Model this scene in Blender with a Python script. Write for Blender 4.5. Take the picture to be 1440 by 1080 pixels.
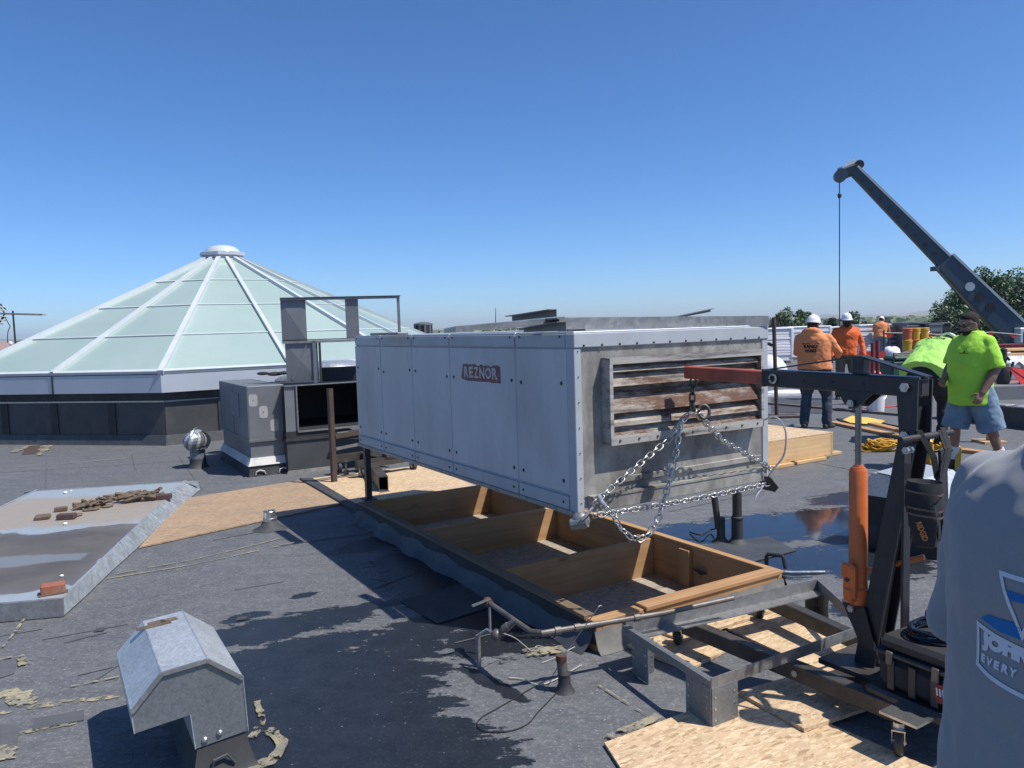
import bpy, bmesh, math, random
from mathutils import Vector, Matrix, Quaternion
from mathutils.bvhtree import BVHTree
random.seed(7)
for o in list(bpy.data.objects): bpy.data.objects.remove(o)
SC = bpy.context.scene; COL = SC.collection
R = math.radians
# ------------------------------------------------------------------ camera
EYE = Vector((0, 0, 1.7)); FPX = 1100.0; PITCH = R(4.13); ROLL = R(1.75)
_F = Vector((0, math.cos(PITCH), -math.sin(PITCH))); _X = Vector((1, 0, 0)); _Y = _X.cross(_F)
CR = math.cos(ROLL)*_X - math.sin(ROLL)*_Y
CU = math.cos(ROLL)*_Y + math.sin(ROLL)*_X
cam = bpy.data.cameras.new('camera'); camo = bpy.data.objects.new('camera', cam); COL.objects.link(camo)
camo.matrix_world = Matrix(((CR.x, CU.x, -_F.x, EYE.x), (CR.y, CU.y, -_F.y, EYE.y), (CR.z, CU.z, -_F.z, EYE.z), (0, 0, 0, 1)))
cam.sensor_width = 36; cam.lens = 36*FPX/1440; cam.clip_start = 0.05; cam.clip_end = 60000
SC.camera = camo
# ------------------------------------------------------------------ light
SUNV = Vector((0.575, -0.235, 1.0)).normalized()
w = bpy.data.worlds.new('World'); SC.world = w; w.use_nodes = True
nt = w.node_tree; nt.nodes.clear()
sky = nt.nodes.new('ShaderNodeTexSky'); sky.sky_type = 'NISHITA'; sky.sun_disc = False
sky.sun_elevation = math.asin(SUNV.z); sky.sun_rotation = math.atan2(SUNV.x, SUNV.y)
sky.altitude = 0; sky.air_density = 0.7; sky.dust_density = 0.6; sky.ozone_density = 10.0
bg = nt.nodes.new('ShaderNodeBackground'); bg.inputs['Strength'].default_value = 0.121
wo = nt.nodes.new('ShaderNodeOutputWorld')
hs = nt.nodes.new('ShaderNodeHueSaturation'); hs.inputs['Saturation'].default_value = 1.075
nt.links.new(sky.outputs[0], hs.inputs['Color']); nt.links.new(hs.outputs[0], bg.inputs[0]); nt.links.new(bg.outputs[0], wo.inputs[0])
sl = bpy.data.lights.new('sun', 'SUN'); sl.energy = 4.2; sl.angle = R(0.53); sl.color = (1.0, 0.95, 0.88)
so = bpy.data.objects.new('sun', sl); COL.objects.link(so); so.location = (20, -5, 40)
so.rotation_euler = (-SUNV).to_track_quat('-Z', 'Y').to_euler()
SC.view_settings.view_transform = 'Standard'; SC.view_settings.look = 'None'
SC.view_settings.exposure = 0.45; SC.view_settings.gamma = 1.0; SC.view_settings.use_curve_mapping = False
SC.render.engine = 'CYCLES'; SC.render.resolution_x = 1024; SC.render.resolution_y = 768
# ------------------------------------------------------------------ pixel helpers (photo pixels 1440 x 1080 -> points of the place)
def ray(u, v): return _F + CR*((u-720)/FPX) + CU*((540-v)/FPX)
def G(u, v, z=0.0):
    d = ray(u, v); return EYE + d*((z-EYE.z)/d.z)
def A(u, v, y):
    d = ray(u, v); return EYE + d*(y/d.y)
BA = R(30.9)                                            # the building grid
EW = Vector((math.cos(BA), math.sin(BA), 0)); EL = Vector((-math.sin(BA), math.cos(BA), 0))
U0 = Vector((0.34, 4.25, 0))
def FR(p=U0, a=BA): return Matrix.Translation(Vector(p)) @ Matrix.Rotation(a, 4, 'Z')
# the hanging unit has its own frame
UM = Matrix.Translation((.327, 4.087, .0654)) @ Matrix.Rotation(BA, 4, 'Z') @ Matrix.Scale(.9615, 4)
def UV(w_, l_, z=0): return UM @ Vector((w_, l_, z))
def UW(w_, l_, z=0): return U0 + EW*w_ + EL*l_ + Vector((0, 0, z))
def onplane(u, v, p, n):
    d = ray(u, v); return EYE + d*((Vector(p)-EYE).dot(n)/d.dot(n))
# ------------------------------------------------------------------ mesh builder
class MB:
    def __init__(s, M=None):
        s.v = []; s.f = []; s.mi = []; s.M = M; s.cur = 0; s.sm = True
    def add(s, vs, fs, T=None):
        b = len(s.v)
        for p in vs:
            p = Vector(p)
            if T is not None: p = T @ p
            if s.M is not None: p = s.M @ p
            s.v.append(p)
        for f in fs: s.f.append([b+i for i in f]); s.mi.append(s.cur)
        return s
    def box(s, a, b, T=None, bev=0.0):
        x0, y0, z0 = [min(i, j) for i, j in zip(a, b)]; x1, y1, z1 = [max(i, j) for i, j in zip(a, b)]
        e = min(bev, (x1-x0)*.3, (y1-y0)*.3, (z1-z0)*.3)
        if e > 0:
            vs = []
            for x, dx in ((x0, e), (x1, -e)):
                for y, dy in ((y0, e), (y1, -e)):
                    for z, dz in ((z0, e), (z1, -e)):
                        vs += [(x, y+dy, z+dz), (x+dx, y, z+dz), (x+dx, y+dy, z)]
            # index: ((ix*2+iy)*2+iz)*3 + axis
            I = lambda i, j, k, a_: ((i*2+j)*2+k)*3+a_
            fs = [[I(0,0,0,0), I(0,0,1,0), I(0,1,1,0), I(0,1,0,0)], [I(1,0,0,0), I(1,1,0,0), I(1,1,1,0), I(1,0,1,0)],
                  [I(0,0,0,1), I(1,0,0,1), I(1,0,1,1), I(0,0,1,1)], [I(0,1,0,1), I(0,1,1,1), I(1,1,1,1), I(1,1,0,1)],
                  [I(0,0,0,2), I(0,1,0,2), I(1,1,0,2), I(1,0,0,2)], [I(0,0,1,2), I(1,0,1,2), I(1,1,1,2), I(0,1,1,2)]]
            for i in (0, 1):
                for j in (0, 1):
                    fs.append([I(i,j,0,0), I(i,j,1,0), I(i,j,1,1), I(i,j,0,1)] if (i == j) == False else [I(i,j,0,1), I(i,j,1,1), I(i,j,1,0), I(i,j,0,0)])
            for i in (0, 1):
                for k in (0, 1):
                    fs.append([I(i,0,k,0), I(i,0,k,2), I(i,1,k,2), I(i,1,k,0)] if (i == k) else [I(i,1,k,0), I(i,1,k,2), I(i,0,k,2), I(i,0,k,0)])
            for j in (0, 1):
                for k in (0, 1):
                    fs.append([I(0,j,k,1), I(1,j,k,1), I(1,j,k,2), I(0,j,k,2)] if (j != k) else [I(0,j,k,2), I(1,j,k,2), I(1,j,k,1), I(0,j,k,1)])
            for i in (0, 1):
                for j in (0, 1):
                    for k in (0, 1):
                        t = [I(i,j,k,0), I(i,j,k,1), I(i,j,k,2)]
                        fs.append(t if (i+j+k) % 2 else t[::-1])
            return s.add(vs, fs, T)
        vs = [(x, y, z) for z in (z0, z1) for y in (y0, y1) for x in (x0, x1)]
        return s.add(vs, [[0,2,3,1],[4,5,7,6],[0,1,5,4],[2,6,7,3],[0,4,6,2],[1,3,7,5]], T)
    def bar(s, p, q, a, b, up=(0, 0, 1), bev=0.0):       # box beam from p to q, a wide, b high (along up)
        p = Vector(p); q = Vector(q); d = (q-p); L = d.length; d.normalize(); up = Vector(up)
        if abs(d.dot(up)) > .97: up = Vector((0, 1, 0)) if abs(d.y) < .9 else Vector((1, 0, 0))
        x = d.cross(up).normalized(); z = x.cross(d).normalized()
        T = Matrix(((d.x, x.x, z.x, p.x), (d.y, x.y, z.y, p.y), (d.z, x.z, z.z, p.z), (0, 0, 0, 1)))
        return s.box((0, -a/2, -b/2), (L, a/2, b/2), T, bev)
    def prism(s, poly, h, T=None):                       # poly (x,y) list, extruded z0..z1
        z0, z1 = h; n = len(poly)
        vs = [(x, y, z0) for x, y in poly]+[(x, y, z1) for x, y in poly]
        fs = [list(range(n))[::-1], list(range(n, 2*n))]+[[i, (i+1) % n, n+(i+1) % n, n+i] for i in range(n)]
        return s.add(vs, fs, T)
    def loop(s, rings, close=True, caps=True):           # list of rings of points
        n = len(rings[0]); vs = [p for r in rings for p in r]; fs = []
        for k in range(len(rings)-1):
            for i in range(n if close else n-1):
                j = (i+1) % n; fs.append([k*n+i, k*n+j, (k+1)*n+j, (k+1)*n+i])
        if caps and close: fs.append(list(range(n))[::-1]); fs.append([(len(rings)-1)*n+i for i in range(n)])
        return s.add(vs, fs)
    def tube(s, pts, r, n=10, caps=True):
        pts = [Vector(p) for p in pts]; rings = []; prev = None
        for i, p in enumerate(pts):
            d = (pts[min(i+1, len(pts)-1)]-pts[max(i-1, 0)]).normalized()
            if prev is None:
                a = Vector((0, 0, 1)) if abs(d.z) < .9 else Vector((1, 0, 0)); x = d.cross(a).normalized()
            else:
                x = (prev-d*prev.dot(d)).normalized()
            prev = x; y = d.cross(x); rr = r[i] if isinstance(r, (list, tuple)) else r
            rings.append([p+(x*math.cos(t)+y*math.sin(t))*rr for t in (2*math.pi*k/n for k in range(n))])
        return s.loop(rings, caps=caps)
    def lathe(s, prof, n=20, T=None, caps=True):         # prof (r,z)
        rings = [[(r*math.cos(2*math.pi*k/n), r*math.sin(2*math.pi*k/n), z) for k in range(n)] for r, z in prof]
        if T is not None: rings = [[T @ Vector(p) for p in r] for r in rings]
        return s.loop(rings, caps=caps)
    def quad(s, *p): return s.add(p, [list(range(len(p)))])
    def sheet(s, pts, t, n=None):                        # planar polygon with thickness
        pts = [Vector(p) for p in pts]
        nn = Vector(n) if n is not None else (pts[1]-pts[0]).cross(pts[2]-pts[0]).normalized()
        k = len(pts)
        return s.add(pts+[p+nn*t for p in pts], [list(range(k))[::-1], list(range(k, 2*k))]+[[i, (i+1) % k, k+(i+1) % k, k+i] for i in range(k)])
    def blob(s, c, rx, ry, rz, n=12, m=8, T=None):
        rings = []
        for j in range(m+1):
            t = math.pi*j/m; sr = max(math.sin(t), .02)
            rings.append([(c[0]+rx*sr*math.cos(2*math.pi*k/n), c[1]+ry*sr*math.sin(2*math.pi*k/n), c[2]-rz*math.cos(t)) for k in range(n)])
        if T is not None: rings = [[T @ Vector(p) for p in r] for r in rings]
        return s.loop(rings)
MATS = {}; TM = {}
def setp(o, label=None, cat=None, group=None, kind=None):
    if label: o['label'] = label
    if cat: o['category'] = cat
    if group: o['group'] = group
    if kind: o['kind'] = kind
    return o
def thing(name, label, cat, M=None, group=None):
    o = bpy.data.objects.new(name, None); COL.objects.link(o); o.empty_display_size = .1
    M = M if M is not None else Matrix.Identity(4)
    if isinstance(M, (Vector, tuple)): M = Matrix.Translation(Vector(M))
    o.matrix_world = M; TM[o.name] = M.copy()
    return setp(o, label, cat, group)
def mat_of(m): return MATS[m] if isinstance(m, str) else m
def link_mesh(name, me, parent=None, M=None):
    o = bpy.data.objects.new(name, me); COL.objects.link(o)
    M = M if M is not None else Matrix.Identity(4)
    if parent is not None: o.parent = parent
    o.matrix_basis = M
    if parent is None: TM[o.name] = M.copy()
    else: TM[o.name] = TM[parent.name] @ M
    return o
def obj(mb, name, mats, parent=None, M=None, ang=35, kind=None, label=None):
    """mb in world coordinates; stored in the parent's local frame (or in frame M when top-level)"""
    base = TM[parent.name] if parent is not None else (M if M is not None else Matrix.Identity(4))
    if isinstance(base, (Vector, tuple)): base = Matrix.Translation(Vector(base))
    inv = base.inverted(); me = bpy.data.meshes.new(name)
    me.from_pydata([inv @ p for p in mb.v], [], mb.f)
    for m in (mats if isinstance(mats, (list, tuple)) else [mats]): me.materials.append(mat_of(m))
    if any(mb.mi): me.polygons.foreach_set('material_index', mb.mi)
    bm = bmesh.new(); bm.from_mesh(me); bmesh.ops.recalc_face_normals(bm, faces=bm.faces); bm.to_mesh(me); bm.free()
    if ang:
        me.polygons.foreach_set('use_smooth', [True]*len(me.polygons)); me.set_sharp_from_angle(angle=R(ang))
    me.update()
    o = link_mesh(name, me, parent, None if parent is not None else base)
    if kind: o['kind'] = kind
    if label: o['label'] = label
    return o
def one(mb, name, mats, label, cat, M=None, group=None, kind=None, ang=35):
    return setp(obj(mb, name, mats, None, M, ang), label, cat, group, kind)
# ------------------------------------------------------------------ materials
def newmat(name):
    m = bpy.data.materials.new(name); m.use_nodes = True; MATS[name] = m
    n = m.node_tree.nodes; n.clear()
    out = n.new('ShaderNodeOutputMaterial'); b = n.new('ShaderNodeBsdfPrincipled')
    m.node_tree.links.new(b.outputs[0], out.inputs[0])
    return m, m.node_tree, b
class NG:
    def __init__(s, t): s.t = t
    def n(s, ty, **kw):
        x = s.t.nodes.new(ty)
        for k, v in kw.items():
            if k.startswith('i_'):
                k2 = k[2:]; x.inputs[int(k2) if k2.isdigit() else k2].default_value = v
            else: setattr(x, k, v)
        return x
    def l(s, a, b): s.t.links.new(a, b)
    def coord(s, scale=(1, 1, 1), rot=(0, 0, 0), loc=(0, 0, 0), ty='POINT'):
        c = s.n('ShaderNodeTexCoord'); m = s.n('ShaderNodeMapping', vector_type=ty)
        m.inputs['Scale'].default_value = scale; m.inputs['Rotation'].default_value = rot; m.inputs['Location'].default_value = loc
        s.l(c.outputs['Object'], m.inputs[0]); return m.outputs[0]
    def noise(s, vec, scale, detail=4, rough=.6, dist=0):
        x = s.n('ShaderNodeTexNoise'); x.inputs['Scale'].default_value = scale; x.inputs['Detail'].default_value = detail
        x.inputs['Roughness'].default_value = rough; x.inputs['Distortion'].default_value = dist; s.l(vec, x.inputs['Vector']); return x.outputs['Fac']
    def ramp(s, fac, stops):
        r = s.n('ShaderNodeValToRGB'); e = r.color_ramp.elements
        while len(e) < len(stops): e.new(.5)
        for i, (p, c) in enumerate(stops):
            e[i].position = p; e[i].color = (c, c, c, 1) if isinstance(c, (int, float)) else (*c, 1)
        s.l(fac, r.inputs[0]); return r.outputs[0]
    def mix(s, fac, a, b, ty='MIX'):
        x = s.n('ShaderNodeMix', data_type='RGBA', blend_type=ty)
        for i, val in ((0, fac), (6, a), (7, b)):
            if isinstance(val, (int, float)): x.inputs[i].default_value = val if i == 0 else (val, val, val, 1)
            elif isinstance(val, tuple): x.inputs[i].default_value = (*val, 1) if len(val) == 3 else val
            else: s.l(val, x.inputs[i])
        return x.outputs[2]
    def math(s, op, a, b=None, c=None, clamp=False):
        x = s.n('ShaderNodeMath', operation=op); x.use_clamp = clamp
        for i, val in enumerate((a, b, c)):
            if val is None: continue
            if isinstance(val, (int, float)): x.inputs[i].default_value = val
            else: s.l(val, x.inputs[i])
        return x.outputs[0]
    def bump(s, h, b, strength=.3, dist=.01):
        x = s.n('ShaderNodeBump'); x.inputs['Strength'].default_value = strength; x.inputs['Distance'].default_value = dist
        s.l(h, x.inputs['Height']); s.l(x.outputs[0], b.inputs['Normal'])
def jitter(g, col, amt=.12):
    oi = g.n('ShaderNodeObjectInfo'); r = g.math('MULTIPLY_ADD', oi.outputs['Random'], amt*2, 1-amt)
    hv = g.n('ShaderNodeHueSaturation'); g.l(r, hv.inputs['Value']); g.l(col, hv.inputs['Color']); return hv.outputs[0]
def std(name, c1, c2=None, scale=6, rough=.6, metal=0.0, bump=.15, det=5, stretch=(1, 1, 1), jit=.06, dirt=None, dirt_amt=.0, rv=.15, spec=.5, bdist=.004, lo=.3, hi=.7):
    m, t, b = newmat(name); g = NG(t); c2 = c2 or tuple(x*.75 for x in c1)
    v = g.coord(stretch); n1 = g.noise(v, scale, det); n2 = g.noise(v, scale*7.3, 3)
    col = g.mix(g.ramp(n1, [(lo, 0.), (hi, 1.)]), c1, c2)
    if dirt:
        n3 = g.noise(v, scale*.6, 8, .72); col = g.mix(g.math('MULTIPLY', g.ramp(n3, [(.48, 0.), (.68, 1.)]), dirt_amt), col, dirt)
    if jit: col = jitter(g, col, jit)
    g.l(col, b.inputs['Base Color']); b.inputs['Metallic'].default_value = metal
    g.l(g.math('MULTIPLY_ADD', n2, rv*2, rough-rv, clamp=True), b.inputs['Roughness'])
    b.inputs['Specular IOR Level'].default_value = spec
    if bump: g.bump(g.math('MULTIPLY_ADD', n2, .5, n1), b, bump, bdist)
    return m
std('white_sheet_metal', (.50, .515, .53), (.43, .445, .46), 1.6, .42, 0, .3, bdist=.012, jit=.05, stretch=(1, 1.6, .7), dirt=(.30, .30, .29), dirt_amt=.5)
std('trim_metal', (.40, .43, .455), (.345, .37, .395), 3, .42, 0, .08, jit=.02, dirt=(.26, .255, .24), dirt_amt=.5)
std('end_panel', (.345, .33, .30), (.20, .19, .172), 4.5, .6, .1, .25, dirt=(.10, .088, .075), dirt_amt=.85, lo=.38, hi=.62, stretch=(1.3, 1, .7))
std('dark_steel', (.035, .036, .04), (.06, .055, .052), 9, .5, .3, .1)
std('black_paint', (.016, .019, .026), (.028, .03, .036), 6, .38, 0, .06, jit=.1, dirt=(.07, .062, .055), dirt_amt=.35)
std('worn_steel', (.075, .07, .064), (.045, .04, .037), 8, .5, .35, .12, dirt=(.17, .14, .115), dirt_amt=.5)
std('brown_steel', (.11, .075, .06), (.06, .045, .04), 10, .65, .2, .15)
std('orange_paint', (.62, .16, .035), (.50, .12, .03), 5, .38, 0, .05, dirt=(.16, .06, .03), dirt_amt=.35)
std('red_orange_paint', (.42, .10, .06), (.32, .08, .05), 7, .5, 0, .06, dirt=(.05, .03, .03), dirt_amt=.45)
std('chrome_rod', (.30, .28, .26), (.16, .15, .14), 22, .3, .9, .05, stretch=(1, 1, .08))
std('zinc', (.62, .62, .60), (.42, .42, .40), 30, .32, .9, .05)
std('aluminium', (.62, .63, .64), (.52, .53, .54), 5, .42, .75, .06)
std('fascia_grey', (.50, .53, .57), (.46, .49, .53), 1.2, .45, .2, .03, jit=.03)
std('rib_white', (.57, .61, .62), (.50, .54, .55), 3, .4, .1, .03)
std('rubber_black', (.022, .023, .025), (.04, .04, .042), 5, .7, 0, .2, dirt=(.10, .10, .10), dirt_amt=.3)
std('membrane_wall', (.040, .043, .048), (.065, .067, .07), 2.2, .62, 0, .25, dirt=(.10, .095, .085), dirt_amt=.4)
std('membrane_flash', (.04, .045, .052), (.068, .075, .083), 3.5, .6, 0, .35, bdist=.01, dirt=(.03, .03, .034), dirt_amt=.7)
std('felt_grey', (.17, .165, .15), (.10, .10, .095), 7, .85, 0, .3, dirt=(.28, .26, .22), dirt_amt=.5)
std('duct_grey', (.20, .212, .225), (.155, .165, .178), 3, .5, .35, .08, dirt=(.17, .16, .145), dirt_amt=.4)
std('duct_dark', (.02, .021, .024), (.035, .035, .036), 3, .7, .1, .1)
std('caulk', (.62, .60, .56), (.44, .43, .40), 9, .75, 0, .3, dirt=(.2, .19, .17), dirt_amt=.4)
std('patch_grey', (.36, .35, .35), (.28, .275, .27), 8, .8, 0, .1)
std('black_tape', (.02, .02, .022), (.035, .035, .035), 9, .45, 0, .2)
std('brick_red', (.30, .10, .055), (.20, .075, .05), 18, .85, 0, .4, dirt=(.32, .24, .17), dirt_amt=.5)
std('brick_dark', (.055, .035, .032), (.085, .05, .045), 18, .85, 0, .4)
std('debris', (.17, .125, .085), (.075, .055, .042), 14, .9, 0, .5)
std('rust', (.16, .06, .03), (.07, .035, .024), 12, .85, .1, .3)
std('yellow_plastic', (.75, .42, .03), (.60, .31, .03), 6, .5)
std('yellow_rope', (.60, .34, .03), (.38, .2, .02), 25, .8, 0, .4)
std('yellow_tarp', (.70, .50, .10), (.55, .38, .08), 7, .7)
std('red_plastic', (.60, .045, .04), (.45, .03, .03), 6, .5)
std('dark_red', (.22, .03, .03), (.13, .02, .02), 6, .6)
std('white_plastic', (.78, .78, .77), (.68, .68, .68), 5, .45)
std('white_wrap', (.78, .78, .80), (.62, .62, .66), 3.0, .4, 0, .35, bdist=.02)
std('white_board', (.80, .80, .80), (.66, .66, .68), 9, .75, 0, .2, stretch=(1, 1, 8))
std('green_dark', (.03, .07, .05), (.02, .04, .035), 5, .6)
std('tan_block', (.36, .31, .25), (.28, .24, .19), 2, .9, jit=.15)
std('grey_block', (.22, .22, .23), (.16, .16, .17), 2, .9, jit=.2)
std('roof_pink', (.36, .24, .21), (.28, .19, .17), 2, .9, jit=.1)
std('crane_grey', (.055, .085, .115), (.045, .07, .095), 1.2, .5, .1, .03, jit=.05)
std('crane_light', (.52, .55, .57), (.44, .47, .49), 2, .5, .1)
std('skin_dark', (.115, .06, .042), (.085, .045, .032), 9, .5, 0, .08, jit=0)
std('skin_tan', (.30, .165, .115), (.21, .11, .078), 9, .5, 0, .08, jit=0)
std('skin_light', (.42, .25, .19), (.34, .19, .14), 9, .5, 0, .08, jit=0)
std('hair_black', (.014, .011, .009), (.03, .023, .018), 60, .95, 0, .5, jit=0)
std('orange_faded', (.72, .27, .11), (.60, .21, .085), 5, .9, 0, .25, jit=0)
std('orange_bright', (.76, .15, .035), (.66, .115, .028), 5, .85, 0, .2, jit=0)
std('hivis', (.37, .70, .06), (.30, .62, .05), 6, .85, 0, .2, jit=0)
std('hivis_pale', (.42, .76, .17), (.35, .68, .13), 6, .85, 0, .2, jit=0)
std('denim_dark', (.022, .03, .052), (.055, .07, .10), 7, .9, 0, .4, jit=0)
std('denim', (.105, .175, .265), (.20, .28, .36), 5, .9, 0, .35, jit=0)
std('khaki', (.16, .135, .10), (.10, .085, .065), 6, .9, 0, .3, jit=0)
std('black_cloth', (.014, .015, .019), (.026, .027, .03), 8, .9, 0, .3, jit=0)
std('white_cloth', (.74, .74, .74), (.60, .60, .60), 8, .9, 0, .3, jit=0)
std('shoe_dark', (.03, .026, .024), (.06, .05, .045), 15, .7, 0, .3, jit=0)
std('hat_white', (.80, .80, .80), (.74, .74, .74), 3, .3, 0, .0, jit=0)
std('lens_black', (.008, .008, .01), None, 3, .12, 0, 0, jit=0)
std('ink_black', (.025, .022, .025), None, 20, .9, 0, 0, jit=0)
std('ink_grey', (.66, .68, .72), (.58, .60, .65), 60, .9, 0, .1, jit=0)
std('ink_blue', (.015, .16, .46), (.012, .13, .38), 60, .9, 0, .1, jit=0)
std('ink_orange', (.55, .22, .05), (.40, .15, .04), 60, .8, 0, .1, jit=0)
std('badge_red', (.19, .04, .055), (.13, .03, .045), 12, .5, 0, .1, jit=0, dirt=(.30, .28, .30), dirt_amt=.5)
std('badge_white', (.56, .52, .48), (.44, .41, .38), 14, .6, 0, .1, jit=0)
std('leather_trim', (.15, .105, .085), (.10, .07, .06), 12, .7)
std('trunk_bark', (.10, .075, .055), (.06, .045, .035), 6, .9, 0, .5, stretch=(1, 1, .2))
std('wire_white', (.50, .48, .43), None, 10, .6, 0, 0)
std('wire_black', (.015, .015, .015), None, 10, .6, 0, 0)
std('pipe_grey', (.17, .155, .14), (.10, .09, .08), 12, .5, .5, .1, dirt=(.30, .27, .23), dirt_amt=.4)
std('seam_dark', (.035, .037, .041), (.06, .062, .066), 4, .75, 0, .2)
std('seam_soft', (.075, .079, .086), (.105, .11, .117), 3, .75, 0, .2)
std('sealant', (.34, .30, .185), (.22, .205, .155), 16, .9, 0, .3, dirt=(.115, .12, .125), dirt_amt=1.0, jit=.1)
std('roof_patch', (.10, .107, .116), (.072, .077, .084), 5, .8, 0, .2, stretch=(1, 3, 1), jit=.15)
std('dome_clear', (.55, .60, .62), (.5, .55, .57), 3, .15, .1, 0)
std('orange_netting', (.66, .16, .06), (.5, .12, .05), 6, .7)
# galvanised steel with spangle
def galv(name, c, rough=.42, metal=.75, sc=55, dirt=.25):
    m, t, b = newmat(name); g = NG(t); v = g.coord()
    vo = g.n('ShaderNodeTexVoronoi'); vo.inputs['Scale'].default_value = sc; g.l(v, vo.inputs['Vector'])
    sp = g.n('ShaderNodeSeparateColor'); g.l(vo.outputs['Color'], sp.inputs[0])
    n1 = g.noise(v, 3, 6); val = g.math('MULTIPLY_ADD', sp.outputs[0], .28, .84)
    col = g.mix(g.ramp(n1, [(.35, 0.), (.7, 1.)]), c, tuple(x*.8 for x in c))
    col = g.mix(1.0, col, g.mix(1., val, (1, 1, 1), 'MULTIPLY'), 'MULTIPLY')
    n3 = g.noise(v, 5, 8, .75); col = g.mix(g.math('MULTIPLY', g.ramp(n3, [(.52, 0.), (.72, 1.)]), dirt), col, (.13, .12, .11))
    g.l(jitter(g, col, .05), b.inputs['Base Color']); b.inputs['Metallic'].default_value = metal
    g.l(g.math('MULTIPLY_ADD', sp.outputs[1], .2, rough-.1), b.inputs['Roughness']); g.bump(n3, b, .06, .004)
galv('galvanised', (.50, .53, .55), .45, .45, 100); galv('galv_dull', (.30, .30, .295), .5, .6, 40, .6); galv('galv_bright', (.60, .63, .65), .38, .7, 60, .3)
galv('cover_metal', (.50, .54, .56), .42, .55, 30, .15)
# wood
def wood(name, c1, c2, axis=0, rough=.75):
    m, t, b = newmat(name); g = NG(t); s = [22, 22, 22]; s[axis] = 1.1
    v = g.coord(tuple(s)); n = g.noise(v, 1.0, 5, .6, .7); v2 = g.coord(); n2 = g.noise(v2, 2.0, 3)
    s3 = [5.5, 5.5, 5.5]; s3[axis] = 2.0
    vo = g.n('ShaderNodeTexVoronoi'); vo.inputs['Scale'].default_value = 1.0; g.l(g.coord(tuple(s3)), vo.inputs['Vector'])
    knot = g.ramp(vo.outputs['Distance'], [(.045, 1.), (.13, 0.)])
    col = g.mix(g.ramp(n, [(.36, 0.), (.66, 1.)]), c1, c2)
    col = g.mix(g.ramp(n2, [(.35, 0.), (.8, .55)]), col, tuple(x*.62 for x in c2))
    col = g.mix(g.math('MULTIPLY', knot, .8), col, tuple(x*.28 for x in c2))
    g.l(jitter(g, col, .13), b.inputs['Base Color']); b.inputs['Roughness'].default_value = rough; g.bump(n, b, .12, .003)
for ax, nm in enumerate('xyz'): wood('lumber_'+nm, (.47, .285, .14), (.37, .205, .092), ax)
for ax, nm in enumerate('xyz'): wood('lumber_pale_'+nm, (.62, .42, .22), (.52, .33, .155), ax)
wood('lumber_grey_x', (.20, .17, .14), (.12, .10, .085), 0)
def osb(name, c1, c2, c3, dirt=.3):
    m, t, b = newmat(name); g = NG(t); cols = None
    for k, (rot, sc) in enumerate(((.25, (26, 85, 60)), (1.75, (32, 95, 60)), (1.0, (28, 90, 60)), (2.4, (34, 100, 60)), (.6, (24, 80, 60)))):
        v = g.coord(sc, (0, 0, rot), (k*3.1, k*1.7, 0)); vo = g.n('ShaderNodeTexVoronoi'); vo.inputs['Scale'].default_value = 1; g.l(v, vo.inputs['Vector'])
        sp = g.n('ShaderNodeSeparateColor'); g.l(vo.outputs['Color'], sp.inputs[0]); mask = g.math('GREATER_THAN', sp.outputs[1], .60)
        x = sp.outputs[0]; cols = x if cols is None else g.math('ADD', g.math('MULTIPLY', cols, g.math('SUBTRACT', 1.0, mask)), g.math('MULTIPLY', x, mask))
    col = g.ramp(cols, [(.03, c3), (.22, c1), (.6, c1), (.95, c2)])
    v = g.coord(); n = g.noise(v, 2.2, 7, .7); col = g.mix(g.math('MULTIPLY', g.ramp(n, [(.45, 0.), (.75, 1.)]), dirt), col, (.20, .16, .12))
    n4 = g.noise(v, 90, 2); col = g.mix(g.math('MULTIPLY', g.ramp(n4, [(.62, 0.), (.7, 1.)]), .35), col, (.12, .075, .04))
    g.l(jitter(g, col, .07), b.inputs['Base Color']); b.inputs['Roughness'].default_value = .8; g.bump(cols, b, .25, .003)
osb('osb', (.54, .39, .235), (.68, .53, .345), (.36, .235, .125)); osb('osb_worn', (.34, .235, .145), (.43, .31, .20), (.24, .155, .095), .6)
osb('osb_grey', (.34, .29, .235), (.48, .42, .35), (.20, .165, .13), .4)
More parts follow.
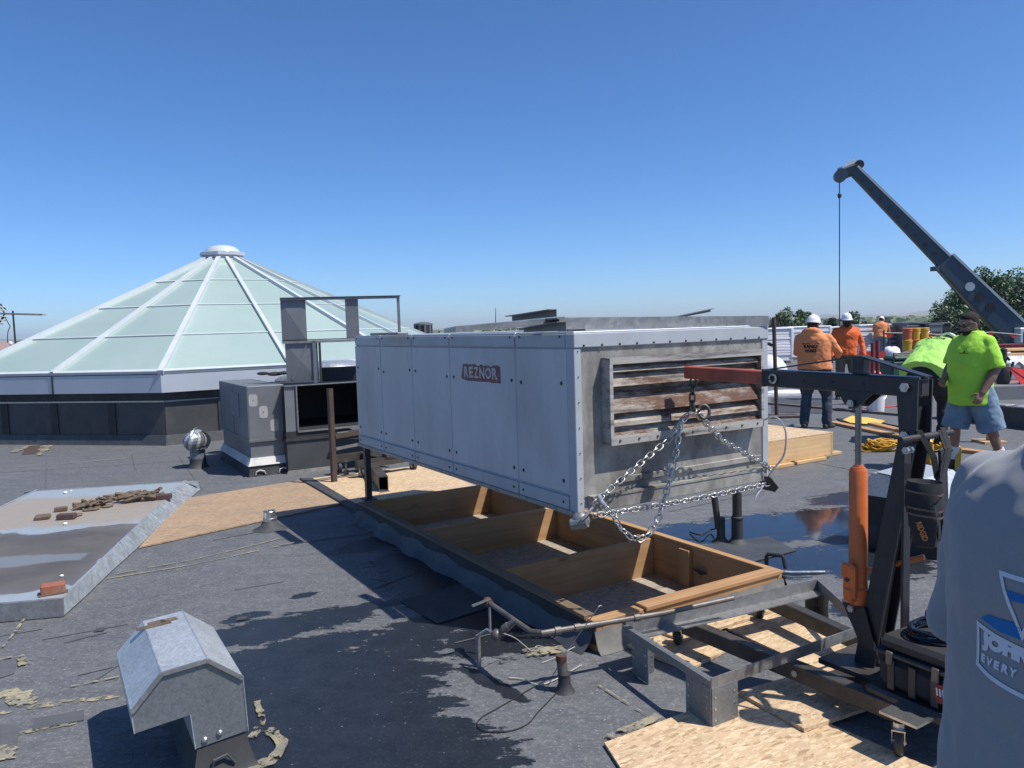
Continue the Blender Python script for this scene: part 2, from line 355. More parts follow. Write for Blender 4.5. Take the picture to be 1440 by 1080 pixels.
# ------------------------------------------------------------------ roof membrane material
def roof_mat():
    m, t, b = newmat('roof_membrane'); g = NG(t); v0 = g.coord()
    ang = R(24)
    vs = g.coord((1.3, 9, 1), (0, 0, -ang)); st = g.noise(vs, 1.0, 6, .65, .4)
    n1 = g.noise(v0, .55, 5, .6); n2 = g.noise(v0, 7, 6, .7); n3 = g.noise(v0, 60, 3)
    col = g.mix(g.ramp(st, [(.3, 0.), (.7, 1.)]), (.088, .094, .103), (.142, .148, .156))
    col = g.mix(g.math('MULTIPLY', g.ramp(n1, [(.35, 0.), (.7, 1.)]), .55), col, (.075, .082, .092))
    col = g.mix(g.math('MULTIPLY', g.ramp(n2, [(.48, 0.), (.74, 1.)]), .6), col, (.19, .19, .185))
    brn = g.noise(v0, .9, 4); col = g.mix(g.math('MULTIPLY', g.ramp(brn, [(.55, 0.), (.75, 1.)]), .35), col, (.125, .115, .095))
    # pale grit
    vo = g.n('ShaderNodeTexVoronoi'); vo.inputs['Scale'].default_value = 22; g.l(v0, vo.inputs['Vector'])
    gr = g.n('ShaderNodeSeparateColor'); g.l(vo.outputs['Color'], gr.inputs[0])
    mot = g.noise(v0, 26, 4, .75); col = g.mix(g.math('MULTIPLY', g.ramp(mot, [(.40, 1.), (.58, 0.)]), .40), col, (.05, .054, .06)); mo2 = g.noise(g.coord((6, 30, 6), (0, 0, -ang)), 2.2, 5, .7); col = g.mix(g.math('MULTIPLY', g.ramp(mo2, [(.54, 0.), (.68, 1.)]), .5), col, (.225, .23, .235))
    grit = g.math('MULTIPLY', g.ramp(vo.outputs['Distance'], [(.03, 1.), (.12, 0.)]), g.math('GREATER_THAN', gr.outputs[0], .72))
    grit2 = g.ramp(n3, [(.57, 0.), (.68, 1.)])
    # damp places, with the unit's shade painted in: blobs (x, y, half length, half width, angle)
    W = []
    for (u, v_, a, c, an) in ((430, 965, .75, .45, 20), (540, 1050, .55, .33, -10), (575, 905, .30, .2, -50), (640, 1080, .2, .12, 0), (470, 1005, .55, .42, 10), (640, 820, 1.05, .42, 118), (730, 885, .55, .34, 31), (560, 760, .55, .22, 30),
                              (380, 885, .62, .2, 27), (400, 918, .55, .18, 24), (480, 862, .5, .09, 30), (345, 868, .14, .07, 30), (610, 880, .5, .2, 40), (700, 850, .7, .4, 118), (690, 960, .28, .05, -50), (735, 900, .3, .06, 20), (425, 838, .1, .05, 30), (350, 1030, .3, .25, 0), (440, 1060, .4, .25, 0),
                              (1150, 735, .95, .42, 25), (1060, 745, .75, .45, 31), (1130, 790, .75, .3, 20), (960, 748, .42, .25, 35), (1190, 700, .5, .2, 30),(1000, 790, .8, .22, 30), (1220, 790, .5, .4, 30), (1210, 850, .25, .12, 30)):
        p = G(u, v_); W.append((p.x, p.y, a, c, an))
    tot = None
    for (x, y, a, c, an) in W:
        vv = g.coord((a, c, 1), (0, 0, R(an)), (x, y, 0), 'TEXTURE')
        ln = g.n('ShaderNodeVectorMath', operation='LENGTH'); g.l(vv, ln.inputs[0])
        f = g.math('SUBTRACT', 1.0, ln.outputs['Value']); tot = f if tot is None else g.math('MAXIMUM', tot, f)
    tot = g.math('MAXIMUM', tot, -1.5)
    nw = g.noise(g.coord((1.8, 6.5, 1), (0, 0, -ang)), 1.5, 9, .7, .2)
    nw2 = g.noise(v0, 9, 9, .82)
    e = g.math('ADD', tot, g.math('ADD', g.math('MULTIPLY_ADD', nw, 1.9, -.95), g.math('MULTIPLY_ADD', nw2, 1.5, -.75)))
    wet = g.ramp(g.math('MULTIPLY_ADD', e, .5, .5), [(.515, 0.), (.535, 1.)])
    gf = g.math('MULTIPLY', grit, g.math('MULTIPLY_ADD', wet, -.35, 1.0))
    dry = col
    wet_shade_col = g.mix(g.ramp(n2, [(.3, 0.), (.7, 1.)]), (.011, .0135, .018), (.021, .025, .032))  # soaked colour, kept near black to deepen the shade beside the unit
    col = g.mix(wet, dry, wet_shade_col)
    col = g.mix(g.math('MULTIPLY', grit2, g.math('MULTIPLY_ADD', wet, -.44, .5)), col, (.29, .29, .285))
    col = g.mix(g.math('MULTIPLY', gf, .75), col, (.40, .40, .39))
    g.l(col, b.inputs['Base Color'])
    pud = None
    for (u, v_, a, c, an) in ((1140, 745, 1.3, .7, 25), (960, 748, .6, .3, 35), (1130, 800, .9, .4, 25)):
        p = G(u, v_); vv = g.coord((a, c, 1), (0, 0, R(an)), (p.x, p.y, 0), 'TEXTURE')
        ln = g.n('ShaderNodeVectorMath', operation='LENGTH'); g.l(vv, ln.inputs[0])
        f = g.math('SUBTRACT', 1.15, ln.outputs['Value'], clamp=True); pud = f if pud is None else g.math('MAXIMUM', pud, f)
    pud = g.math('MULTIPLY', g.ramp(pud, [(.05, 0.), (.3, 1.)]), wet)
    rg = g.math('MULTIPLY_ADD', wet, -.36, .72); rg = g.math('MULTIPLY_ADD', pud, -.30, rg, clamp=True)
    g.l(rg, b.inputs['Roughness'])
    b.inputs['Specular IOR Level'].default_value = .45
    h = g.math('ADD', g.math('MULTIPLY', st, .5), g.math('MULTIPLY', n2, .6)); h = g.math('ADD', h, g.math('MULTIPLY', n3, .35))
    h = g.math('MULTIPLY', h, g.math('MULTIPLY_ADD', wet, -.8, 1.)); h = g.math('MULTIPLY', h, g.math('MULTIPLY_ADD', pud, -1.0, 1.0, clamp=True))
    g.bump(h, b, .55, .012)
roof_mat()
def worn_sealant():
    m = MATS['sealant']; g = NG(m.node_tree); b = [x for x in m.node_tree.nodes if x.type == 'BSDF_PRINCIPLED'][0]
    n = g.noise(g.coord(), 22, 6, .75); n2 = g.noise(g.coord(), 5, 3); g.l(g.ramp(g.math('ADD', g.math('MULTIPLY', n, .7), g.math('MULTIPLY', n2, .35)), [(.47, 0.), (.53, 1.)]), b.inputs['Alpha'])
worn_sealant()
def ground_mat():
    m, t, b = newmat('plain_ground'); g = NG(t); v = g.coord((1, 1, 1))
    n = g.noise(v, .004, 8, .6); n2 = g.noise(v, .05, 6, .7)
    col = g.mix(g.ramp(n, [(.4, 0.), (.6, 1.)]), (.20, .175, .125), (.09, .105, .06)); col = g.mix(g.math('MULTIPLY', g.ramp(n2, [(.45, 0.), (.7, 1.)]), .6), col, (.06, .075, .04))
    g.l(col, b.inputs['Base Color']); b.inputs['Roughness'].default_value = .95
ground_mat()
def hill_mat():
    m, t, b = newmat('far_hill'); g = NG(t); v = g.coord((1, 1, 6))
    n = g.noise(v, .0016, 8, .65); col = g.ramp(n, [(.38, (.30, .26, .21)), (.52, (.14, .15, .13)), (.66, (.26, .24, .20))])
    g.l(col, b.inputs['Base Color']); b.inputs['Roughness'].default_value = 1.
hill_mat()
def glass_mat():
    m, t, b = newmat('milky_panel'); g = NG(t); v = g.coord((1, 1, 1)); n = g.noise(v, .7, 5); n2 = g.noise(v, 5, 5)
    col = g.mix(g.ramp(n, [(.3, 0.), (.7, 1.)]), (.305, .405, .365), (.355, .445, .41))
    col = g.mix(g.math('MULTIPLY', g.ramp(n2, [(.5, 0.), (.75, 1.)]), .25), col, (.30, .37, .35))
    g.l(jitter(g, col, .025), b.inputs['Base Color']); b.inputs['Roughness'].default_value = .28; b.inputs['Specular IOR Level'].default_value = .6
    b.inputs['Coat Weight'].default_value = .3; b.inputs['Coat Roughness'].default_value = .08
glass_mat()
# ------------------------------------------------------------------ roof with the curb opening, walls, ground, hills
CW0, CW1, CL0, CL1 = -.10, 1.32, -.28, 3.32            # roof curb in the building grid (outer)
ZT = .16
def roof():
    mb = MB(); hole = [UW(CW0+.03, CL0+.03), UW(CW1-.03, CL0+.03), UW(CW1-.03, CL1-.03), UW(CW0+.03, CL1-.03)]
    out = [Vector((-34, -9, 0)), Vector((44, -9, 0)), Vector((44, 34.8, 0)), Vector((-34, 34.8, 0))]
    # order both rings alike (near-left, near-right, far-right, far-left)
    hole = [hole[0], hole[1], hole[2], hole[3]]
    for i in range(4):
        j = (i+1) % 4; mb.quad(out[i], out[j], hole[j], hole[i])
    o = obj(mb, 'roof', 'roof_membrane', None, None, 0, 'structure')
    return o
ROOF = roof()
ww = MB()
for a, b_ in (((-34, 34.8), (44, 34.8)), ((-34, -9), (-34, 34.8)), ((44, -9), (44, 34.8))):
    ww.quad((a[0], a[1], -6), (b_[0], b_[1], -6), (b_[0], b_[1], -.004), (a[0], a[1], -.004))
obj(ww, 'building_wall', 'tan_block', None, None, 0, 'structure')
gg = MB(); N = 40
gg.quad((-14000, -2000, -6), (14000, -2000, -6), (14000, 14000, -6), (-14000, 14000, -6)); obj(gg, 'ground', 'plain_ground', None, None, 0, 'structure')
hm = MB(); rings = []
for i in range(161):
    x = -13600+i*170; h = 34+26*math.sin(x*.0009+.6)+14*math.sin(x*.0031)+8*math.sin(x*.0083+1)
    h = max(h, 6)+(18 if x > 0 else 0)
    rings.append([(x, 9000, -8), (x, 10200, -6+h*.6), (x, 11500, -6+h*1.25), (x, 13500, -8)])
hm.loop(rings, close=False, caps=False); obj(hm, 'hills', 'far_hill', None, None, 60, 'structure')
# thin dry haze: one closed box of even air round everything, sky outside
hz = MB(); hz.box((-14500, -2500, -7), (14500, 14500, 140)); ho = obj(hz, 'haze', 'seam_dark', None, None, 0, 'stuff'); ho.data.materials.clear()
hm_ = bpy.data.materials.new('haze_air'); hm_.use_nodes = True; hn = hm_.node_tree.nodes; hn.clear(); hv = hn.new('ShaderNodeVolumePrincipled')
hv.inputs['Color'].default_value = (.86, .92, 1, 1); hv.inputs['Density'].default_value = 5.5e-5; hv.inputs['Anisotropy'].default_value = .2
hm_.node_tree.links.new(hv.outputs[0], hn.new('ShaderNodeOutputMaterial').inputs['Volume']); ho.data.materials.append(hm_)
setp(ho, 'thin pale haze over the far plain', 'haze')
# roof details: sealant strips, seams and patches (parts of the roof)
def strip(name, mat, pts, wd, z=.004, jit=.25, step=.09):
    mb = MB(); L = []; Rr = []
    P = [Vector((p[0], p[1], 0)) for p in pts]
    for i in range(len(P)-1):
        a, b_ = P[i], P[i+1]; d = b_-a; n = max(1, int(d.length/step)); d2 = d.normalized(); nn = Vector((-d2.y, d2.x, 0))
        for k in range(n+(1 if i == len(P)-2 else 0)):
            c = a+d*(k/n); L.append(c+nn*wd*.5*(1+random.uniform(-jit, jit))); Rr.append(c-nn*wd*.5*(1+random.uniform(-jit, jit)))
    for i in range(len(L)-1):
        mb.quad((*L[i].xy, z), (*L[i+1].xy, z), (*Rr[i+1].xy, z), (*Rr[i].xy, z))
    return obj(mb, name, mat, ROOF, None, 0)
def gp(*uv): return [G(u, v) for u, v in uv]
def smear(uvs, wd, var=.55, z=.0045):
    mb = MB(); P = [Vector((G(u, v).x, G(u, v).y, 0)) for u, v in uvs]; L = []; Q = []; acc = random.uniform(0, 9)
    for i in range(len(P)-1):
        a, b_ = P[i], P[i+1]; d = (b_-a); n = max(2, int(d.length/.022)); d.normalize(); nn = Vector((-d.y, d.x, 0))
        for k in range(n):
            acc += .3; c = a.lerp(b_, k/n); w1 = wd*.5*(1+var*(.6*math.sin(acc*.37)+.5*math.sin(acc*1.1+1)+random.uniform(-.5, .5))); w2 = wd*.5*(1+var*(.6*math.sin(acc*.29+2)+.5*math.sin(acc*.9)+random.uniform(-.5, .5)))
            L.append(c+nn*max(w1, .003)); Q.append(c-nn*max(w2, .003))
    for i in range(len(L)-1): mb.quad((*L[i].xy, z), (*L[i+1].xy, z), (*Q[i+1].xy, z), (*Q[i].xy, z))
    return obj(mb, 'sealant_smear', 'sealant', ROOF, None, 0)
SZ = .0042
for uvs, wd in ((((0, 1003), (30, 998), (176, 978)), .05), (((0, 1042), (35, 1030), (116, 1016)), .05), (((150, 815), (270, 795), (395, 768)), .02), (((165, 808), (280, 786), (400, 757)), .018), (((2, 985), (40, 972)), .16), (((30, 975), (34, 998)), .09), (((0, 1072), (16, 1045)), .13),
                (((352, 1085), (385, 1068), (398, 1045), (378, 1022)), .075), (((355, 1040), (370, 1015), (362, 985)), .04), (((0, 930), (26, 924)), .03), (((24, 925), (34, 940)), .05), (((100, 968), (175, 952)), .016), (((840, 965), (905, 1005), (935, 1022)), .008), (((20, 637), (42, 627)), .12), (((55, 641), (66, 627)), .12), (((35, 870), (12, 905), (0, 915)), .018),
                (((100, 745), (200, 728)), .01), (((395, 768), (560, 742)), .012), (((560, 742), (690, 720)), .012), (((740, 925), (800, 915)), .09), (((925, 1010), (850, 1045)), .05), (((905, 690), (1010, 668)), .012), (((0, 660), (60, 655), (250, 640)), .015)):
    SZ += .0006; smear(uvs, wd, .55, SZ)
def seam(a, b_, wd=.014, mat='seam_soft', z=.0035, jit=.1): strip('membrane_seam', mat, gp(a, b_), wd, z, jit, .3)
for a, b_ in (((0, 665), (395, 640)), ((66, 640), (64, 690)), ((60, 900), (180, 878)), ((130, 960), (175, 930)), ((250, 640), (285, 690)), ((185, 638), (190, 660)), ((395, 768), (560, 745)), ((0, 895), (60, 885)),
              ((940, 720), (1080, 690)), ((1130, 700), (1200, 690)), ((1090, 640), (1400, 700)), ((1085, 590), (1260, 612)), ((1080, 545), (1200, 560)), ((330, 830), (400, 818))):
    seam(a, b_)
for a, b_ in (((110, 950), (175, 935)), ((90, 905), (150, 890)), ((300, 740), (420, 722)), ((905, 690), (1010, 668)), ((640, 905), (780, 870)), ((520, 830), (600, 800)), ((300, 760), (420, 738))):
    seam(a, b_, .012, 'roof_patch', .004, .3)
def patch(uvs, z=.003, mat='roof_patch'):
    mb = MB(); mb.sheet([Vector((*G(u, v).xy, z)) for u, v in uvs], .004, (0, 0, 1)); return obj(mb, 'roof_patch', mat, ROOF, None, 0)
patch([(0, 1020), (0, 1070), (22, 1060), (28, 1025)]); patch([(0, 930), (0, 955), (20, 948), (24, 928)]); patch([(50, 1012), (118, 1000), (118, 1014), (45, 1028)]); patch([(30, 640), (38, 628), (62, 626), (56, 638)], mat='brown_steel')
patch([(945, 775), (1080, 755), (1120, 775), (985, 810)], mat='membrane_flash'); patch([(1085, 560), (1165, 562), (1160, 582), (1085, 580)], mat='seam_dark')
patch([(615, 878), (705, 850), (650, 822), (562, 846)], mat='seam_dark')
for (u, v) in ((340, 872), (140, 888), (225, 935)): patch([(u-8, v+2), (u+6, v), (u+8, v-4), (u-5, v-3)], .0045, 'seam_dark')
# ------------------------------------------------------------------ glazed skylight
def skylight():
    C0 = Vector((-6.32, 17.5, 0)); Rb = 5.3; Rt = .40; zb, zt = 1.14, 3.37; a0 = R(-81.1); K = [a0+k*math.pi/4 for k in range(8)]
    th = thing('skylight', 'large octagonal pyramid skylight with milky glass panels and white ribs', 'skylight', C0)
    P = lambda k, t, off=0.0: C0+Vector((math.cos(K[k % 8]), math.sin(K[k % 8]), 0))*(Rb+(Rt-Rb)*t+off)+Vector((0, 0, zb+(zt-zb)*t+off*.9))
    rows = [0, .262, .512, .755, 1.0]
    for k in range(8):
        q = lambda t, s, off=0.0: P(k, t, off).lerp(P(k+1, t, off), s)
        nrm = (q(0, 1)-q(0, 0)).cross(q(1, .5)-q(0, .5)).normalized()
        if nrm.z < 0: nrm = -nrm
        for h in (0, 1):
            for r in range(4):
                mb = MB(); mb.sheet([q(rows[r], h*.5), q(rows[r], h*.5+.5), q(rows[r+1], h*.5+.5), q(rows[r+1], h*.5)], .02, nrm); obj(mb, 'glass_panel', 'milky_panel', th, ang=0)
        for r in (1, 2, 3):
            mb = MB(); mb.bar(q(rows[r], 0)+nrm*.028, q(rows[r], 1)+nrm*.028, .034, .03, nrm); obj(mb, 'glazing_rail', 'rib_white', th)
        mb = MB(); mb.bar(q(.006, 0)+nrm*.03, q(.006, 1)+nrm*.03, .07, .05, nrm); obj(mb, 'sill_rail', 'rib_white', th)
        mb = MB(); mb.bar(q(.0, .5)+nrm*.05, q(1, .5)+nrm*.05, .07, .055, nrm); obj(mb, 'rib', 'rib_white', th)
        up = (P(k, 0)-C0).normalized()+Vector((0, 0, 1.5))
        mb = MB(); mb.bar(P(k, 0, .03), P(k, 1, .03), .088, .075, up); obj(mb, 'rib', 'rib_white', th)
        # fascia, drip strip, wall of this side
        V = lambda rr, z, kk: C0+Vector((math.cos(K[kk % 8])*rr, math.sin(K[kk % 8])*rr, z))
        mb = MB(); mb.loop([[V(Rb-.1, z, k), V(Rb+.02, z, k), V(Rb+.02, z, k+1), V(Rb-.1, z, k+1)] for z in (.845, 1.13)]); f = obj(mb, 'fascia', 'fascia_grey', th)
        mb = MB(); a_, b_ = V(Rb+.022, 0, k), V(Rb+.022, 0, k+1); m_ = a_.lerp(b_, .5); d = (b_-a_).normalized()
        nn = Vector((d.y, -d.x, 0)); mb.bar(m_+nn*.004+Vector((0, 0, .848)), m_+nn*.004+Vector((0, 0, 1.128)), .012, .03, d); obj(mb, 'fascia_joint', 'seam_dark', f)
        mb = MB(); mb.loop([[V(Rb-.4, z, k), V(Rb-.09, z, k), V(Rb-.09, z, k+1), V(Rb-.4, z, k+1)] for z in (.72, .843)]); obj(mb, 'flashing_band', 'rubber_black', th)
        mb = MB(); mb.loop([[V(Rb-.4, z, k), V(Rb-.11, z, k), V(Rb-.11, z, k+1), V(Rb-.4, z, k+1)] for z in (0.0, .718)])
        obj(mb, 'curb_wall', 'membrane_wall', th)
        mb = MB(); mb.loop([[V(Rb-.105, z, k), V(Rb-.085+(.05 if z < .01 else 0), z, k), V(Rb-.085+(.05 if z < .01 else 0), z, k+1), V(Rb-.105, z, k+1)] for z in (0.0, .16)]); obj(mb, 'base_flashing', 'membrane_flash', th)
        a_, b_ = V(Rb-.1, .70, k), V(Rb-.1, .70, k+1)
        if k in (7, 0, 1): mb = MB(); mb.bar(a_, b_, .03, .022); obj(mb, 'termination_bar', 'zinc', th)
        for s in (.22, .47, .75):
            p = a_.lerp(b_, s); d = (b_-a_).normalized(); mb = MB(); mb.bar(p-Vector((0, 0, .55)), p-Vector((0, 0, .02)), .14, .022, Vector((d.y, -d.x, 0))); obj(mb, 'wall_seam', 'rubber_black', th)
    mb = MB(C0 and Matrix.Translation(C0)); mb.lathe([(.46, 3.33), (.46, 3.39), (.42, 3.40), (.42, 3.46), (.48, 3.47), (.48, 3.54), (.44, 3.55)], 8, Matrix.Rotation(a0, 4, 'Z')); c = obj(mb, 'cap_ring', 'fascia_grey', th)
    mb = MB(Matrix.Translation(C0)); mb.lathe([(.38, 3.54), (.35, 3.61), (.27, 3.67), (.14, 3.705), (.02, 3.715)], 24); obj(mb, 'cap_dome', 'dome_clear', c)
skylight()
# ------------------------------------------------------------------ rooftop unit, hanging from the hoist
def text_mesh(s, size, extr=0.0, bold=0.0, spacing=1.0):
    cu = bpy.data.curves.new('text', 'FONT'); cu.body = s; cu.size = size; cu.extrude = extr; cu.offset = bold; cu.align_x = 'LEFT'; cu.space_character = spacing; cu.resolution_u = 3
    o = bpy.data.objects.new('text', cu); COL.objects.link(o); dg = bpy.context.evaluated_depsgraph_get(); dg.update()
    me = bpy.data.meshes.new_from_object(o.evaluated_get(dg)); bpy.data.objects.remove(o); bpy.data.curves.remove(cu)
    vs = [v.co.copy() for v in me.vertices]; fs = [list(p.vertices) for p in me.polygons]; bpy.data.meshes.remove(me)
    return vs, fs
def fit_text(vs, w_, h_, keep=False):                    # rescale to a w x h box with its corner at 0,0
    x0 = min(v.x for v in vs); x1 = max(v.x for v in vs); y0 = min(v.y for v in vs); y1 = max(v.y for v in vs)
    return [Vector(((v.x-x0)/(x1-x0)*w_, (v.y-y0)/(y1-y0)*h_, v.z)) for v in vs]
UL, UWD, UZ0, UZ1 = 3.47, 1.52, .665, 1.655
def unit():
    th = thing('rooftop_unit', 'long pale metal rooftop air handling unit hanging from chains over the curb', 'air handler', UM @ Matrix.Translation((0, 0, UZ0)))
    mb = MB(UM); mb.box((.012, .012, UZ0+.02), (UWD-.012, UL-.012, UZ1-.03)); obj(mb, 'casing', 'white_sheet_metal', th)
    # side panels
    seams = [.07, .61, 1.51, 2.17, 2.83, 3.45]
    for i in range(5):
        a, b_ = seams[i], seams[i+1]; m_ = .012
        mb = MB(UM); mb.box((0.0, a+m_ if i else a, .762), (.02, b_-m_, 1.572), bev=.003); p = obj(mb, 'side_panel', 'white_sheet_metal', th)
        mb = MB(UM); mb.box((-.004, a+m_*.5, UZ1-.075), (.02, b_-m_*.5, UZ1), bev=.003); obj(mb, 'top_trim', 'trim_metal', th)
        mb = MB(UM); mb.box((-.006, a+m_*.5, .672), (.02, b_-m_*.5, .748), bev=.003); obj(mb, 'bottom_trim', 'trim_metal', th)
        mb = MB(UM); mb.box((.004, b_-.032, .762), (.0195, b_+.02, 1.572)); obj(mb, 'post_strip', 'white_sheet_metal', th)
        # far side, roughly the same
        mb = MB(UM); mb.box((UWD-.02, a+m_, .762), (UWD, b_-m_, 1.572), bev=.003); obj(mb, 'side_panel', 'white_sheet_metal', th)
    mb = MB(UM); mb.box((-.014, .0, .648), (.02, UL, .672)); obj(mb, 'base_rail', 'galv_dull', th)
    mb = MB(UM); mb.box((UWD-.02, .0, .648), (UWD+.014, UL, .672)); obj(mb, 'base_rail', 'galv_dull', th)
    mb = MB(UM); mb.box((.02, UL-.06, .648), (UWD-.02, UL, .672)); obj(mb, 'base_rail', 'galv_dull', th)
    # corner posts of the louvre end
    mb = MB(UM); mb.box((-.004, -.006, .665), (.045, .066, 1.578), bev=.004); obj(mb, 'corner_post', 'trim_metal', th)
    mb = MB(UM); mb.box((UWD-.05, -.006, .665), (UWD+.004, .066, 1.578), bev=.004); obj(mb, 'corner_post', 'trim_metal', th)
    mb = MB(UM); mb.box((-.006, -.012, 1.5785), (UWD+.006, .07, 1.657), bev=.004); obj(mb, 'end_trim', 'trim_metal', th)
    # top pans
    for i in range(5):
        a, b_ = seams[i]+(.004 if i else -.07), seams[i+1]-.004
        mb = MB(UM); mb.box((.002, a, UZ1), (UWD-.002, b_, UZ1+.012), bev=.004); obj(mb, 'top_pan', 'aluminium', th)
    # louvre end
    lw0, lw1, lz0, lz1 = .185, 1.40, 1.035, 1.515
    mb = MB(UM)
    for (x0, x1, z0, z1) in ((.045, lw0+.02, .75, 1.578), (lw1-.02, UWD-.05, .75, 1.578), (lw0+.02, lw1-.02, .75, lz0+.02), (lw0+.02, lw1-.02, lz1-.02, 1.578)):
        mb.box((x0, .002, z0), (x1, .014, z1))
    obj(mb, 'end_panel', 'end_panel', th)
    mb = MB(UM); mb.box((.07, -.05, .672), (UWD-.06, .0, .752), bev=.004); mb.box((.07, -.055, .745), (UWD-.06, .0, .757)); obj(mb, 'lifting_rail', 'end_panel', th)
    mb = MB(UM); mb.box((.3, -.012, .80), (UWD-.07, .001, .835), bev=.003); obj(mb, 'stiffener', 'end_panel', th)
    lv = MB(UM); d = .075
    lv.box((lw0, -d, lz0), (lw0+.012, .004, lz1)); lv.box((lw1-.012, -d, lz0), (lw1, .004, lz1)); lv.box((lw0, -d, lz1-.012), (lw1, .004, lz1)); lv.box((lw0, -d, lz0), (lw1, .004, lz0+.012))
    lv.box((lw0, -d-.004, lz0-.004), (lw1, -d, lz0+.045)); lv.box((lw0, -d-.004, lz1-.035), (lw1, -d, lz1+.004)); lv.box((lw0-.003, -d-.004, lz0+.045), (lw0+.02, -d, lz1-.035)); lv.box((lw1-.02, -d-.004, lz0+.045), (lw1+.003, -d, lz1-.035))
    l = obj(lv, 'louver', 'louver_frame', th, ang=20)
    mb = MB(UM); mb.box((lw0+.012, .012, lz0+.012), (lw1-.012, .03, lz1-.012)); obj(mb, 'louver_back', 'louver_blade', l)
    for zc in (1.455, 1.375, 1.225, 1.15, 1.075):
        mb = MB(UM); x0, x1 = lw0+.014, lw1-.014
        big = zc not in (1.455, 1.15)
        prof = [(-.062, zc-.018), (-.058, zc-.022), (-.054, zc+.004), (-.005, zc+(.095 if big else .06)), (.010, zc+(.095 if big else .06)), (.010, zc+(.085 if big else .05)), (-.048, zc-.008), (-.06, zc-.012)]
        rings = [[(x, y, z) for y, z in prof] for x in (x0, x1)]; mb.loop(rings); obj(mb, 'louver_blade', 'louver_blade', l, ang=20)
    # screws, all one part
    mb = MB(UM); rnd = random.Random(3)
    def sc(p, n, r=.008):
        T = Matrix.Translation(Vector(p)) @ Vector(n).to_track_quat('Z', 'Y').to_matrix().to_4x4(); mb.lathe([(r, -.001), (r, .003), (r*.6, .006)], 8, T)
    for i in range(5):
        a, b_ = seams[i], seams[i+1]
        for l_ in (a+.055, b_-.055):
            sc((0, l_, 1.39-.04*rnd.random()), (-1, 0, 0), .011); sc((0, l_, .83), (-1, 0, 0), .011); sc((-.006, l_, .71), (-1, 0, 0), .008); sc((-.004, l_, 1.64), (-1, 0, 0), .007)
    for k in range(12):
        sc((.06+k*.125, -.012, 1.59), (0, -1, 0), .007); sc((.06+k*.125, -.012+.05, 1.66), (0, 0, 1), .007)
    for k in range(7): sc((.022, -.006, .72+k*.14), (0, -1, 0), .0035)
    for k in range(9): sc((lw0+.06+k*.137, -.08, lz0+.02), (0, -1, 0), .007)
    obj(mb, 'screw', 'dark_steel', th, kind='stuff')
    # badge
    l0, l1, z0, z1 = 1.31, .80, 1.347, 1.464
    rnd = random.Random(5); n = 26; top = []; bot = []
    for i in range(n+1):
        l_ = l0+(l1-l0)*i/n; top.append((l_, z1-rnd.random()*(.014 if i > 9 else .004))); bot.append((l_+ (.03 if i == 0 else 0), z0+rnd.random()*.004+(.012 if i < 1 else 0)))
    mb = MB(UM)
    for i in range(n): mb.add([(-.0015, top[i][0], top[i][1]), (-.0015, top[i+1][0], top[i+1][1]), (-.0015, bot[i+1][0], bot[i+1][1]), (-.0015, bot[i][0], bot[i][1])], [[0, 1, 2, 3]])
    bd = obj(mb, 'brand_badge', 'badge_red', th, ang=0)
    xs = [0, .155, .305, .465, .635, .825, 1.0]
    for i, ch in enumerate('REZNOR'):
        vs, fs = text_mesh(ch, .1, 0, .0035); vs = fit_text(vs, (xs[i+1]-xs[i]-.022)*.47, .074); x = xs[i]*.47+.018
        mb = MB(UM); mb.add([(-.0035, l0-x-v.x, z0+.024+v.y) for v in vs], fs); obj(mb, 'letter', 'badge_white', bd, ang=0)
def lou_mat(name, c1, c2, rust, thr):
    m, t, b = newmat(name); g = NG(t); v = g.coord((1.2, 9, 16)); n = g.noise(v, 1.6, 8, .7); n2 = g.noise(g.coord((4, 9, 14)), 2.5, 7, .75); n3 = g.noise(g.coord((.9, 2, 5)), 1.9, 6, .65, .4)
    col = g.mix(g.ramp(n, [(.38, 0.), (.62, 1.)]), c1, c2); rr = g.math('ADD', g.math('MULTIPLY', n3, .62), g.math('MULTIPLY', n2, .45))
    col = g.mix(g.ramp(rr, [(thr, 0.), (thr+.11, .92)]), col, g.mix(n2, rust, tuple(x*.45 for x in rust)))
    col = g.mix(g.math('MULTIPLY', g.ramp(n, [(.55, 0.), (.66, 1.)]), .7), col, (.035, .028, .026))
    g.l(col, b.inputs['Base Color']); b.inputs['Roughness'].default_value = .65; b.inputs['Metallic'].default_value = .1; g.bump(n2, b, .3, .004)
lou_mat('louver_frame', (.44, .42, .385), (.26, .245, .225), (.13, .075, .05), .58); lou_mat('louver_blade', (.41, .37, .31), (.20, .18, .155), (.15, .055, .02), .465)
unit()
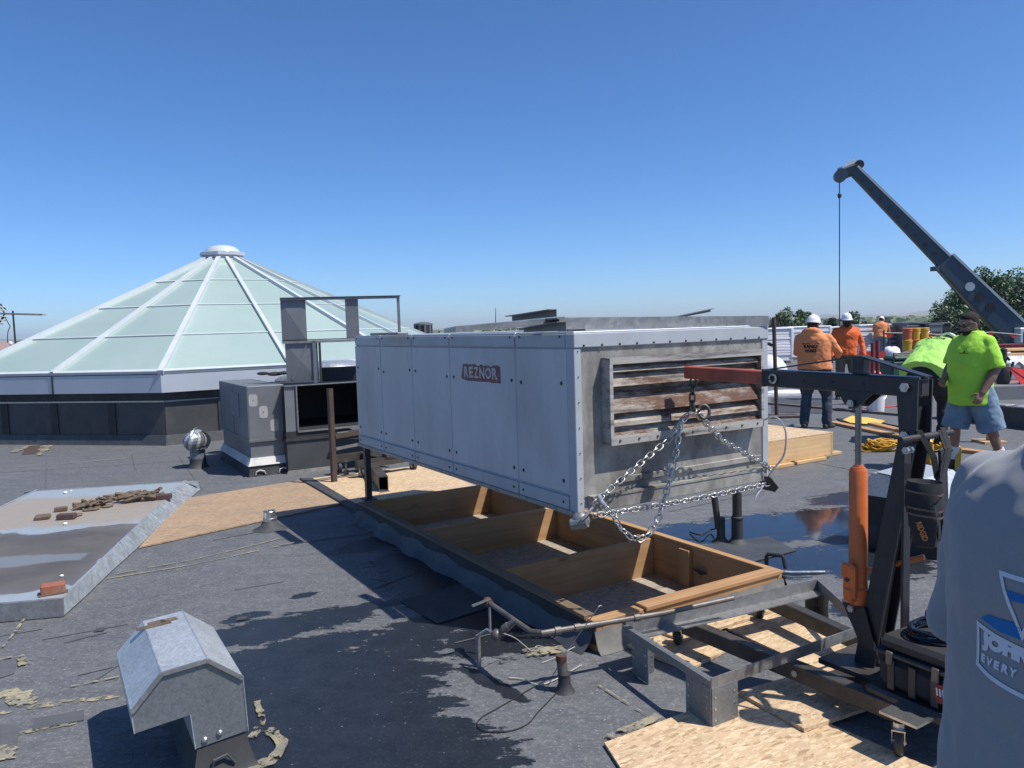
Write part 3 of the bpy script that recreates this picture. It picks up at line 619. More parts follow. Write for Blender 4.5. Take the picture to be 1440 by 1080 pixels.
# pieces lying on top of the unit
def flat_on_unit():
    zt = UZ1+.014
    # long channel
    a = UV(.06, .30, zt+.075); b_ = UV(1.52, .06, zt+.052)
    th = thing('sheet_metal_channel', 'long dirty galvanised channel lying across the top of the rooftop unit', 'metal channel', FR(UV(0, 0, UZ1)))
    mb = MB(); mb.bar(a, b_, .16, .008, bev=0); mb.bar(a+Vector((0, 0, -.03))-EL*.078, b_+Vector((0, 0, -.03))-EL*.078, .006, .062); mb.bar(a+Vector((0, 0, -.03))+EL*.078, b_+Vector((0, 0, -.03))+EL*.078, .006, .062)
    obj(mb, 'channel_web', 'galv_dull', th)
    mb = MB(); mb.box((.0, 0, 0), (.12, .1, .03), FR(UV(.12, .22, zt)) ); mb.box((0, 0, 0), (.1, .1, .014), FR(UV(1.36, .06, zt))); obj(mb, 'spacer', 'duct_grey', th)
    # sloping pan
    th = thing('sheet_metal_pan', 'pale folded sheet metal pan lying tilted on the unit beyond the channel', 'metal pan', FR(UV(.2, 1.2, zt)))
    p = [UV(.08, 1.55, zt+.05), UV(.75, 1.15, zt+.095), UV(.95, 1.75, zt+.075), UV(.25, 2.1, zt+.035)]
    mb = MB(); mb.sheet(p, .004); obj(mb, 'pan_sheet', 'cover_metal', th)
    mb = MB(); mb.sheet([p[0], p[1], p[1]-Vector((0, 0, .05)), p[0]-Vector((0, 0, .035))], .004); mb.sheet([p[3], p[0], p[0]-Vector((0, 0, .035)), p[3]-Vector((0, 0, .03))], .004); mb.sheet([p[1], p[2], p[2]-Vector((0, 0, .06)), p[1]-Vector((0, 0, .05))], .004); obj(mb, 'pan_edge', 'galv_dull', th)
    # brackets
    def bracket(label, p0, p1, h, tilt):
        mb = MB(); d = (p1-p0); up = Vector((0, 0, 1)); n = d.cross(up).normalized()
        mb.sheet([p0, p1, p1+up*h, p0+up*(h-tilt)], .004, n); mb.sheet([p0+up*(h-tilt), p1+up*h, p1+up*h+n*.06, p0+up*(h-tilt)+n*.06], .004)
        o = one(mb, 'metal_bracket', 'duct_grey', label, 'bracket', FR(p0)); 
        mb2 = MB()
        for s in (.15, .4, .8):
            q = p0.lerp(p1, s)+up*(h*.55)-n*.003; mb2.lathe([(.007, -.002), (.007, .004)], 8, Matrix.Translation(q) @ n.to_track_quat('Z', 'Y').to_matrix().to_4x4())
        obj(mb2, 'screw', 'zinc', o, kind='stuff')
    bracket('grey folded bracket on the unit edge, left of the long channel and lowest', UV(.0, .50, zt), UV(.0, .06, zt+.004), .05, .028)
    bracket('dark folded bracket perched at the left end of the long channel', UV(-.02, .60, zt+.07), UV(.06, .24, zt+.085), .042, .012)
    bracket('grey bracket sticking up near the right end of the long channel', UV(1.10, .45, zt+.05), UV(1.36, .33, zt+.095), .02, .006)
    mb = MB(); mb.box((0, 0, 0), (.5, .09, .02), FR(UV(-.01, 2.2, zt), BA+R(93)), .004); one(mb, 'metal_strip', 'galv_dull', 'thin grey metal strip lying behind the tilted pan on the unit', 'metal strip', FR(UV(0, 2.2, zt)))
flat_on_unit()
# ------------------------------------------------------------------ roof curb of lumber with its openings
def curb():
    wood('lumber_old_y', (.21, .14, .085), (.12, .085, .055), 1)
    th = thing('roof_curb', 'open timber roof curb with cross joists below the hanging unit', 'roof curb', FR(UW(0, 0)))
    M = FR(U0); zb = -.145; t = .04
    B = lambda n, m, a, b_, bev=.003: obj(MB(M).box(a, b_, bev=bev), n, m, th)
    B('curb_board', 'lumber_y', (CW0, CL0, zb), (CW0+t, CL1, ZT-.0125)); B('curb_board', 'lumber_y', (CW1-t, CL0, zb), (CW1, CL1, ZT-.012))
    B('curb_board', 'lumber_x', (CW0+t, CL0, zb), (CW1-t, CL0+t, ZT-.012)); B('curb_board', 'lumber_x', (CW0+t, CL1-t, zb), (CW1-t, CL1, ZT-.012))
    for j in (.87, 2.13): B('cross_joist', 'lumber_x', (CW0+t+.001, j-t/2, zb), (CW1-t-.001, j+t/2, ZT-.03))
    B('blocking', 'lumber_z', (CW1-t-.036, .45, zb), (CW1-t-.001, .55, ZT-.03))
    B('blocking', 'lumber_z', (CW1-t-.036, .895, zb), (CW1-t-.001, 1.0, ZT-.03))
    B('top_nailer', 'lumber_old_y', (CW0-.012, CL0+.09, ZT-.0115), (CW0+.055, CL1-.09, ZT+.012))
    B('top_nailer', 'lumber_y', (CW1-.05, CL0+.085, ZT-.0115), (CW1-.018, CL1, ZT+.010)); B('top_nailer', 'lumber_y', (CW1-.0155, CL0, ZT-.0115), (CW1+.014, CL1, ZT+.006))
    B('top_nailer', 'lumber_x', (CW0+.33, CL0-.012, ZT-.0115), (CW1-.02, CL0+.08, ZT+.016), .004); B('top_nailer', 'lumber_x', (CW0-.012, CL0-.012, ZT-.0115), (CW0+.31, CL0+.065, ZT+.008))
    for i, (a, b_) in enumerate(((CL0+t, .849), (.891, 2.109), (2.151, CL1-t))):
        B('floor_panel', 'osb_grey', (CW0+t, a, zb-.02), (CW1-t, b_, zb+.004), 0)
    # flashing membrane turned up round the outside, dark felt above it
    rnd = random.Random(11); n = 60
    mb = MB(M); mb.box((CW0-.008, CL0, .04), (CW0-.002, CL1, ZT-.014)); obj(mb, 'felt_strip', 'rubber_black', th)
    mb = MB(M); rings = []
    for i in range(n+1):
        l_ = CL0+.02+(CL1-CL0-.04)*i/n; q = rnd.random()*.022+.012*math.sin(i*.7)
        rings.append([(CW0-.075-q*.9, l_, .003), (CW0-.042-q*.7, l_, .022+abs(q)*.6), (CW0-.022+q*.3, l_, .06+q*.5), (CW0-.012, l_, .082+q*.8), (CW0-.009, l_, .084+q*.8)])
    mb.loop(rings, close=False, caps=False); obj(mb, 'flashing', 'membrane_flash', th, ang=80)
    mb = MB(M); rings = []
    for i in range(21):
        x = CW0-.012+(CW1-CW0+.02)*i/20; q = rnd.random()*.012
        rings.append([(x, CL0-.05-q, .003), (x, CL0-.026-q, .02+q), (x, CL0-.012, .07+q), (x, CL0-.004, .11+q)])
    mb.loop(rings, close=False, caps=False); obj(mb, 'flashing', 'felt_grey', th, ang=80)
    mb = MB(M); rings = []
    for i in range(n+1):
        l_ = CL0-.01+(CL1-CL0)*i/n; q = rnd.random()*.015
        rings.append([(CW1+.10+q, l_, .003), (CW1+.05+q, l_, .03+q), (CW1+.016, l_, .11), (CW1+.002, l_, .135)])
    mb.loop(rings, close=False, caps=False); obj(mb, 'flashing', 'membrane_flash', th, ang=80)
curb()
# ------------------------------------------------------------------ left side: flat cover, bricks, debris
def cover_mat():
    m, t, b = newmat('cover_top'); g = NG(t); v = g.coord()
    n = g.noise(g.coord((1.0, 1.6, 1)), 1.6, 7, .62); n2 = g.noise(v, 8, 6, .7); n0 = g.noise(g.coord((1.5, .8, 1)), .9, 4, .55)
    sx = g.n('ShaderNodeSeparateXYZ'); g.l(v, sx.inputs[0])
    base = g.mix(n2, (.33, .375, .41), (.25, .295, .33))
    # dried mud: tan rim beyond, dark sediment on the near half
    ex = g.math('SUBTRACT', .88, g.math('ABSOLUTE', g.math('SUBTRACT', sx.outputs[0], -.87)))   # distance to the side edges
    far = g.math('MULTIPLY_ADD', sx.outputs[1], 1.0, -1.95)
    tan_f = g.math('ADD', g.math('MULTIPLY', g.math('SUBTRACT', .95, g.math('ABSOLUTE', g.math('SUBTRACT', sx.outputs[1], 2.75))), 1.2), g.math('MULTIPLY_ADD', n, 1.6, -1.0))
    tan_f = g.math('MINIMUM', tan_f, g.math('MULTIPLY_ADD', ex, 2.2, g.math('MULTIPLY_ADD', n, 1.0, -.50)))
    col = g.mix(g.math('MULTIPLY', g.ramp(tan_f, [(.0, 0.), (.22, 1.)]), .9), base, g.mix(n2, (.36, .30, .235), (.28, .24, .20)))
    drk = g.math('ADD', g.math('MULTIPLY', g.math('SUBTRACT', 1.05, g.math('ABSOLUTE', g.math('SUBTRACT', sx.outputs[1], 1.1))), 1.6), g.math('MULTIPLY_ADD', n0, 1.6, -1.05))
    drk = g.math('MINIMUM', drk, g.math('MULTIPLY_ADD', ex, 3.0, g.math('MULTIPLY_ADD', n, 1.2, -.72)))
    col = g.mix(g.ramp(drk, [(.0, 0.), (.05, .9), (.5, 1.)]), col, g.mix(g.ramp(n, [(.4, 0.), (.62, 1.)]), (.09, .08, .07), (.135, .118, .10)))
    wetb = g.math('ADD', g.math('MULTIPLY', g.math('SUBTRACT', .13, g.math('ABSOLUTE', g.math('SUBTRACT', sx.outputs[1], 1.02))), 4.), g.math('MULTIPLY_ADD', n0, 1.6, -.85))
    wetb = g.math('MINIMUM', wetb, g.math('MULTIPLY_ADD', ex, 3.0, -.6))
    col = g.mix(g.ramp(wetb, [(.0, 0.), (.1, .8)]), col, (.185, .21, .23))
    g.l(col, b.inputs['Base Color']); b.inputs['Roughness'].default_value = .5; b.inputs['Metallic'].default_value = .1; g.bump(n2, b, .1, .004)
cover_mat()
CV = Matrix.Translation(G(90, 868)) @ Matrix.Rotation(R(10.2), 4, 'Z')      # origin: near right base corner; x to the left is negative, y away
def cover():
    th = thing('sheet_metal_cover', 'large flat galvanised curb cover with dried mud lying on the roof', 'metal cover', CV)
    Lc, Wc, h, s = 3.98, 1.76, .112, .075
    sl = lambda y: .010+.145*y/Lc                           # the right flange is splayed more and more outwards
    mb = MB(CV); mb.prism([(-Wc+s, .012), (-sl(0)-.004, .012), (-sl(Lc)-.004, Lc-s), (-Wc+s, Lc-s)], (h-.008, h)); obj(mb, 'cover_top', 'cover_top', th, ang=0)
    ys = [.0, 1.33, 2.38, 3.30, Lc]
    for i in range(4):
        a, b_ = ys[i]+.004, ys[i+1]-.004; P = []
        for k in range(5):
            y = a+(b_-a)*k/4; w_ = .004*math.sin(y*5); P.append([(0.0+w_, y, .010), (-sl(y)+w_, y, h+.003), (-sl(y)-.016, y, h+.003), (-sl(y)-.014, y, h-.004), (-.008, y, .004)])
        mb = MB(CV); mb.loop(P); obj(mb, 'edge_flange', 'cover_metal', th, ang=25)
        if i < 3: mb = MB(CV); mb.loop([[(.004, y, .012), (-sl(y)+.003, y, h+.007), (-sl(y)-.018, y, h+.007), (-sl(y)-.01, y, h-.004), (-.004, y, .006)] for y in (b_-.014, b_+.016)]); obj(mb, 'flange_lap', 'galv_bright', th, ang=25)
        mb = MB(CV); mb.loop([[(-Wc, y, .012), (-Wc+s+.004, y, h+.003), (-Wc+s+.03, y, h+.003), (-Wc+s+.01, y, h-.014)] for y in (a, b_)]); obj(mb, 'edge_flange', 'cover_metal', th, ang=25)
    mb = MB(CV); mb.loop([[(x, -.004, .006), (x, -.002, h+.005), (x, .028, h+.005), (x, .02, h-.005), (x, .006, .006)] for x in (-Wc, 0.0)]); obj(mb, 'edge_flange', 'galv_dull', th, ang=25)
    mb = MB(CV); mb.loop([[(x, Lc, .008), (x, Lc-s, h+.004), (x, Lc-s-.02, h+.004), (x, Lc-.03, .0)] for x in (-Wc, -.004)]); obj(mb, 'edge_flange', 'cover_metal', th, ang=25)
    mb = MB(CV); mb.box((-Wc+.1, .05, .0), (-.2, Lc-.1, .1)); obj(mb, 'underside', 'galv_dull', th)
cover()
ZC = .113
def brick(u, v, rz, mat, label, sz=(.2, .095, .06), tilt=0.0, mortar=False):
    p = G(u, v, ZC); M = Matrix.Translation(p) @ Matrix.Rotation(rz, 4, 'Z') @ Matrix.Rotation(tilt, 4, 'X')
    mb = MB(M); mb.box((-sz[0]/2, -sz[1]/2, 0), (sz[0]/2, sz[1]/2, sz[2]), bev=.006)
    o = one(mb, 'brick', mat, label, 'brick', M, 'loose bricks on the flat metal cover')
    if mortar:
        q = MB(M); q.box((-sz[0]/2-.012, -sz[1]/2-.01, -.0), (sz[0]/2+.015, sz[1]/2-.03, .008)); obj(q, 'mortar_scrap', 'debris', o)
brick(75, 834, R(28), 'brick_red', 'orange red brick at the near corner of the flat metal cover', (.135, .085, .062), mortar=True)
brick(94, 730, R(8), 'brick_dark', 'dark brick near the middle of the cover, right of the flat rubble', (.15, .075, .05))
brick(60, 730, R(20), 'debris', 'broken flat chunk of brick, nearest the left picture edge', (.12, .10, .035), R(6))
brick(86, 719, R(20), 'debris', 'small grey brown brick chunk lying behind the dark brick', (.105, .055, .042))
brick(230, 702, R(12), 'brick_dark', 'dark brick at the far right corner of the cover beside the debris', (.15, .075, .05))
def debris():
    rnd = random.Random(21); c = G(170, 708, ZC); mb = MB()
    for i in range(34):
        t = rnd.uniform(-1, 1); p = c+EW*0+Vector((t*.27+rnd.gauss(0, .035), t*.16+rnd.gauss(0, .07), .006+rnd.random()*.07*(1-abs(t)))); d = Vector((1, .35+rnd.gauss(0, .5), rnd.gauss(0, .12))).normalized()
        L = rnd.uniform(.10, .30); pts = [p+d*(L*(k/4-.5))+Vector((rnd.gauss(0, .008), rnd.gauss(0, .008), abs(rnd.gauss(0, .012))+.018)) for k in range(5)]
        w_ = rnd.uniform(.013, .026); mb.tube(pts, [w_*rnd.uniform(.7, 1.1) for _ in pts], 5)
    q = G(138, 712, ZC)
    for i in range(14):
        p = q+Vector((rnd.gauss(0, .05), rnd.gauss(0, .22), .01)); mb.blob(p, rnd.uniform(.03, .06), rnd.uniform(.03, .07), rnd.uniform(.006, .016), 7, 4)
    one(mb, 'debris_pile', 'debris', 'tangled heap of brown sealant strips and mud on the flat cover', 'debris', c, None, 'stuff')
    for (u, v, r, lb) in ((92, 694, .022, 'tiny white scrap at the far edge of the flat cover, larger one'), (92, 738, .02, 'tiny white scrap just in front of the dark brick'), (87, 811, .014, 'tiny white scrap behind the orange red brick'), (100, 691, .012, 'smallest white scrap at the far edge of the flat cover')):
        mb = MB(Matrix.Translation(G(u, v, ZC))); mb.blob((0, 0, r*.5), r, r*.8, r*.6, 7, 5)
        one(mb, 'scrap', 'white_plastic', lb, 'scrap', G(u, v, ZC), 'white scraps on the flat cover')
debris()
# ------------------------------------------------------------------ sheets of OSB
def osb_sheet(name, uvs, label, mat='osb', z=.004, t=.012, lumps=None, M=None):
    pts = [G(u, v, z) if not isinstance(u, Vector) else u for u, v in uvs]
    base = FR(pts[0]); mb = MB(); mb.sheet(pts, t, (0, 0, 1)); return one(mb, name, mat, label, 'osb sheet', base, ang=0)
osb_sheet('osb_sheet', ((196, 771), (490, 707), (432, 675), (262, 702)), 'worn brown OSB sheet lying between the flat cover and the timber curb', 'osb_worn', .006)
def bl(w_, l_, z=0.0): return (UW(w_, l_, z), None)
osb_sheet('osb_sheet', (bl(.03, 3.40, .03), bl(1.36, 3.40, .03), bl(1.45, 5.3, .03), bl(.10, 5.35, .03)), 'sunlit OSB sheet beyond the far end of the timber curb', 'osb', .03, .014)
mb = MB(); mb.sheet([UW(-.05, 3.36, .0), UW(.03, 3.38, .0), UW(.10, 5.4, .0), UW(-.01, 5.5, .0)], .04, (0, 0, 1)); one(mb, 'membrane_edge', 'membrane_flash', 'dark strip of loose roofing membrane along the sunlit OSB sheet', 'membrane strip', FR(UW(-.05, 3.36)))
osb_sheet('osb_sheet', ((850, 1048), (1052, 972), (1330, 1092), (1180, 1290), (960, 1220)), 'large pale OSB sheet on the near roof in front of the hoist', 'osb', .005)
osb_sheet('osb_sheet', ((1038, 977), (1131, 1030), (1262, 985), (1180, 935)), 'smaller OSB offcut lying on the large sheet under the hoist leg', 'osb', .019, .016)
osb_sheet('osb_sheet', ((868, 905), (968, 945), (1045, 905), (940, 882)), 'narrow OSB offcut below the near corner of the steel frame', 'osb', .004)
osb_sheet('osb_sheet', ((1018, 884), (1150, 945), (1235, 905), (1090, 842)), 'OSB offcut in the sun between the two hoist legs', 'osb', .004)
osb_sheet('osb_sheet', ((890, 878), (960, 903), (1098, 858), (1068, 832)), 'narrow OSB offcut along the near end of the timber curb', 'osb', .018, .014)
# ------------------------------------------------------------------ sheet metal hoods
def hood(q, wleg, prof_uv, ridge_len, label, mat='galvanised', curb=True):
    """gooseneck hood: profile seen in the picture, laid on its own upright front face through q; runs back along the building"""
    n = EL; pts = [onplane(u, v, q, n) for u, v in prof_uv]; M = FR(q)
    th = thing('vent_hood', label, 'vent hood', M)
    back = [p+EL*ridge_len for p in pts]; k = len(pts)
    mb = MB(); mb.sheet(pts, .004, -EL); obj(mb, 'front_sheet', 'galv_dark', th, ang=0)
    mb = MB(); mb.sheet(back, .004, EL); obj(mb, 'back_sheet', 'galvanised', th, ang=0)
    for i in range(3):
        mb = MB(); a, b_ = pts[i], pts[i+1]; m = (pts[0]+pts[2]+pts[4])/3
        mb.sheet([a, b_, b_+EL*ridge_len, a+EL*ridge_len], .003); obj(mb, 'hood_sheet', mat, th, ang=0)
        sm = MB(); sm.bar(b_-EL*.004, b_+EL*ridge_len, .012, .008); obj(sm, 'folded_seam', 'galv_bright', th)
    mb = MB(); mb.sheet([pts[3], pts[4], pts[4]+EL*ridge_len, pts[3]+EL*ridge_len], .003); obj(mb, 'hood_sheet', 'galvanised', th, ang=0)
    return th, pts
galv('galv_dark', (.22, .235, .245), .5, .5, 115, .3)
def hoods():
    q = G(352, 1076, .0); uv = [(189.6, 1031.5), (185.2, 1001), (227.5, 947), (291.7, 928), (341, 952.7), (348.5, 1027), (275.6, 1053), (268.3, 1005)]
    # order: lower-left, left, ridge-left, ridge-right, right, right-bottom, leg-left-bottom, leg-left-top
    n = EL; pts = [onplane(u, v, q, n) for u, v in uv]; ln = .62; M = FR(q)
    th = thing('vent_hood', 'galvanised gooseneck vent hood standing on the near roof at lower left', 'vent hood', M)
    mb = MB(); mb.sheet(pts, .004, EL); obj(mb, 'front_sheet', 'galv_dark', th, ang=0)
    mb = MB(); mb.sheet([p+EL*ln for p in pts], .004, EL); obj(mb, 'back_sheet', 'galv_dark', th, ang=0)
    for i, j in ((0, 1), (1, 2), (2, 3), (3, 4), (4, 5), (6, 7)):
        mb = MB(); mb.sheet([pts[i]-EL*.003, pts[j]-EL*.003, pts[j]+EL*(ln+.01), pts[i]+EL*(ln+.01)], .003); obj(mb, 'hood_sheet', 'galvanised', th, ang=0)
    for i in (1, 2, 3, 4):
        mb = MB(); mb.tube([pts[i]-EL*.006, pts[i]+EL*(ln+.012)], .0045, 6); obj(mb, 'folded_seam', 'galv_bright', th)
    mb = MB()
    for i, j in ((1, 2), (2, 3), (3, 4)): mb.bar(pts[i]-EL*.006, pts[j]-EL*.006, .012, .014)
    obj(mb, 'front_lip', 'galv_dull', th)
    mb = MB()
    for (u, v) in ((309, 1030), (288, 1040)):
        p = onplane(u, v, q, n)-EL*.003; mb.lathe([(.012, -.002), (.012, .003), (.006, .008)], 10, Matrix.Translation(p) @ (-EL).to_track_quat('Z', 'Y').to_matrix().to_4x4())
    obj(mb, 'screw', 'zinc', th)
    # mud on the ridge
    mb = MB(); c = pts[2].lerp(pts[3], .3)+EL*(ln-.06); d = (pts[3]-pts[2]).normalized(); up = d.cross(EL) if d.cross(EL).z > 0 else -d.cross(EL)
    for k, (a, b_) in enumerate(((0, .0), (.05, -.01), (.02, -.035), (-.05, -.03))): 
        s = .035; p = c+d*a+EL*b_+up*.004; mb.sheet([p-d*s-EL*.012, p+d*s-EL*.018, p+d*s*.8+EL*.02, p-d*s+EL*.025], .002, up)
    obj(mb, 'mud_patch', 'debris', th)
    # curb under the leg
    a = pts[6]; b_ = pts[5]; a0 = Vector((a.x, a.y, 0)); b0 = Vector((b_.x, b_.y, 0))
    mb = MB(); w_ = (b0-a0).length; 
    mb.loop([[a0-EW*e+EL*(-e)+Vector((0, 0, z)), b0+EW*e-EL*e+Vector((0, 0, z)), b0+EW*e+EL*(ln+e)+Vector((0, 0, z)), a0-EW*e+EL*(ln+e)+Vector((0, 0, z))] for z, e in ((0, .035), (.03, .015), (a.z+.01, -.008))])
    obj(mb, 'curb', 'rubber_black', th)
    mb = MB(); mb.tube([a0+EW*w_*.25-EL*.02+Vector((0, 0, .03)), a0+EW*w_*.3-EL*.024+Vector((0, 0, .075)), a0+EW*w_*.55-EL*.024+Vector((0, 0, .085)), a0+EW*w_*.7-EL*.02+Vector((0, 0, .04))], .006, 6); obj(mb, 'flashing_fold', 'membrane_flash', th)
    # second hood beyond the mast
    q2 = G(1325, 782); B0 = FR(q2, R(38))
    th = thing('vent_hood', 'galvanised vent hood on a black curb, half hidden behind the hoist mast', 'vent hood', B0)
    mb = MB(B0); mb.loop([[(-.13, -.02, z), (.48, -.02, z), (.48, .62, z), (-.13, .62, z)] for z in (0, .16)]); obj(mb, 'curb', 'rubber_black', th)
    prof = [(-.13, .15), (-.13, .42), (-.02, .57), (.22, .60), (.46, .52), (.46, .15)]
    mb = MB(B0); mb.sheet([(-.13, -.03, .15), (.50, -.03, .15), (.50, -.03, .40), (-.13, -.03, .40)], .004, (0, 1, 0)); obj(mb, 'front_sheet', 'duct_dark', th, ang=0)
    mb = MB(B0); mb.loop([[(-.135, -.035, .395), (-.105, .13, .53), (.47, .13, .53), (.505, -.035, .395)], [(-.135, -.035, .40), (-.105, .13, .535), (.47, .13, .535), (.505, -.035, .40)]]); obj(mb, 'hood_sheet', 'galvanised', th, ang=0)
    mb = MB(B0); mb.loop([[(-.105, .13, .53), (-.105, .42, .555), (.47, .42, .555), (.47, .13, .53)], [(-.105, .13, .536), (-.105, .42, .561), (.47, .42, .561), (.47, .13, .536)]]); obj(mb, 'hood_sheet', 'galvanised', th, ang=0)
    mb = MB(B0); mb.loop([[(-.13, .0, .16), (.47, .0, .16), (.47, .6, .16), (-.13, .6, .16)], [(-.13, .0, .385), (.47, .0, .385), (.47, .6, .385), (-.13, .6, .385)]]); obj(mb, 'hood_body', 'duct_dark', th, ang=20)
    mb = MB(B0); mb.loop([[(-.132, -.0, .386), (.472, .0, .386), (.472, .6, .386), (-.132, .6, .386)], [(-.1, .13, .527), (.45, .13, .527), (.45, .45, .55), (-.1, .45, .55)]]); obj(mb, 'hood_body', 'galvanised', th, ang=20)
hoods()
# ------------------------------------------------------------------ turbine vent, flue, stubs
def turbine():
    p = G(279, 657); M = Matrix.Translation(p)
    th = thing('turbine_vent', 'round galvanised turbine vent on a dark pipe left of the grey cabinet', 'turbine vent', M)
    mb = MB(M); mb.lathe([(.135, 0), (.12, .02), (.105, .06), (.10, .12)], 20); obj(mb, 'flashing_collar', 'rubber_black', th)
    mb = MB(M); mb.lathe([(.098, .10), (.094, .20), (.098, .205), (.092, .21), (.10, .26)], 20); obj(mb, 'neck', 'galv_dark', th)
    T = M @ Matrix.Translation((0, 0, .345)) @ Matrix.Rotation(R(8), 4, 'X')
    for k in range(20):
        mb = MB(T); a = 2*math.pi*k/20; L = []; Q = []
        for j in range(9):
            t = math.pi*(.13+.74*j/8); r = .172*math.sin(t); z = -.14*math.cos(t); tw = a+j*.09
            L.append((r*math.cos(tw), r*math.sin(tw), z)); Q.append((r*.86*math.cos(tw+.36), r*.86*math.sin(tw+.36), z*.97))
        for j in range(8): mb.add([L[j], L[j+1], Q[j+1], Q[j]], [[0, 1, 2, 3]])
        obj(mb, 'vane', 'galvanised' if k % 2 else 'galv_dark', th, ang=60)
    mb = MB(T); mb.lathe([(.075, .125), (.07, .138), (.03, .15), (.004, .152)], 16); obj(mb, 'top_cap', 'galv_bright', th)
    mb = MB(M); mb.tube([(-.05+.185*math.cos(t), -.10, .33+.185*math.sin(t)) if False else (-.035+.03*math.sin(t), -.17*math.cos(t), .33+.185*math.sin(t)) for t in (math.pi*k/12 for k in range(13))], .011, 6); obj(mb, 'brace_strap', 'zinc', th)
    mb = MB(M); mb.lathe([(.13, .325), (.13, .34), (.02, .34), (.02, .325)], 16, Matrix.Translation((0, 0, -.08))); obj(mb, 'lower_ring', 'galv_dark', th)
turbine()
def flue():
    p = G(318, 655)+Vector((-.25, 1.1, 0)); M = Matrix.Translation(p)
    th = thing('flue_pipe', 'dark flue pipe with a pale cap standing behind the turbine vent', 'flue', M)
    mb = MB(M); mb.lathe([(.19, 0), (.15, .03), (.12, .05), (.12, .52)], 16); obj(mb, 'pipe', 'duct_dark', th)
    mb = MB(M); mb.lathe([(.14, .50), (.15, .53), (.15, .57), (.11, .61), (.1, .63), (.01, .635)], 16); obj(mb, 'cap', 'galv_bright', th)
    for k in range(4):
        mb = MB(M); a = k*math.pi/2+.4; mb.box((.135, -.012, .45), (.155, .012, .60), Matrix.Rotation(a, 4, 'Z')); obj(mb, 'clip', 'dark_steel', th)
    mb = MB(M); mb.tube([(.05, -.14, .18), (-.05, -.22, .18)], .06, 12); obj(mb, 'side_outlet', 'duct_dark', th)
    q = G(322, 672)+Vector((.0, .75, 0)); M = Matrix.Translation(q); mb = MB(M); mb.box((-.05, -.05, 0), (.05, .05, .3), bev=.01); mb.box((-.07, -.07, .0), (.07, .07, .04)); mb.lathe([(.06, .3), (.06, .33), (.02, .35)], 10)
    one(mb, 'conduit_post', 'duct_dark', 'short dark post at the left foot of the grey cabinet', 'post', M)
flue()
def pipe_stub(u, v, h, r, mat, label, collar=.0, lean=(0, 0), top=None):
    p = G(u, v); M = Matrix.Translation(p); th = thing('vent_pipe', label, 'vent pipe', M)
    mb = MB(M); mb.lathe([(r*2.1+collar, .0), (r*1.7+collar*.4, .012), (r*1.25, .04), (r*1.2, h*.45), (r*1.28, h*.46), (r*1.28, h*.5), (r*1.1, h*.52)], 14); obj(mb, 'boot', 'rubber_black', th)
    mb = MB(M); a = Vector((lean[0]*.4, lean[1]*.4, h*.3)); b_ = Vector((lean[0], lean[1], h)); mb.tube([a, b_], r, 12); obj(mb, 'pipe', mat, th)
    if top: mb = MB(M); mb.lathe([(r*1.05, h-.03), (r*1.08, h), (r*.85, h+.001), (r*.8, h-.02)], 12, Matrix.Translation((lean[0], lean[1], 0))); obj(mb, 'rim', top, th)
    return th
pipe_stub(1014, 762, .37, .026, 'dark_steel', 'thin dark vent pipe, left one of the pair beyond the curb', .02, (-.045, .02))
pipe_stub(1037, 764, .41, .036, 'dark_steel', 'thicker dark vent pipe, right one of the pair beyond the curb', .02)
pipe_stub(794, 972, .175, .024, 'pipe_grey', 'short rusty pipe stub in the roof near the steel frame', .0, (-.012, 0), 'rust')
def vent380():
    p = G(380, 744); M = Matrix.Translation(p); th = thing('vent_pipe', 'squat chrome topped vent pipe beside the worn OSB sheet', 'vent pipe', M)
    mb = MB(M); mb.lathe([(.15, 0), (.13, .008), (.085, .03), (.06, .075), (.055, .08)], 18); obj(mb, 'lead_boot', 'seam_dark', th)
    mb = MB(M); mb.lathe([(.058, .07), (.058, .10), (.052, .105), (.05, .155), (.054, .16), (.05, .165), (.042, .16), (.04, .11)], 18, caps=False); obj(mb, 'pipe', 'zinc', th)
    mb = MB(M); mb.lathe([(.041, .14), (.01, .139)], 16); obj(mb, 'opening', 'duct_dark', th)
vent380()
def ubolt():
    p = G(1078, 800); q = G(1102, 803); up = Vector((0, 0, 1))
    mb = MB(); mb.tube([p, p+up*.085, p+up*.105+(q-p)*.1, q+up*.105-(q-p)*.1+up*.0, q+up*.085, q+up*.02+(q-p)*.12], .014, 8)
    one(mb, 'conduit_bracket', 'black_tape', 'bent black conduit stub shaped like a staple beside the puddle', 'conduit', p)
    mb = MB(); mb.tube([G(1085, 805)+up*.01, G(1115, 807)+up*.012, G(1160, 806)+up*.01], .008, 6); one(mb, 'conduit', 'galv_bright', 'pale thin conduit lying at the puddle edge by the curb', 'conduit', G(1085, 805))
ubolt()
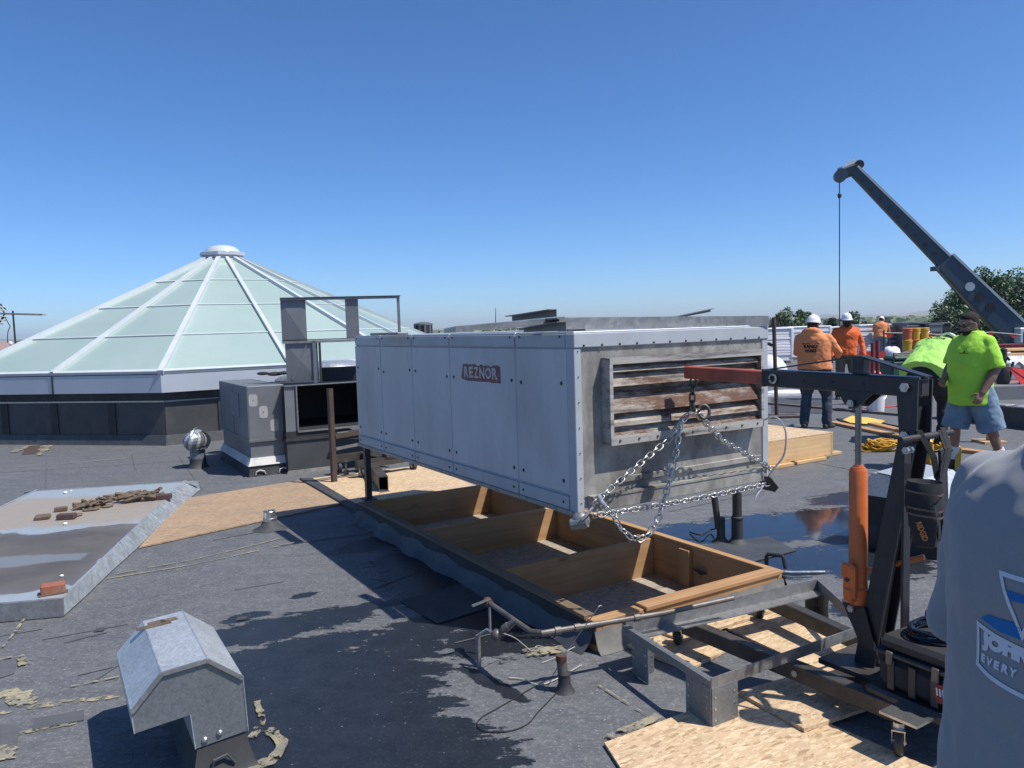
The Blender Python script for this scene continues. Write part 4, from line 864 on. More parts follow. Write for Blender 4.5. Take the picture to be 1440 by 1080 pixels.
# ------------------------------------------------------------------ grey duct cabinet and the open duct behind it
CAB = FR(G(352, 671))
def cabinet():
    W_, L_, H_ = .46, 1.70, 1.09
    th = thing('duct_cabinet', 'tall grey sheet metal duct cabinet with three square patch marks', 'duct cabinet', CAB)
    mb = MB(CAB); mb.box((.02, .02, .42), (W_, L_, H_), bev=.006); obj(mb, 'upper_body', 'duct_grey', th)
    mb = MB(CAB); mb.box((.032, .04, .17), (W_-.012, L_-.02, .42)); obj(mb, 'lower_body', 'duct_grey', th)
    mb = MB(CAB); mb.box((.012, .008, .415), (W_+.006, L_, .445)); obj(mb, 'joint_flange', 'galv_dark', th)
    mb = MB(CAB); mb.loop([[(.01-e, .01-e, z), (W_+.01+e, .01-e, z), (W_+.01+e, L_+e, z), (.01-e, L_+e, z)] for z, e in ((.13, .03), (.17, .01), (.22, -.01))]); obj(mb, 'curb_flange', 'caulk', th)
    mb = MB(CAB); mb.loop([[(-e, -e, z), (W_+.02+e, -e, z), (W_+.02+e, L_+e, z), (-e, L_+e, z)] for z, e in ((0, .02), (.03, .012), (.14, .0))]); obj(mb, 'curb', 'rubber_black', th)
    for x in (.06, .34):
        mb = MB(CAB); mb.tube([(x, -.02, .02), (x+.01, -.03, .06), (x+.05, -.03, .075), (x+.1, -.03, .06), (x+.12, -.02, .02)], .009, 6); obj(mb, 'flashing_fold', 'caulk', th)
    for (x, z) in ((.085, .92), (.20, .77), (.325, .60)):
        pts = [(x+.052*math.copysign(abs(math.cos(t))**.5, math.cos(t)), z+.075*math.copysign(abs(math.sin(t))**.5, math.sin(t))) for t in (2*math.pi*k/20 for k in range(20))]
        mb = MB(CAB); mb.add([(a, .0175, b_) for a, b_ in pts], [list(range(20))]); p = obj(mb, 'patch_mark', 'patch_grey', th, ang=0)
        mb = MB(CAB); mb.lathe([(.007, 0), (.005, .004)], 8, Matrix.Translation((x, .017, z)) @ Matrix.Rotation(R(90), 4, 'X')); obj(mb, 'rivet', 'rust', p)
    mb = MB(CAB); mb.box((.012, .5, .68), (.019, .95, .98), bev=.003); obj(mb, 'access_plate', 'duct_grey', th)
    for l in (.015, .85, 1.68): mb = MB(CAB); mb.box((.014, l, .44), (.0195, l+.018, H_-.01)); obj(mb, 'standing_seam', 'galv_dark', th)
cabinet()
def open_duct():
    q = G(402, 668); M = FR(Vector((q.x+.02, q.y+.05, 0)))
    w_, d_ = 1.35, 1.2
    th = thing('open_duct', 'big open ended dark duct box on a black curb beside the grey cabinet', 'duct', M)
    mb = MB(M); mb.loop([[(-e, -e, z), (w_+e, -e, z), (w_+e, d_+e, z), (-e, d_+e, z)] for z, e in ((0, .03), (.04, .0), (.46, .0))]); obj(mb, 'curb', 'membrane_wall', th)
    mb = MB(M); mb.box((-.02, -.02, .40), (w_+.02, d_+.02, .43)); obj(mb, 'curb_cap', 'rubber_black', th)
    z0, z1, t = .52, 1.07, .012
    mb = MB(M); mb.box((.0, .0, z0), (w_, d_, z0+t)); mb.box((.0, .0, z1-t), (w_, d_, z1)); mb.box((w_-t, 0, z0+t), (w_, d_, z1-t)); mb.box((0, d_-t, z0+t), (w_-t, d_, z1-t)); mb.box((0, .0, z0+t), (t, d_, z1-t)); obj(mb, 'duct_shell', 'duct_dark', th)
    mb = MB(M); mb.box((-.004, -.006, z0-.05), (.13, .004, z1)); obj(mb, 'face_sheet', 'duct_grey', th)
    mb = MB(M); mb.box((.13, -.03, z0-.02), (w_, .0, z0)); mb.box((.13, -.03, z0-.02), (.145, .0, z1)); mb.box((.0, -.03, z1), (w_, .0, z1+.012)); mb.box((w_-.015, -.03, z0-.02), (w_, 0, z1)); obj(mb, 'flange', 'galv_dull', th)
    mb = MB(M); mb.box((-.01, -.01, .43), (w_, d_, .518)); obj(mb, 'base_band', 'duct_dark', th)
    for i, (x0, x1, y, z) in enumerate(((.75, 1.4, -.16, .50), (.6, 1.3, -.1, .455), (.8, 1.5, -.25, .435))):
        mb = MB(M); mb.bar((x0, y, z), (x1, y-.05, z+.03), .12, .012); obj(mb, 'bent_flange', 'galv_dark', th)
    # upright empty sheet-metal frame standing on it
    F = FR(Vector((q.x+.02, q.y+.05, 1.085))+EL*.25+EW*.07, BA-R(18))
    th = thing('duct_section', 'upright bare sheet metal duct frame standing on the open duct', 'duct frame', F)
    xw = 1.46; h0, h1, h2 = .0, .52, 1.06
    P = lambda a, b_, n, m='duct_grey', bev=.0: obj(MB(F).box(a, b_, bev=bev), n, m, th)
    for nm, x0, x1, z0, z1 in (('side_panel', .03, .42, .03, .50), ('side_panel', .0, .30, .53, 1.03)):
        c = (x0+x1)/2; zc = (z0+z1)/2                                  # cross-broken sheet: four faces that meet in a raised middle
        mb = MB(F); mb.add([(x0, 0, z0), (x1, 0, z0), (x1, 0, z1), (x0, 0, z1), (c, -.022, zc), (x0, .02, z0), (x1, .02, z0), (x1, .02, z1), (x0, .02, z1)],
                           [[0, 1, 4], [1, 2, 4], [2, 3, 4], [3, 0, 4], [5, 6, 7, 8], [0, 1, 6, 5], [1, 2, 7, 6], [2, 3, 8, 7], [3, 0, 5, 8]]); obj(mb, nm, 'duct_grey', th, ang=0)
    mb = MB(F); mb.bar((.10, -.012, .05), (.30, -.012, .50), .02, .012, (0, 1, 0)); obj(mb, 'brace', 'duct_grey', th)
    P((.36, -.03, .0), (.40, .03, .53), 'post', 'galv_dark'); P((.43, -.02, .0), (.46, .03, .53), 'post', 'dark_steel')
    P((.0, -.04, 1.03), (xw, .02, 1.055), 'top_bar', 'galv_dark'); P((.0, -.05, 1.055), (xw+.01, .03, 1.066), 'top_bar', 'duct_dark')
    P((.0, -.03, .50), (1.1, .02, .53), 'middle_shelf', 'galv_dull'); P((.0, -.03, .535), (1.1, .25, .545), 'middle_shelf', 'duct_dark')
    P((.78, -.01, .54), (.94, .015, 1.03), 'web_strip', 'duct_grey'); P((xw-.035, -.02, .48), (xw, .01, 1.03), 'post', 'galv_dark'); P((xw-.14, -.02, .49), (xw-.036, .01, .505), 'foot_tab', 'galv_dark')
    P((.45, .2, .0), (1.15, .22, .18), 'back_strip', 'duct_dark')
open_duct()
def mushroom_fan():
    c = A(466, 520, 12.0); M = Matrix.Translation(Vector((c.x, c.y, 0)))
    th = thing('exhaust_fan', 'round mushroom exhaust fan with a shiny dome behind the duct frame', 'exhaust fan', M)
    mb = MB(M); mb.lathe([(.55, 0), (.55, .75), (.60, .8)], 28); obj(mb, 'curb', 'duct_grey', th)
    mb = MB(M); mb.lathe([(.55, .82), (.78, .86), (.84, .95), (.84, 1.02), (.78, 1.06), (.60, 1.07), (.5, 1.06)], 36); obj(mb, 'bowl', 'galv_dark', th)
    mb = MB(M); mb.lathe([(.48, 1.05), (.50, 1.12), (.49, 1.20), (.44, 1.25), (.30, 1.275), (.01, 1.28)], 32); obj(mb, 'dome', 'galv_bright', th)
    mb = MB(Matrix.Translation(A(384, 527, 10.6))); rnd = random.Random(4)
    for i in range(9): mb.blob((rnd.gauss(0, .1), rnd.gauss(0, .06), rnd.uniform(0, .03)), .09, .06, .025, 7, 4)
    one(mb, 'rag', 'black_cloth', 'dark crumpled rag lying on top of the grey duct cabinet', 'rag', A(384, 530, 10.6))
mushroom_fan()
# ------------------------------------------------------------------ steel stand and dolly behind the unit
def stand():
    p = G(471, 683); M = FR(p)
    th = thing('steel_stand', 'rusty steel angle post with two arms standing left of the unit', 'steel stand', M)
    mb = MB(M); mb.box((-.028, -.008, .0), (.028, .008, 1.09)); mb.box((-.028, -.008, .0), (-.018, .05, 1.09)); obj(mb, 'post', 'brown_steel', th)
    mb = MB(M); mb.box((-.09, -.06, 0), (.09, .06, .012)); obj(mb, 'foot_plate', 'zinc', th)
    mb = MB(M); mb.bar((.03, .0, .55), (.55, .05, .58), .03, .05); obj(mb, 'arm', 'brown_steel', th)
    mb = MB(M); mb.bar((.03, .0, .41), (.55, .05, .45), .03, .03); obj(mb, 'arm', 'galv_dull', th)
    mb = MB(); a = UW(.0, 3.27, ZT+.0135); pz = UV(0, 0, .647).z; mb.bar(a, Vector((a.x, a.y, pz)), .05, .05, EL); mb.box((-.06, -.06, 0), (.06, .06, .01), FR(a)); 
    one(mb, 'support_post', 'black_paint', 'black square post propping the far corner of the unit on the curb', 'post', FR(a))
    # box beam on the ground
    a = UW(.474, 4.11, .125); b_ = UW(.82, 5.5, .125); d = (b_-a).normalized()
    th = thing('box_beam', 'black square steel tube lying on the sunlit OSB sheet', 'steel beam', FR(UW(.474, 4.11, .045)))
    mb = MB(); x = Vector((d.y, -d.x, 0)); up = Vector((0, 0, 1)); ho = .05; hv = .075; t = .008
    for s in (-1, 1): mb.bar(a+x*s*(ho-t/2), b_+x*s*(ho-t/2), t, hv*2)
    mb.bar(a+up*(hv-t/2), b_+up*(hv-t/2), ho*2-2*t, t); mb.bar(a-up*(hv-t/2), b_-up*(hv-t/2), ho*2-2*t, t); obj(mb, 'tube', 'worn_steel', th)
    mb = MB(); mb.box((-.05, -.05, 0), (.05, .05, .005), FR(a-up*.08)); obj(mb, 'end_plate', 'zinc', th)
    # dolly
    D0 = UW(.85, 5.05, 0); M = FR(D0, BA+R(8)); th = thing('steel_dolly', 'low steel dolly on casters parked behind the unit', 'dolly', M)
    P = lambda a_, b2, n, m: obj(MB(M).box(a_, b2), n, m, th)
    P((-.35, -.03, .15), (.45, .04, .24), 'beam', 'worn_steel'); P((-.35, .55, .15), (.45, .62, .24), 'beam', 'worn_steel'); P((.0, .04, .17), (.06, .55, .23), 'cross_member', 'worn_steel'); P((.02, -.05, .24), (.24, .06, .36), 'block', 'brown_steel')
    for (x, y) in ((-.28, .0), (.4, .0), (-.28, .58), (.4, .58)):
        w_ = MB(M @ Matrix.Translation((x, y, .088))); w_.lathe([(.055, -.02), (.058, -.012), (.058, .012), (.055, .02)], 18, Matrix.Rotation(R(90), 4, 'Y')); wh = obj(w_, 'caster_wheel', 'rubber_black', th)
        w_ = MB(M @ Matrix.Translation((x, y, .088))); w_.lathe([(.026, -.023), (.026, .023)], 12, Matrix.Rotation(R(90), 4, 'Y')); obj(w_, 'hub', 'zinc', wh)
        w_ = MB(M @ Matrix.Translation((x, y, .088))); w_.box((-.03, -.02, .0), (-.026, .02, .062)); w_.box((.026, -.02, .0), (.03, .02, .062)); w_.box((-.03, -.03, .06), (.03, .03, .066)); obj(w_, 'caster_fork', 'zinc', th)
    q = G(487, 668, .045); mb = MB(Matrix.Translation(q)); mb.lathe([(.03, 0), (.03, .06), (.012, .062), (.012, .15), (.025, .155), (.025, .165)], 10); one(mb, 'jack_screw', 'pipe_grey', 'small screw jack standing on the OSB between post and dolly', 'jack', q)
stand()
# ------------------------------------------------------------------ gas pipe and wires
def gas():
    up = Vector((0, 0, 1)); a = G(688, 848, .28); b_ = G(752, 892, .28); c = G(936, 862, .27)
    th = thing('gas_pipe', 'grey gas pipe with an elbow and a lever valve in front of the curb', 'gas pipe', Vector((b_.x, b_.y, 0)))
    mb = MB(); mb.tube([a, b_-(b_-a).normalized()*.04, b_+(c-b_).normalized()*.04], .0135, 10); mb.tube([b_+(c-b_).normalized()*.03, c], .0135, 10); obj(mb, 'pipe', 'pipe_grey', th)
    d = (c-b_).normalized(); mb = MB(); e = c-d*.13
    for s in (0, .10, .42): mb.tube([b_+d*(.1+s), b_+d*(.13+s)], .019, 10)
    obj(mb, 'coupling', 'pipe_grey', th)
    mb = MB(); mb.tube([c-d*.02, c+d*.4+up*.02], .0125, 10); obj(mb, 'pipe', 'pipe_grey', th)
    mb = MB(); mb.tube([a+(b_-a)*.02, a-(b_-a).normalized()*.04], .02, 10); mb.blob(a-(b_-a).normalized()*.02, .025, .025, .025); obj(mb, 'valve_body', 'rust', th)
    mb = MB(); mb.bar(a+up*.02, G(664, 852, .285), .018, .006); obj(mb, 'lever', 'zinc', th)
    mb = MB(); mb.tube([a-up*.02, a-up*.15], .008, 6); obj(mb, 'hanger', 'zinc', th)
    t0 = a.lerp(b_, .6); mb = MB(); t1 = G(698, 893, .2); mb.tube([t0, t0.lerp(t1, .35)], .017, 10); mb.tube([t0.lerp(t1, .35), t0.lerp(t1, .6)], .022, 10); mb.tube([t0.lerp(t1, .6), t1], .014, 10); mb.blob(t1, .028, .028, .03); obj(mb, 'union', 'pipe_grey', th)
    t2 = G(672, 893, .165); mb = MB(); mb.tube([t1, t1.lerp(t2, .5)+up*.03, t2], .006, 8); obj(mb, 'tube_link', 'zinc', th)
    t3 = Vector((t2.x, t2.y, 0)); mb = MB(); mb.tube([t3, t2+up*.0], .012, 8); obj(mb, 'riser', 'galv_dull', th)
gas()
def wire(name, mat, label, pts, r=.0022):
    P = [Vector(p) for p in pts]; out = []
    for i in range(len(P)-1):                              # catmull-rom
        p0, p1, p2, p3 = P[max(i-1, 0)], P[i], P[i+1], P[min(i+2, len(P)-1)]
        for k in range(6):
            t = k/6; out.append(.5*((2*p1)+(-p0+p2)*t+(2*p0-5*p1+4*p2-p3)*t*t+(-p0+3*p1-3*p2+p3)*t**3))
    out.append(P[-1]); mb = MB(); mb.tube(out, r, 6); return one(mb, name, mat, label, 'wire', P[0])
wire('wire', 'wire_white', 'thin pale wire looping up over the gas pipe', [G(846, 852, .42), G(842, 853, .44), G(832, 868, .36), G(812, 895, .2), G(800, 912, .06), G(780, 925, .01), G(762, 932, .008)])
wire('wire', 'wire_white', 'thin pale wire running from the pipe union along the roof', [G(706, 890, .2), G(724, 897, .12), G(738, 908, .05), G(748, 915, .01), G(758, 908, .02), G(785, 918, .01), G(812, 908, .02)])
wire('wire', 'wire_white', 'pale wire lying curled beside the rusty pipe stub', [G(716, 953, .008), G(735, 955, .008), G(758, 963, .008), G(780, 956, .008), G(800, 945, .008), G(818, 935, .01)], .0032)
wire('wire', 'wire_black', 'thin black wire looped on the near roof left of the pipe stub', [G(770, 955, .006), G(740, 972, .006), G(705, 993, .006), G(680, 1007, .006), G(671, 1018, .006), G(682, 1028, .006), G(715, 1028, .006), G(742, 1018, .006), G(758, 1000, .006), G(785, 972, .006)], .0026)
wire('wire', 'wire_black', 'black cable lying beside the thin vent pipe beyond the curb', [G(970, 748, .01), G(985, 752, .03), G(1000, 745, .02), G(1014, 742, .1)], .006)
# ------------------------------------------------------------------ galvanised/steel frame lying at the curb end
def steel_frame():
    z = .20; a = G(880, 885, z); b_ = G(1150, 822, z); d = G(1000, 962, z); c = G(1218, 884, z); up = Vector((0, 0, 1))
    th = thing('angle_iron_frame', 'rectangular galvanised angle frame on plate feet at the curb end', 'metal frame', FR(Vector((a.x, a.y, 0))))
    n = (d-a).normalized()
    mb = MB(); mb.bar(a-up*.0, b_, .006, .07); mb.bar(a+n*.04-up*.03, b_+n*.04-up*.03, .075, .005); obj(mb, 'angle_rail', 'galv_dull', th)
    mb = MB(); mb.bar(a-(b_-a).normalized()*.01, d, .006, .042); mb.bar(a+up*.018, d+up*.018, .03, .005); obj(mb, 'flat_rail', 'galv_dark', th)
    mb = MB(); mb.bar(d, c, .006, .05); obj(mb, 'strap', 'galv_dull', th)
    mb = MB(); mb.bar(b_, c, .006, .055); obj(mb, 'flat_rail', 'galv_dark', th)
    def foot(p, q, h0, h1, wd):
        m = MB(); dd = (q-p).normalized(); nn = Vector((dd.y, -dd.x, 0)); p0 = Vector((p.x, p.y, h0)); q0 = p0+dd*wd
        m.sheet([p0, q0, q0+up*(h1-h0), p0+up*(h1-h0)], .005, nn); o = obj(m, 'foot_plate', 'galv_dark', th, ang=0)
        m = MB()
        for x in (.12, .88):
            for k in range(3):
                c_ = p0.lerp(q0, x)+up*((h1-h0)*(.2+.28*k)); m.lathe([(.006, -.007), (.006, .007)], 8, Matrix.Translation(c_) @ nn.to_track_quat('Z', 'Y').to_matrix().to_4x4())
        obj(m, 'rivet', 'zinc', o, kind='stuff')
    foot(a+n*.06, d, .004, z-.02, .14); foot(a+(d-a)*.06+n*.06, b_, .004, z-.03, .10)
    foot(d-n*.17, d, .004, z-.02, .17); foot(d, c, .004, z-.02, .15)
    foot(b_-(b_-a).normalized()*.10, b_, .004, z-.03, .10); foot(b_, c, .0, z-.02, .17)
steel_frame()
# ------------------------------------------------------------------ workshop hoist
def hoist():
    up = Vector((0, 0, 1)); root = Vector((1.665, 3.235, 1.405)); tip = Vector((.972, 4.33, 1.424)); d = (tip-root).normalized(); sd = Vector((d.y, -d.x, 0)).normalized()   # sd: to the right of the boom
    base = Vector((1.555, 3.37, 0)); hx = Vector((d.x, d.y, 0)).normalized()
    M = Matrix(((sd.x, hx.x, 0, base.x), (sd.y, hx.y, 0, base.y), (0, 0, 1, 0), (0, 0, 0, 1)))
    th = thing('shop_crane', 'black folding workshop hoist with an orange ram lifting the unit', 'hoist', M)
    # pick the point of the boom seen at a photo column
    def along(u):
        r_ = ray(u, 540); k = r_.x/r_.y; t = (k*root.y-root.x)/(hx.x-k*hx.y); return root+hx*t+up*((tip.z-root.z)*t/1.5)
    j = along(1079)
    mb = MB(); mb.bar(root-d*.05, j, .07, .082, bev=.006); bm_ = obj(mb, 'boom', 'black_paint', th)
    mb = MB(); mb.bar(root-d*.052, root-d*.048, .05, .058); obj(mb, 'boom_end_opening', 'duct_dark', bm_)
    mb = MB(); mb.bar(j-d*.04, tip, .055, .068, bev=.005); obj(mb, 'boom_extension', 'red_orange_paint', th)
    mb = MB(); mb.bar(j-d*.01, j+d*.004, .074, .086); obj(mb, 'boom_collar', 'dark_steel', th)
    def pin(p, r=.016, L=.1, name='bolt', par=th, m='zinc'):
        mb = MB(); T = Matrix.Translation(p) @ sd.to_track_quat('Z', 'Y').to_matrix().to_4x4(); mb.lathe([(r*.6, -L/2-.016), (r*.62, -L/2-.012), (r, -L/2-.012), (r, -L/2), (r*.5, -L/2), (r*.5, L/2), (r, L/2), (r, L/2+.012)], 6, T); return obj(mb, name, m, par)
    p1 = along(1095); mb = MB(); T = Matrix.Translation(p1-sd*.042) @ sd.to_track_quat('Z', 'Y').to_matrix().to_4x4()
    mb.tube([p1-sd*.045+Vector((math.cos(t)*.02*d.x, math.cos(t)*.02*d.y, math.sin(t)*.02)) for t in (2*math.pi*k/14 for k in range(14))], .005, 6); obj(mb, 'locking_pin', 'zinc', bm_)
    for u in (1137, 1178, 1221):
        p = along(u)-sd*.0355; mb = MB(); mb.lathe([(.007, -.001), (.007, .001)], 12, Matrix.Translation(p) @ sd.to_track_quat('Z', 'Y').to_matrix().to_4x4()); obj(mb, 'pin_hole', 'duct_dark', bm_)
    # stiffener post and tension strap on top
    k = along(1211); mb = MB(); mb.box((-.028, -.028, .0), (.028, .028, .082), Matrix.Translation(k+up*.04) @ M.to_3x3().to_4x4(), bev=.004); obj(mb, 'stiffener_post', 'black_paint', th)
    kt = k+up*.122; e1 = along(1086)+up*.043; e2 = along(1306)+up*.043
    mb = MB(); mb.bar(e1, kt-up*.002, .036, .006); mb.bar(kt-up*.002, kt+(e2-kt)*.14, .05, .007); mb.bar(kt+(e2-kt)*.05, e2, .05, .007); obj(mb, 'tension_strap', 'black_paint', th)
    # ram bracket under the boom
    rp = along(1207)
    for s in (-1, 1):
        mb = MB(); q = rp+sd*s*.042; mb.sheet([q-up*.035-hx*.10, q-up*.035+hx*.075, q-up*.085+hx*.045, q-up*.105+hx*.012, q-up*.105-hx*.02], .006, sd); obj(mb, 'ram_bracket', 'black_paint', th, ang=0)
    rt = rp-up*.085; pin(rt, .017, .1)
    # ram
    rb = A(1207, 838, 3.40); ax = (rt-rb).normalized(); c_top = rb+ax*((1.03-rb.z)/ax.z)
    mb = MB(); mb.tube([rb, c_top-ax*.012, c_top], [.039, .039, .034], 24); cy = obj(mb, 'ram_cylinder', 'orange_paint', th)
    mb = MB(); mb.tube([c_top-ax*.002, c_top+ax*.006, c_top+ax*.007, c_top+ax*.016], [.03, .03, .022, .021], 20); obj(mb, 'ram_collar', 'orange_paint', cy)
    mb = MB(); mb.tube([c_top, rt], .0135, 16); obj(mb, 'ram_rod', 'chrome_rod', th)
    mb = MB(); mb.tube([rb-ax*.05, rb-ax*.045, rb+ax*.035, rb+ax*.04], [.036, .045, .045, .04], 24); obj(mb, 'ram_base', 'orange_paint', cy)
    mb = MB(); T = Matrix.Translation(rb-sd*.062+ax*.02) @ M.to_3x3().to_4x4(); mb.box((-.014, -.03, -.02), (.014, .03, .13), T, .008); mb.box((-.018, -.02, .07), (.01, .035, .14), T, .008); mb.box((-.022, -.022, -.03), (.02, .02, .03), T, .006); obj(mb, 'pump_block', 'orange_paint', cy)
    mb = MB(); mb.tube([rb-sd*.075+ax*.05, rb-sd*.05+ax*.05], .02, 12); mb.tube([rb-sd*.084+ax*.09, rb-sd*.05+ax*.09], .011, 10); obj(mb, 'pump_valve', 'dark_steel', cy)
    h0 = rb+ax*.10; h1 = A(1300, 783, 3.25); mb = MB(); mb.tube([h0, h1], .0115, 10); obj(mb, 'pump_handle_socket', 'orange_paint', cy)
    # mast: two tapering side plates and a column
    mt = A(1290, 560, 3.17); mt = Vector((root.x+.005, root.y, 1.42)); hz = .165
    bz = base+up*hz
    for s in (-1, 1):
        f = A(1262, 600, 3.2) if False else None
        o_ = sd*s*.052
        P = [bz-hx*.045+o_, bz+hx*.05+o_, root+o_+hx*.03-up*.2, root+o_+hx*.045+up*.03, root+o_-hx*.05+up*.03, root+o_-hx*.045-up*.2]
        mb = MB(); mb.sheet(P, .008, sd); obj(mb, 'mast_plate', 'black_paint', th, ang=0)
    mb = MB(); mb.bar(bz+hx*.0, root-up*.08-hx*.0, .05, .05, hx); obj(mb, 'mast_column', 'black_paint', th)
    pin(root-up*.0, .02, .115); pin(root-up*.20+hx*.0, .02, .115)
    # ram foot bracket on the mast
    for s in (-1, 1):
        q = Vector((rb.x, rb.y, 0))+sd*s*.045; a = q+up*(rb.z-.03)
        mb = MB(); mb.sheet([a+hx*.05, a-hx*.06, q-hx*.12+up*(rb.z-.22), q-hx*.04+up*(rb.z-.20)], .007, sd); obj(mb, 'ram_foot_bracket', 'black_paint', th, ang=0)
    pin(rb-ax*.045, .016, .1)
    # legs with casters
    la0 = Vector((1.52, 2.97, hz-.035)); la1 = Vector((.86, 3.96, hz-.035)); lb0 = Vector((1.86, 3.16, hz-.035)); lb1 = Vector((1.40, 4.28, hz-.035))
    for a, b_ in ((la0, la1), (lb0, lb1)):
        mb = MB(); mb.bar(a, b_, .062, .075, bev=.004); lg = obj(mb, 'leg', 'worn_steel', th)
        dd = (b_-a).normalized(); nn = Vector((dd.y, -dd.x, 0)); c_ = a.lerp(b_, .42)-nn*.033
        mb = MB(); mb.lathe([(.016, -.002), (.016, .006), (.008, .006), (.008, .012)], 6, Matrix.Translation(c_) @ (-nn).to_track_quat('Z', 'Y').to_matrix().to_4x4()); obj(mb, 'leg_bolt', 'zinc', lg)
    mb = MB(); mb.bar(la0-hx*.0, lb0, .09, .06); mb.bar(la0.lerp(la1, .30), lb0.lerp(lb1, .25), .09, .05); mb.bar(la0.lerp(la1, .12), lb0.lerp(lb1, .10), .05, .05); obj(mb, 'base_crossbeam', 'worn_steel', th)
    mb = MB(); q0 = bz+up*.02; mb.box((-.15, -.14, -.035), (.15, .16, -.012), Matrix.Translation(q0) @ M.to_3x3().to_4x4()); obj(mb, 'base_plate', 'worn_steel', th)
    mb = MB(); e = la0-hx*.02; mb.box((-.075, -.08, .03), (.07, .07, .04), Matrix.Translation(e+Vector((-.055, -.06, .015))) @ M.to_3x3().to_4x4()); obj(mb, 'caster_plate', 'zinc', th)
    for p, r in ((Vector((1.445, 2.90, 0)), .052), (Vector((1.90, 3.06, 0)), .052), (Vector((.83, 4.0, 0)), .04), (Vector((1.37, 4.33, 0)), .04)):
        T = Matrix.Translation(p+up*(r+.016)) @ Matrix.Rotation(R(64), 4, 'Z')
        mb = MB(T); mb.lathe([(r*.9, -.016), (r, -.010), (r, .010), (r*.9, .016)], 20, Matrix.Rotation(R(90), 4, 'X')); wh = obj(mb, 'caster_wheel', 'dark_steel', th)
        mb = MB(T)
        for s in (-1, 1): mb.sheet([(-.022, s*.022, r*.95), (.03, s*.022, r*.95), (.02, s*.022, -.012), (-.008, s*.022, -.012)], .003, (0, 1, 0))
        mb.box((-.03, -.024, r*.95), (.035, .026, r*.95+.005)); mb.lathe([(.02, r), (.02, r+.025)], 10); obj(mb, 'caster_fork', 'zinc', th)
        mb = MB(T); mb.lathe([(.008, -.027), (.008, .027)], 8, Matrix.Rotation(R(90), 4, 'X')); obj(mb, 'axle', 'zinc', wh)
    # rear braces from mast head to base
    for p, q in ((Vector((1.595, 3.15, 1.14)), Vector((1.607, 3.18, .13))), (Vector((1.78, 3.22, 1.14)), Vector((1.84, 3.25, .13)))):
        mb = MB(); mb.bar(p, q, .046, .012, hx); obj(mb, 'rear_brace', 'black_paint', th)
    # push handle
    hb = A(1297, 619, 3.0); mb = MB(); mb.tube([A(1266, 619, 3.02), A(1338, 608, 3.16)], .0135, 12); obj(mb, 'push_handle', 'dark_steel', th)
    mb = MB(); mb.tube([A(1266, 619, 3.02), A(1268, 618.7, 3.024)], .0095, 12); obj(mb, 'handle_bore', 'duct_dark', th)
    pin(A(1277, 633, 3.03), .014, .02)
    return along, tip
ALONG, TIP = hoist()
# ------------------------------------------------------------------ tool bag on the handle
def toolbag():
    c = A(1300, 718, 2.98); M = Matrix.Translation(c) @ Matrix.Rotation(R(-28), 4, 'Z')
    th = thing('tool_bag', 'black fabric tool bag with orange lettering hanging from the hoist handle', 'tool bag', M)
    mb = MB(M); rings = []
    for i, (z, sx, sy) in enumerate(((-.14, .022, .03), (-.13, .035, .045), (-.05, .05, .06), (.03, .058, .062), (.09, .058, .06), (.115, .05, .05), (.10, .04, .04))):
        rings.append([(sx*math.copysign(abs(math.cos(t))**.5, math.cos(t))+.012*math.sin(3*t+z*20), sy*math.copysign(abs(math.sin(t))**.5, math.sin(t)), z) for t in (2*math.pi*k/20 for k in range(20))])
    mb.loop(rings); obj(mb, 'pouch', 'black_cloth', th)
    for z in (.075, .012, -.012):
        mb = MB(M); rr = [[(.064*math.copysign(abs(math.cos(t))**.5, math.cos(t)), .067*math.copysign(abs(math.sin(t))**.5, math.sin(t)), z+dz+.006*math.sin(t*2)) for t in (2*math.pi*k/24 for k in range(24))] for dz in (0, .008)]; mb.loop(rr, caps=False); obj(mb, 'trim_band', 'leather_trim', th)
    vs, fs = text_mesh('RIDGID', .1, 0, .004); vs = fit_text(vs, .075, .022); mb = MB(M @ Matrix.Translation((.0, -.082, -.022)) @ Matrix.Rotation(R(-70), 4, 'Y') @ Matrix.Rotation(R(0), 4, 'X'))
    # letters run down the bag
    T = Matrix(((.34, .94, 0, 0), (0, 0, -1, 0), (-.94, .34, 0, 0), (0, 0, 0, 1)))
    mb = MB(M @ Matrix.Translation((-.030, -.066, -.035)) @ T); mb.add([Vector((v.x, v.y, 0)) for v in vs], fs); obj(mb, 'lettering', 'ink_orange', th, ang=0)
    h = A(1300, 613, 3.08)
    for k, (u, v, y, u2, v2) in enumerate(((1292, 612, 3.07, 1318, 672), (1325, 608, 3.13, 1330, 655), (1322, 612, 3.12, 1326, 655))):
        a = A(u, v, y); b_ = A(u2, v2, 3.02); m_ = a.lerp(b_, .5)+Vector((.012, -.02, .0)); e = c+Vector((.05, -.02, .08))
        mb = MB(); pts = [A(u-6, v+12, y+.03), a+Vector((0, 0, .018)), m_, b_, e]
        out = []
        for i in range(len(pts)-1):
            for q in range(4): out.append(pts[i].lerp(pts[i+1], q/4))
        out.append(pts[-1])
        for i in range(len(out)-1): mb.bar(out[i], out[i+1]+(out[i+1]-out[i])*.1, .022, .006, (0, 1, .2))
        obj(mb, 'strap', 'black_cloth', th)
toolbag()
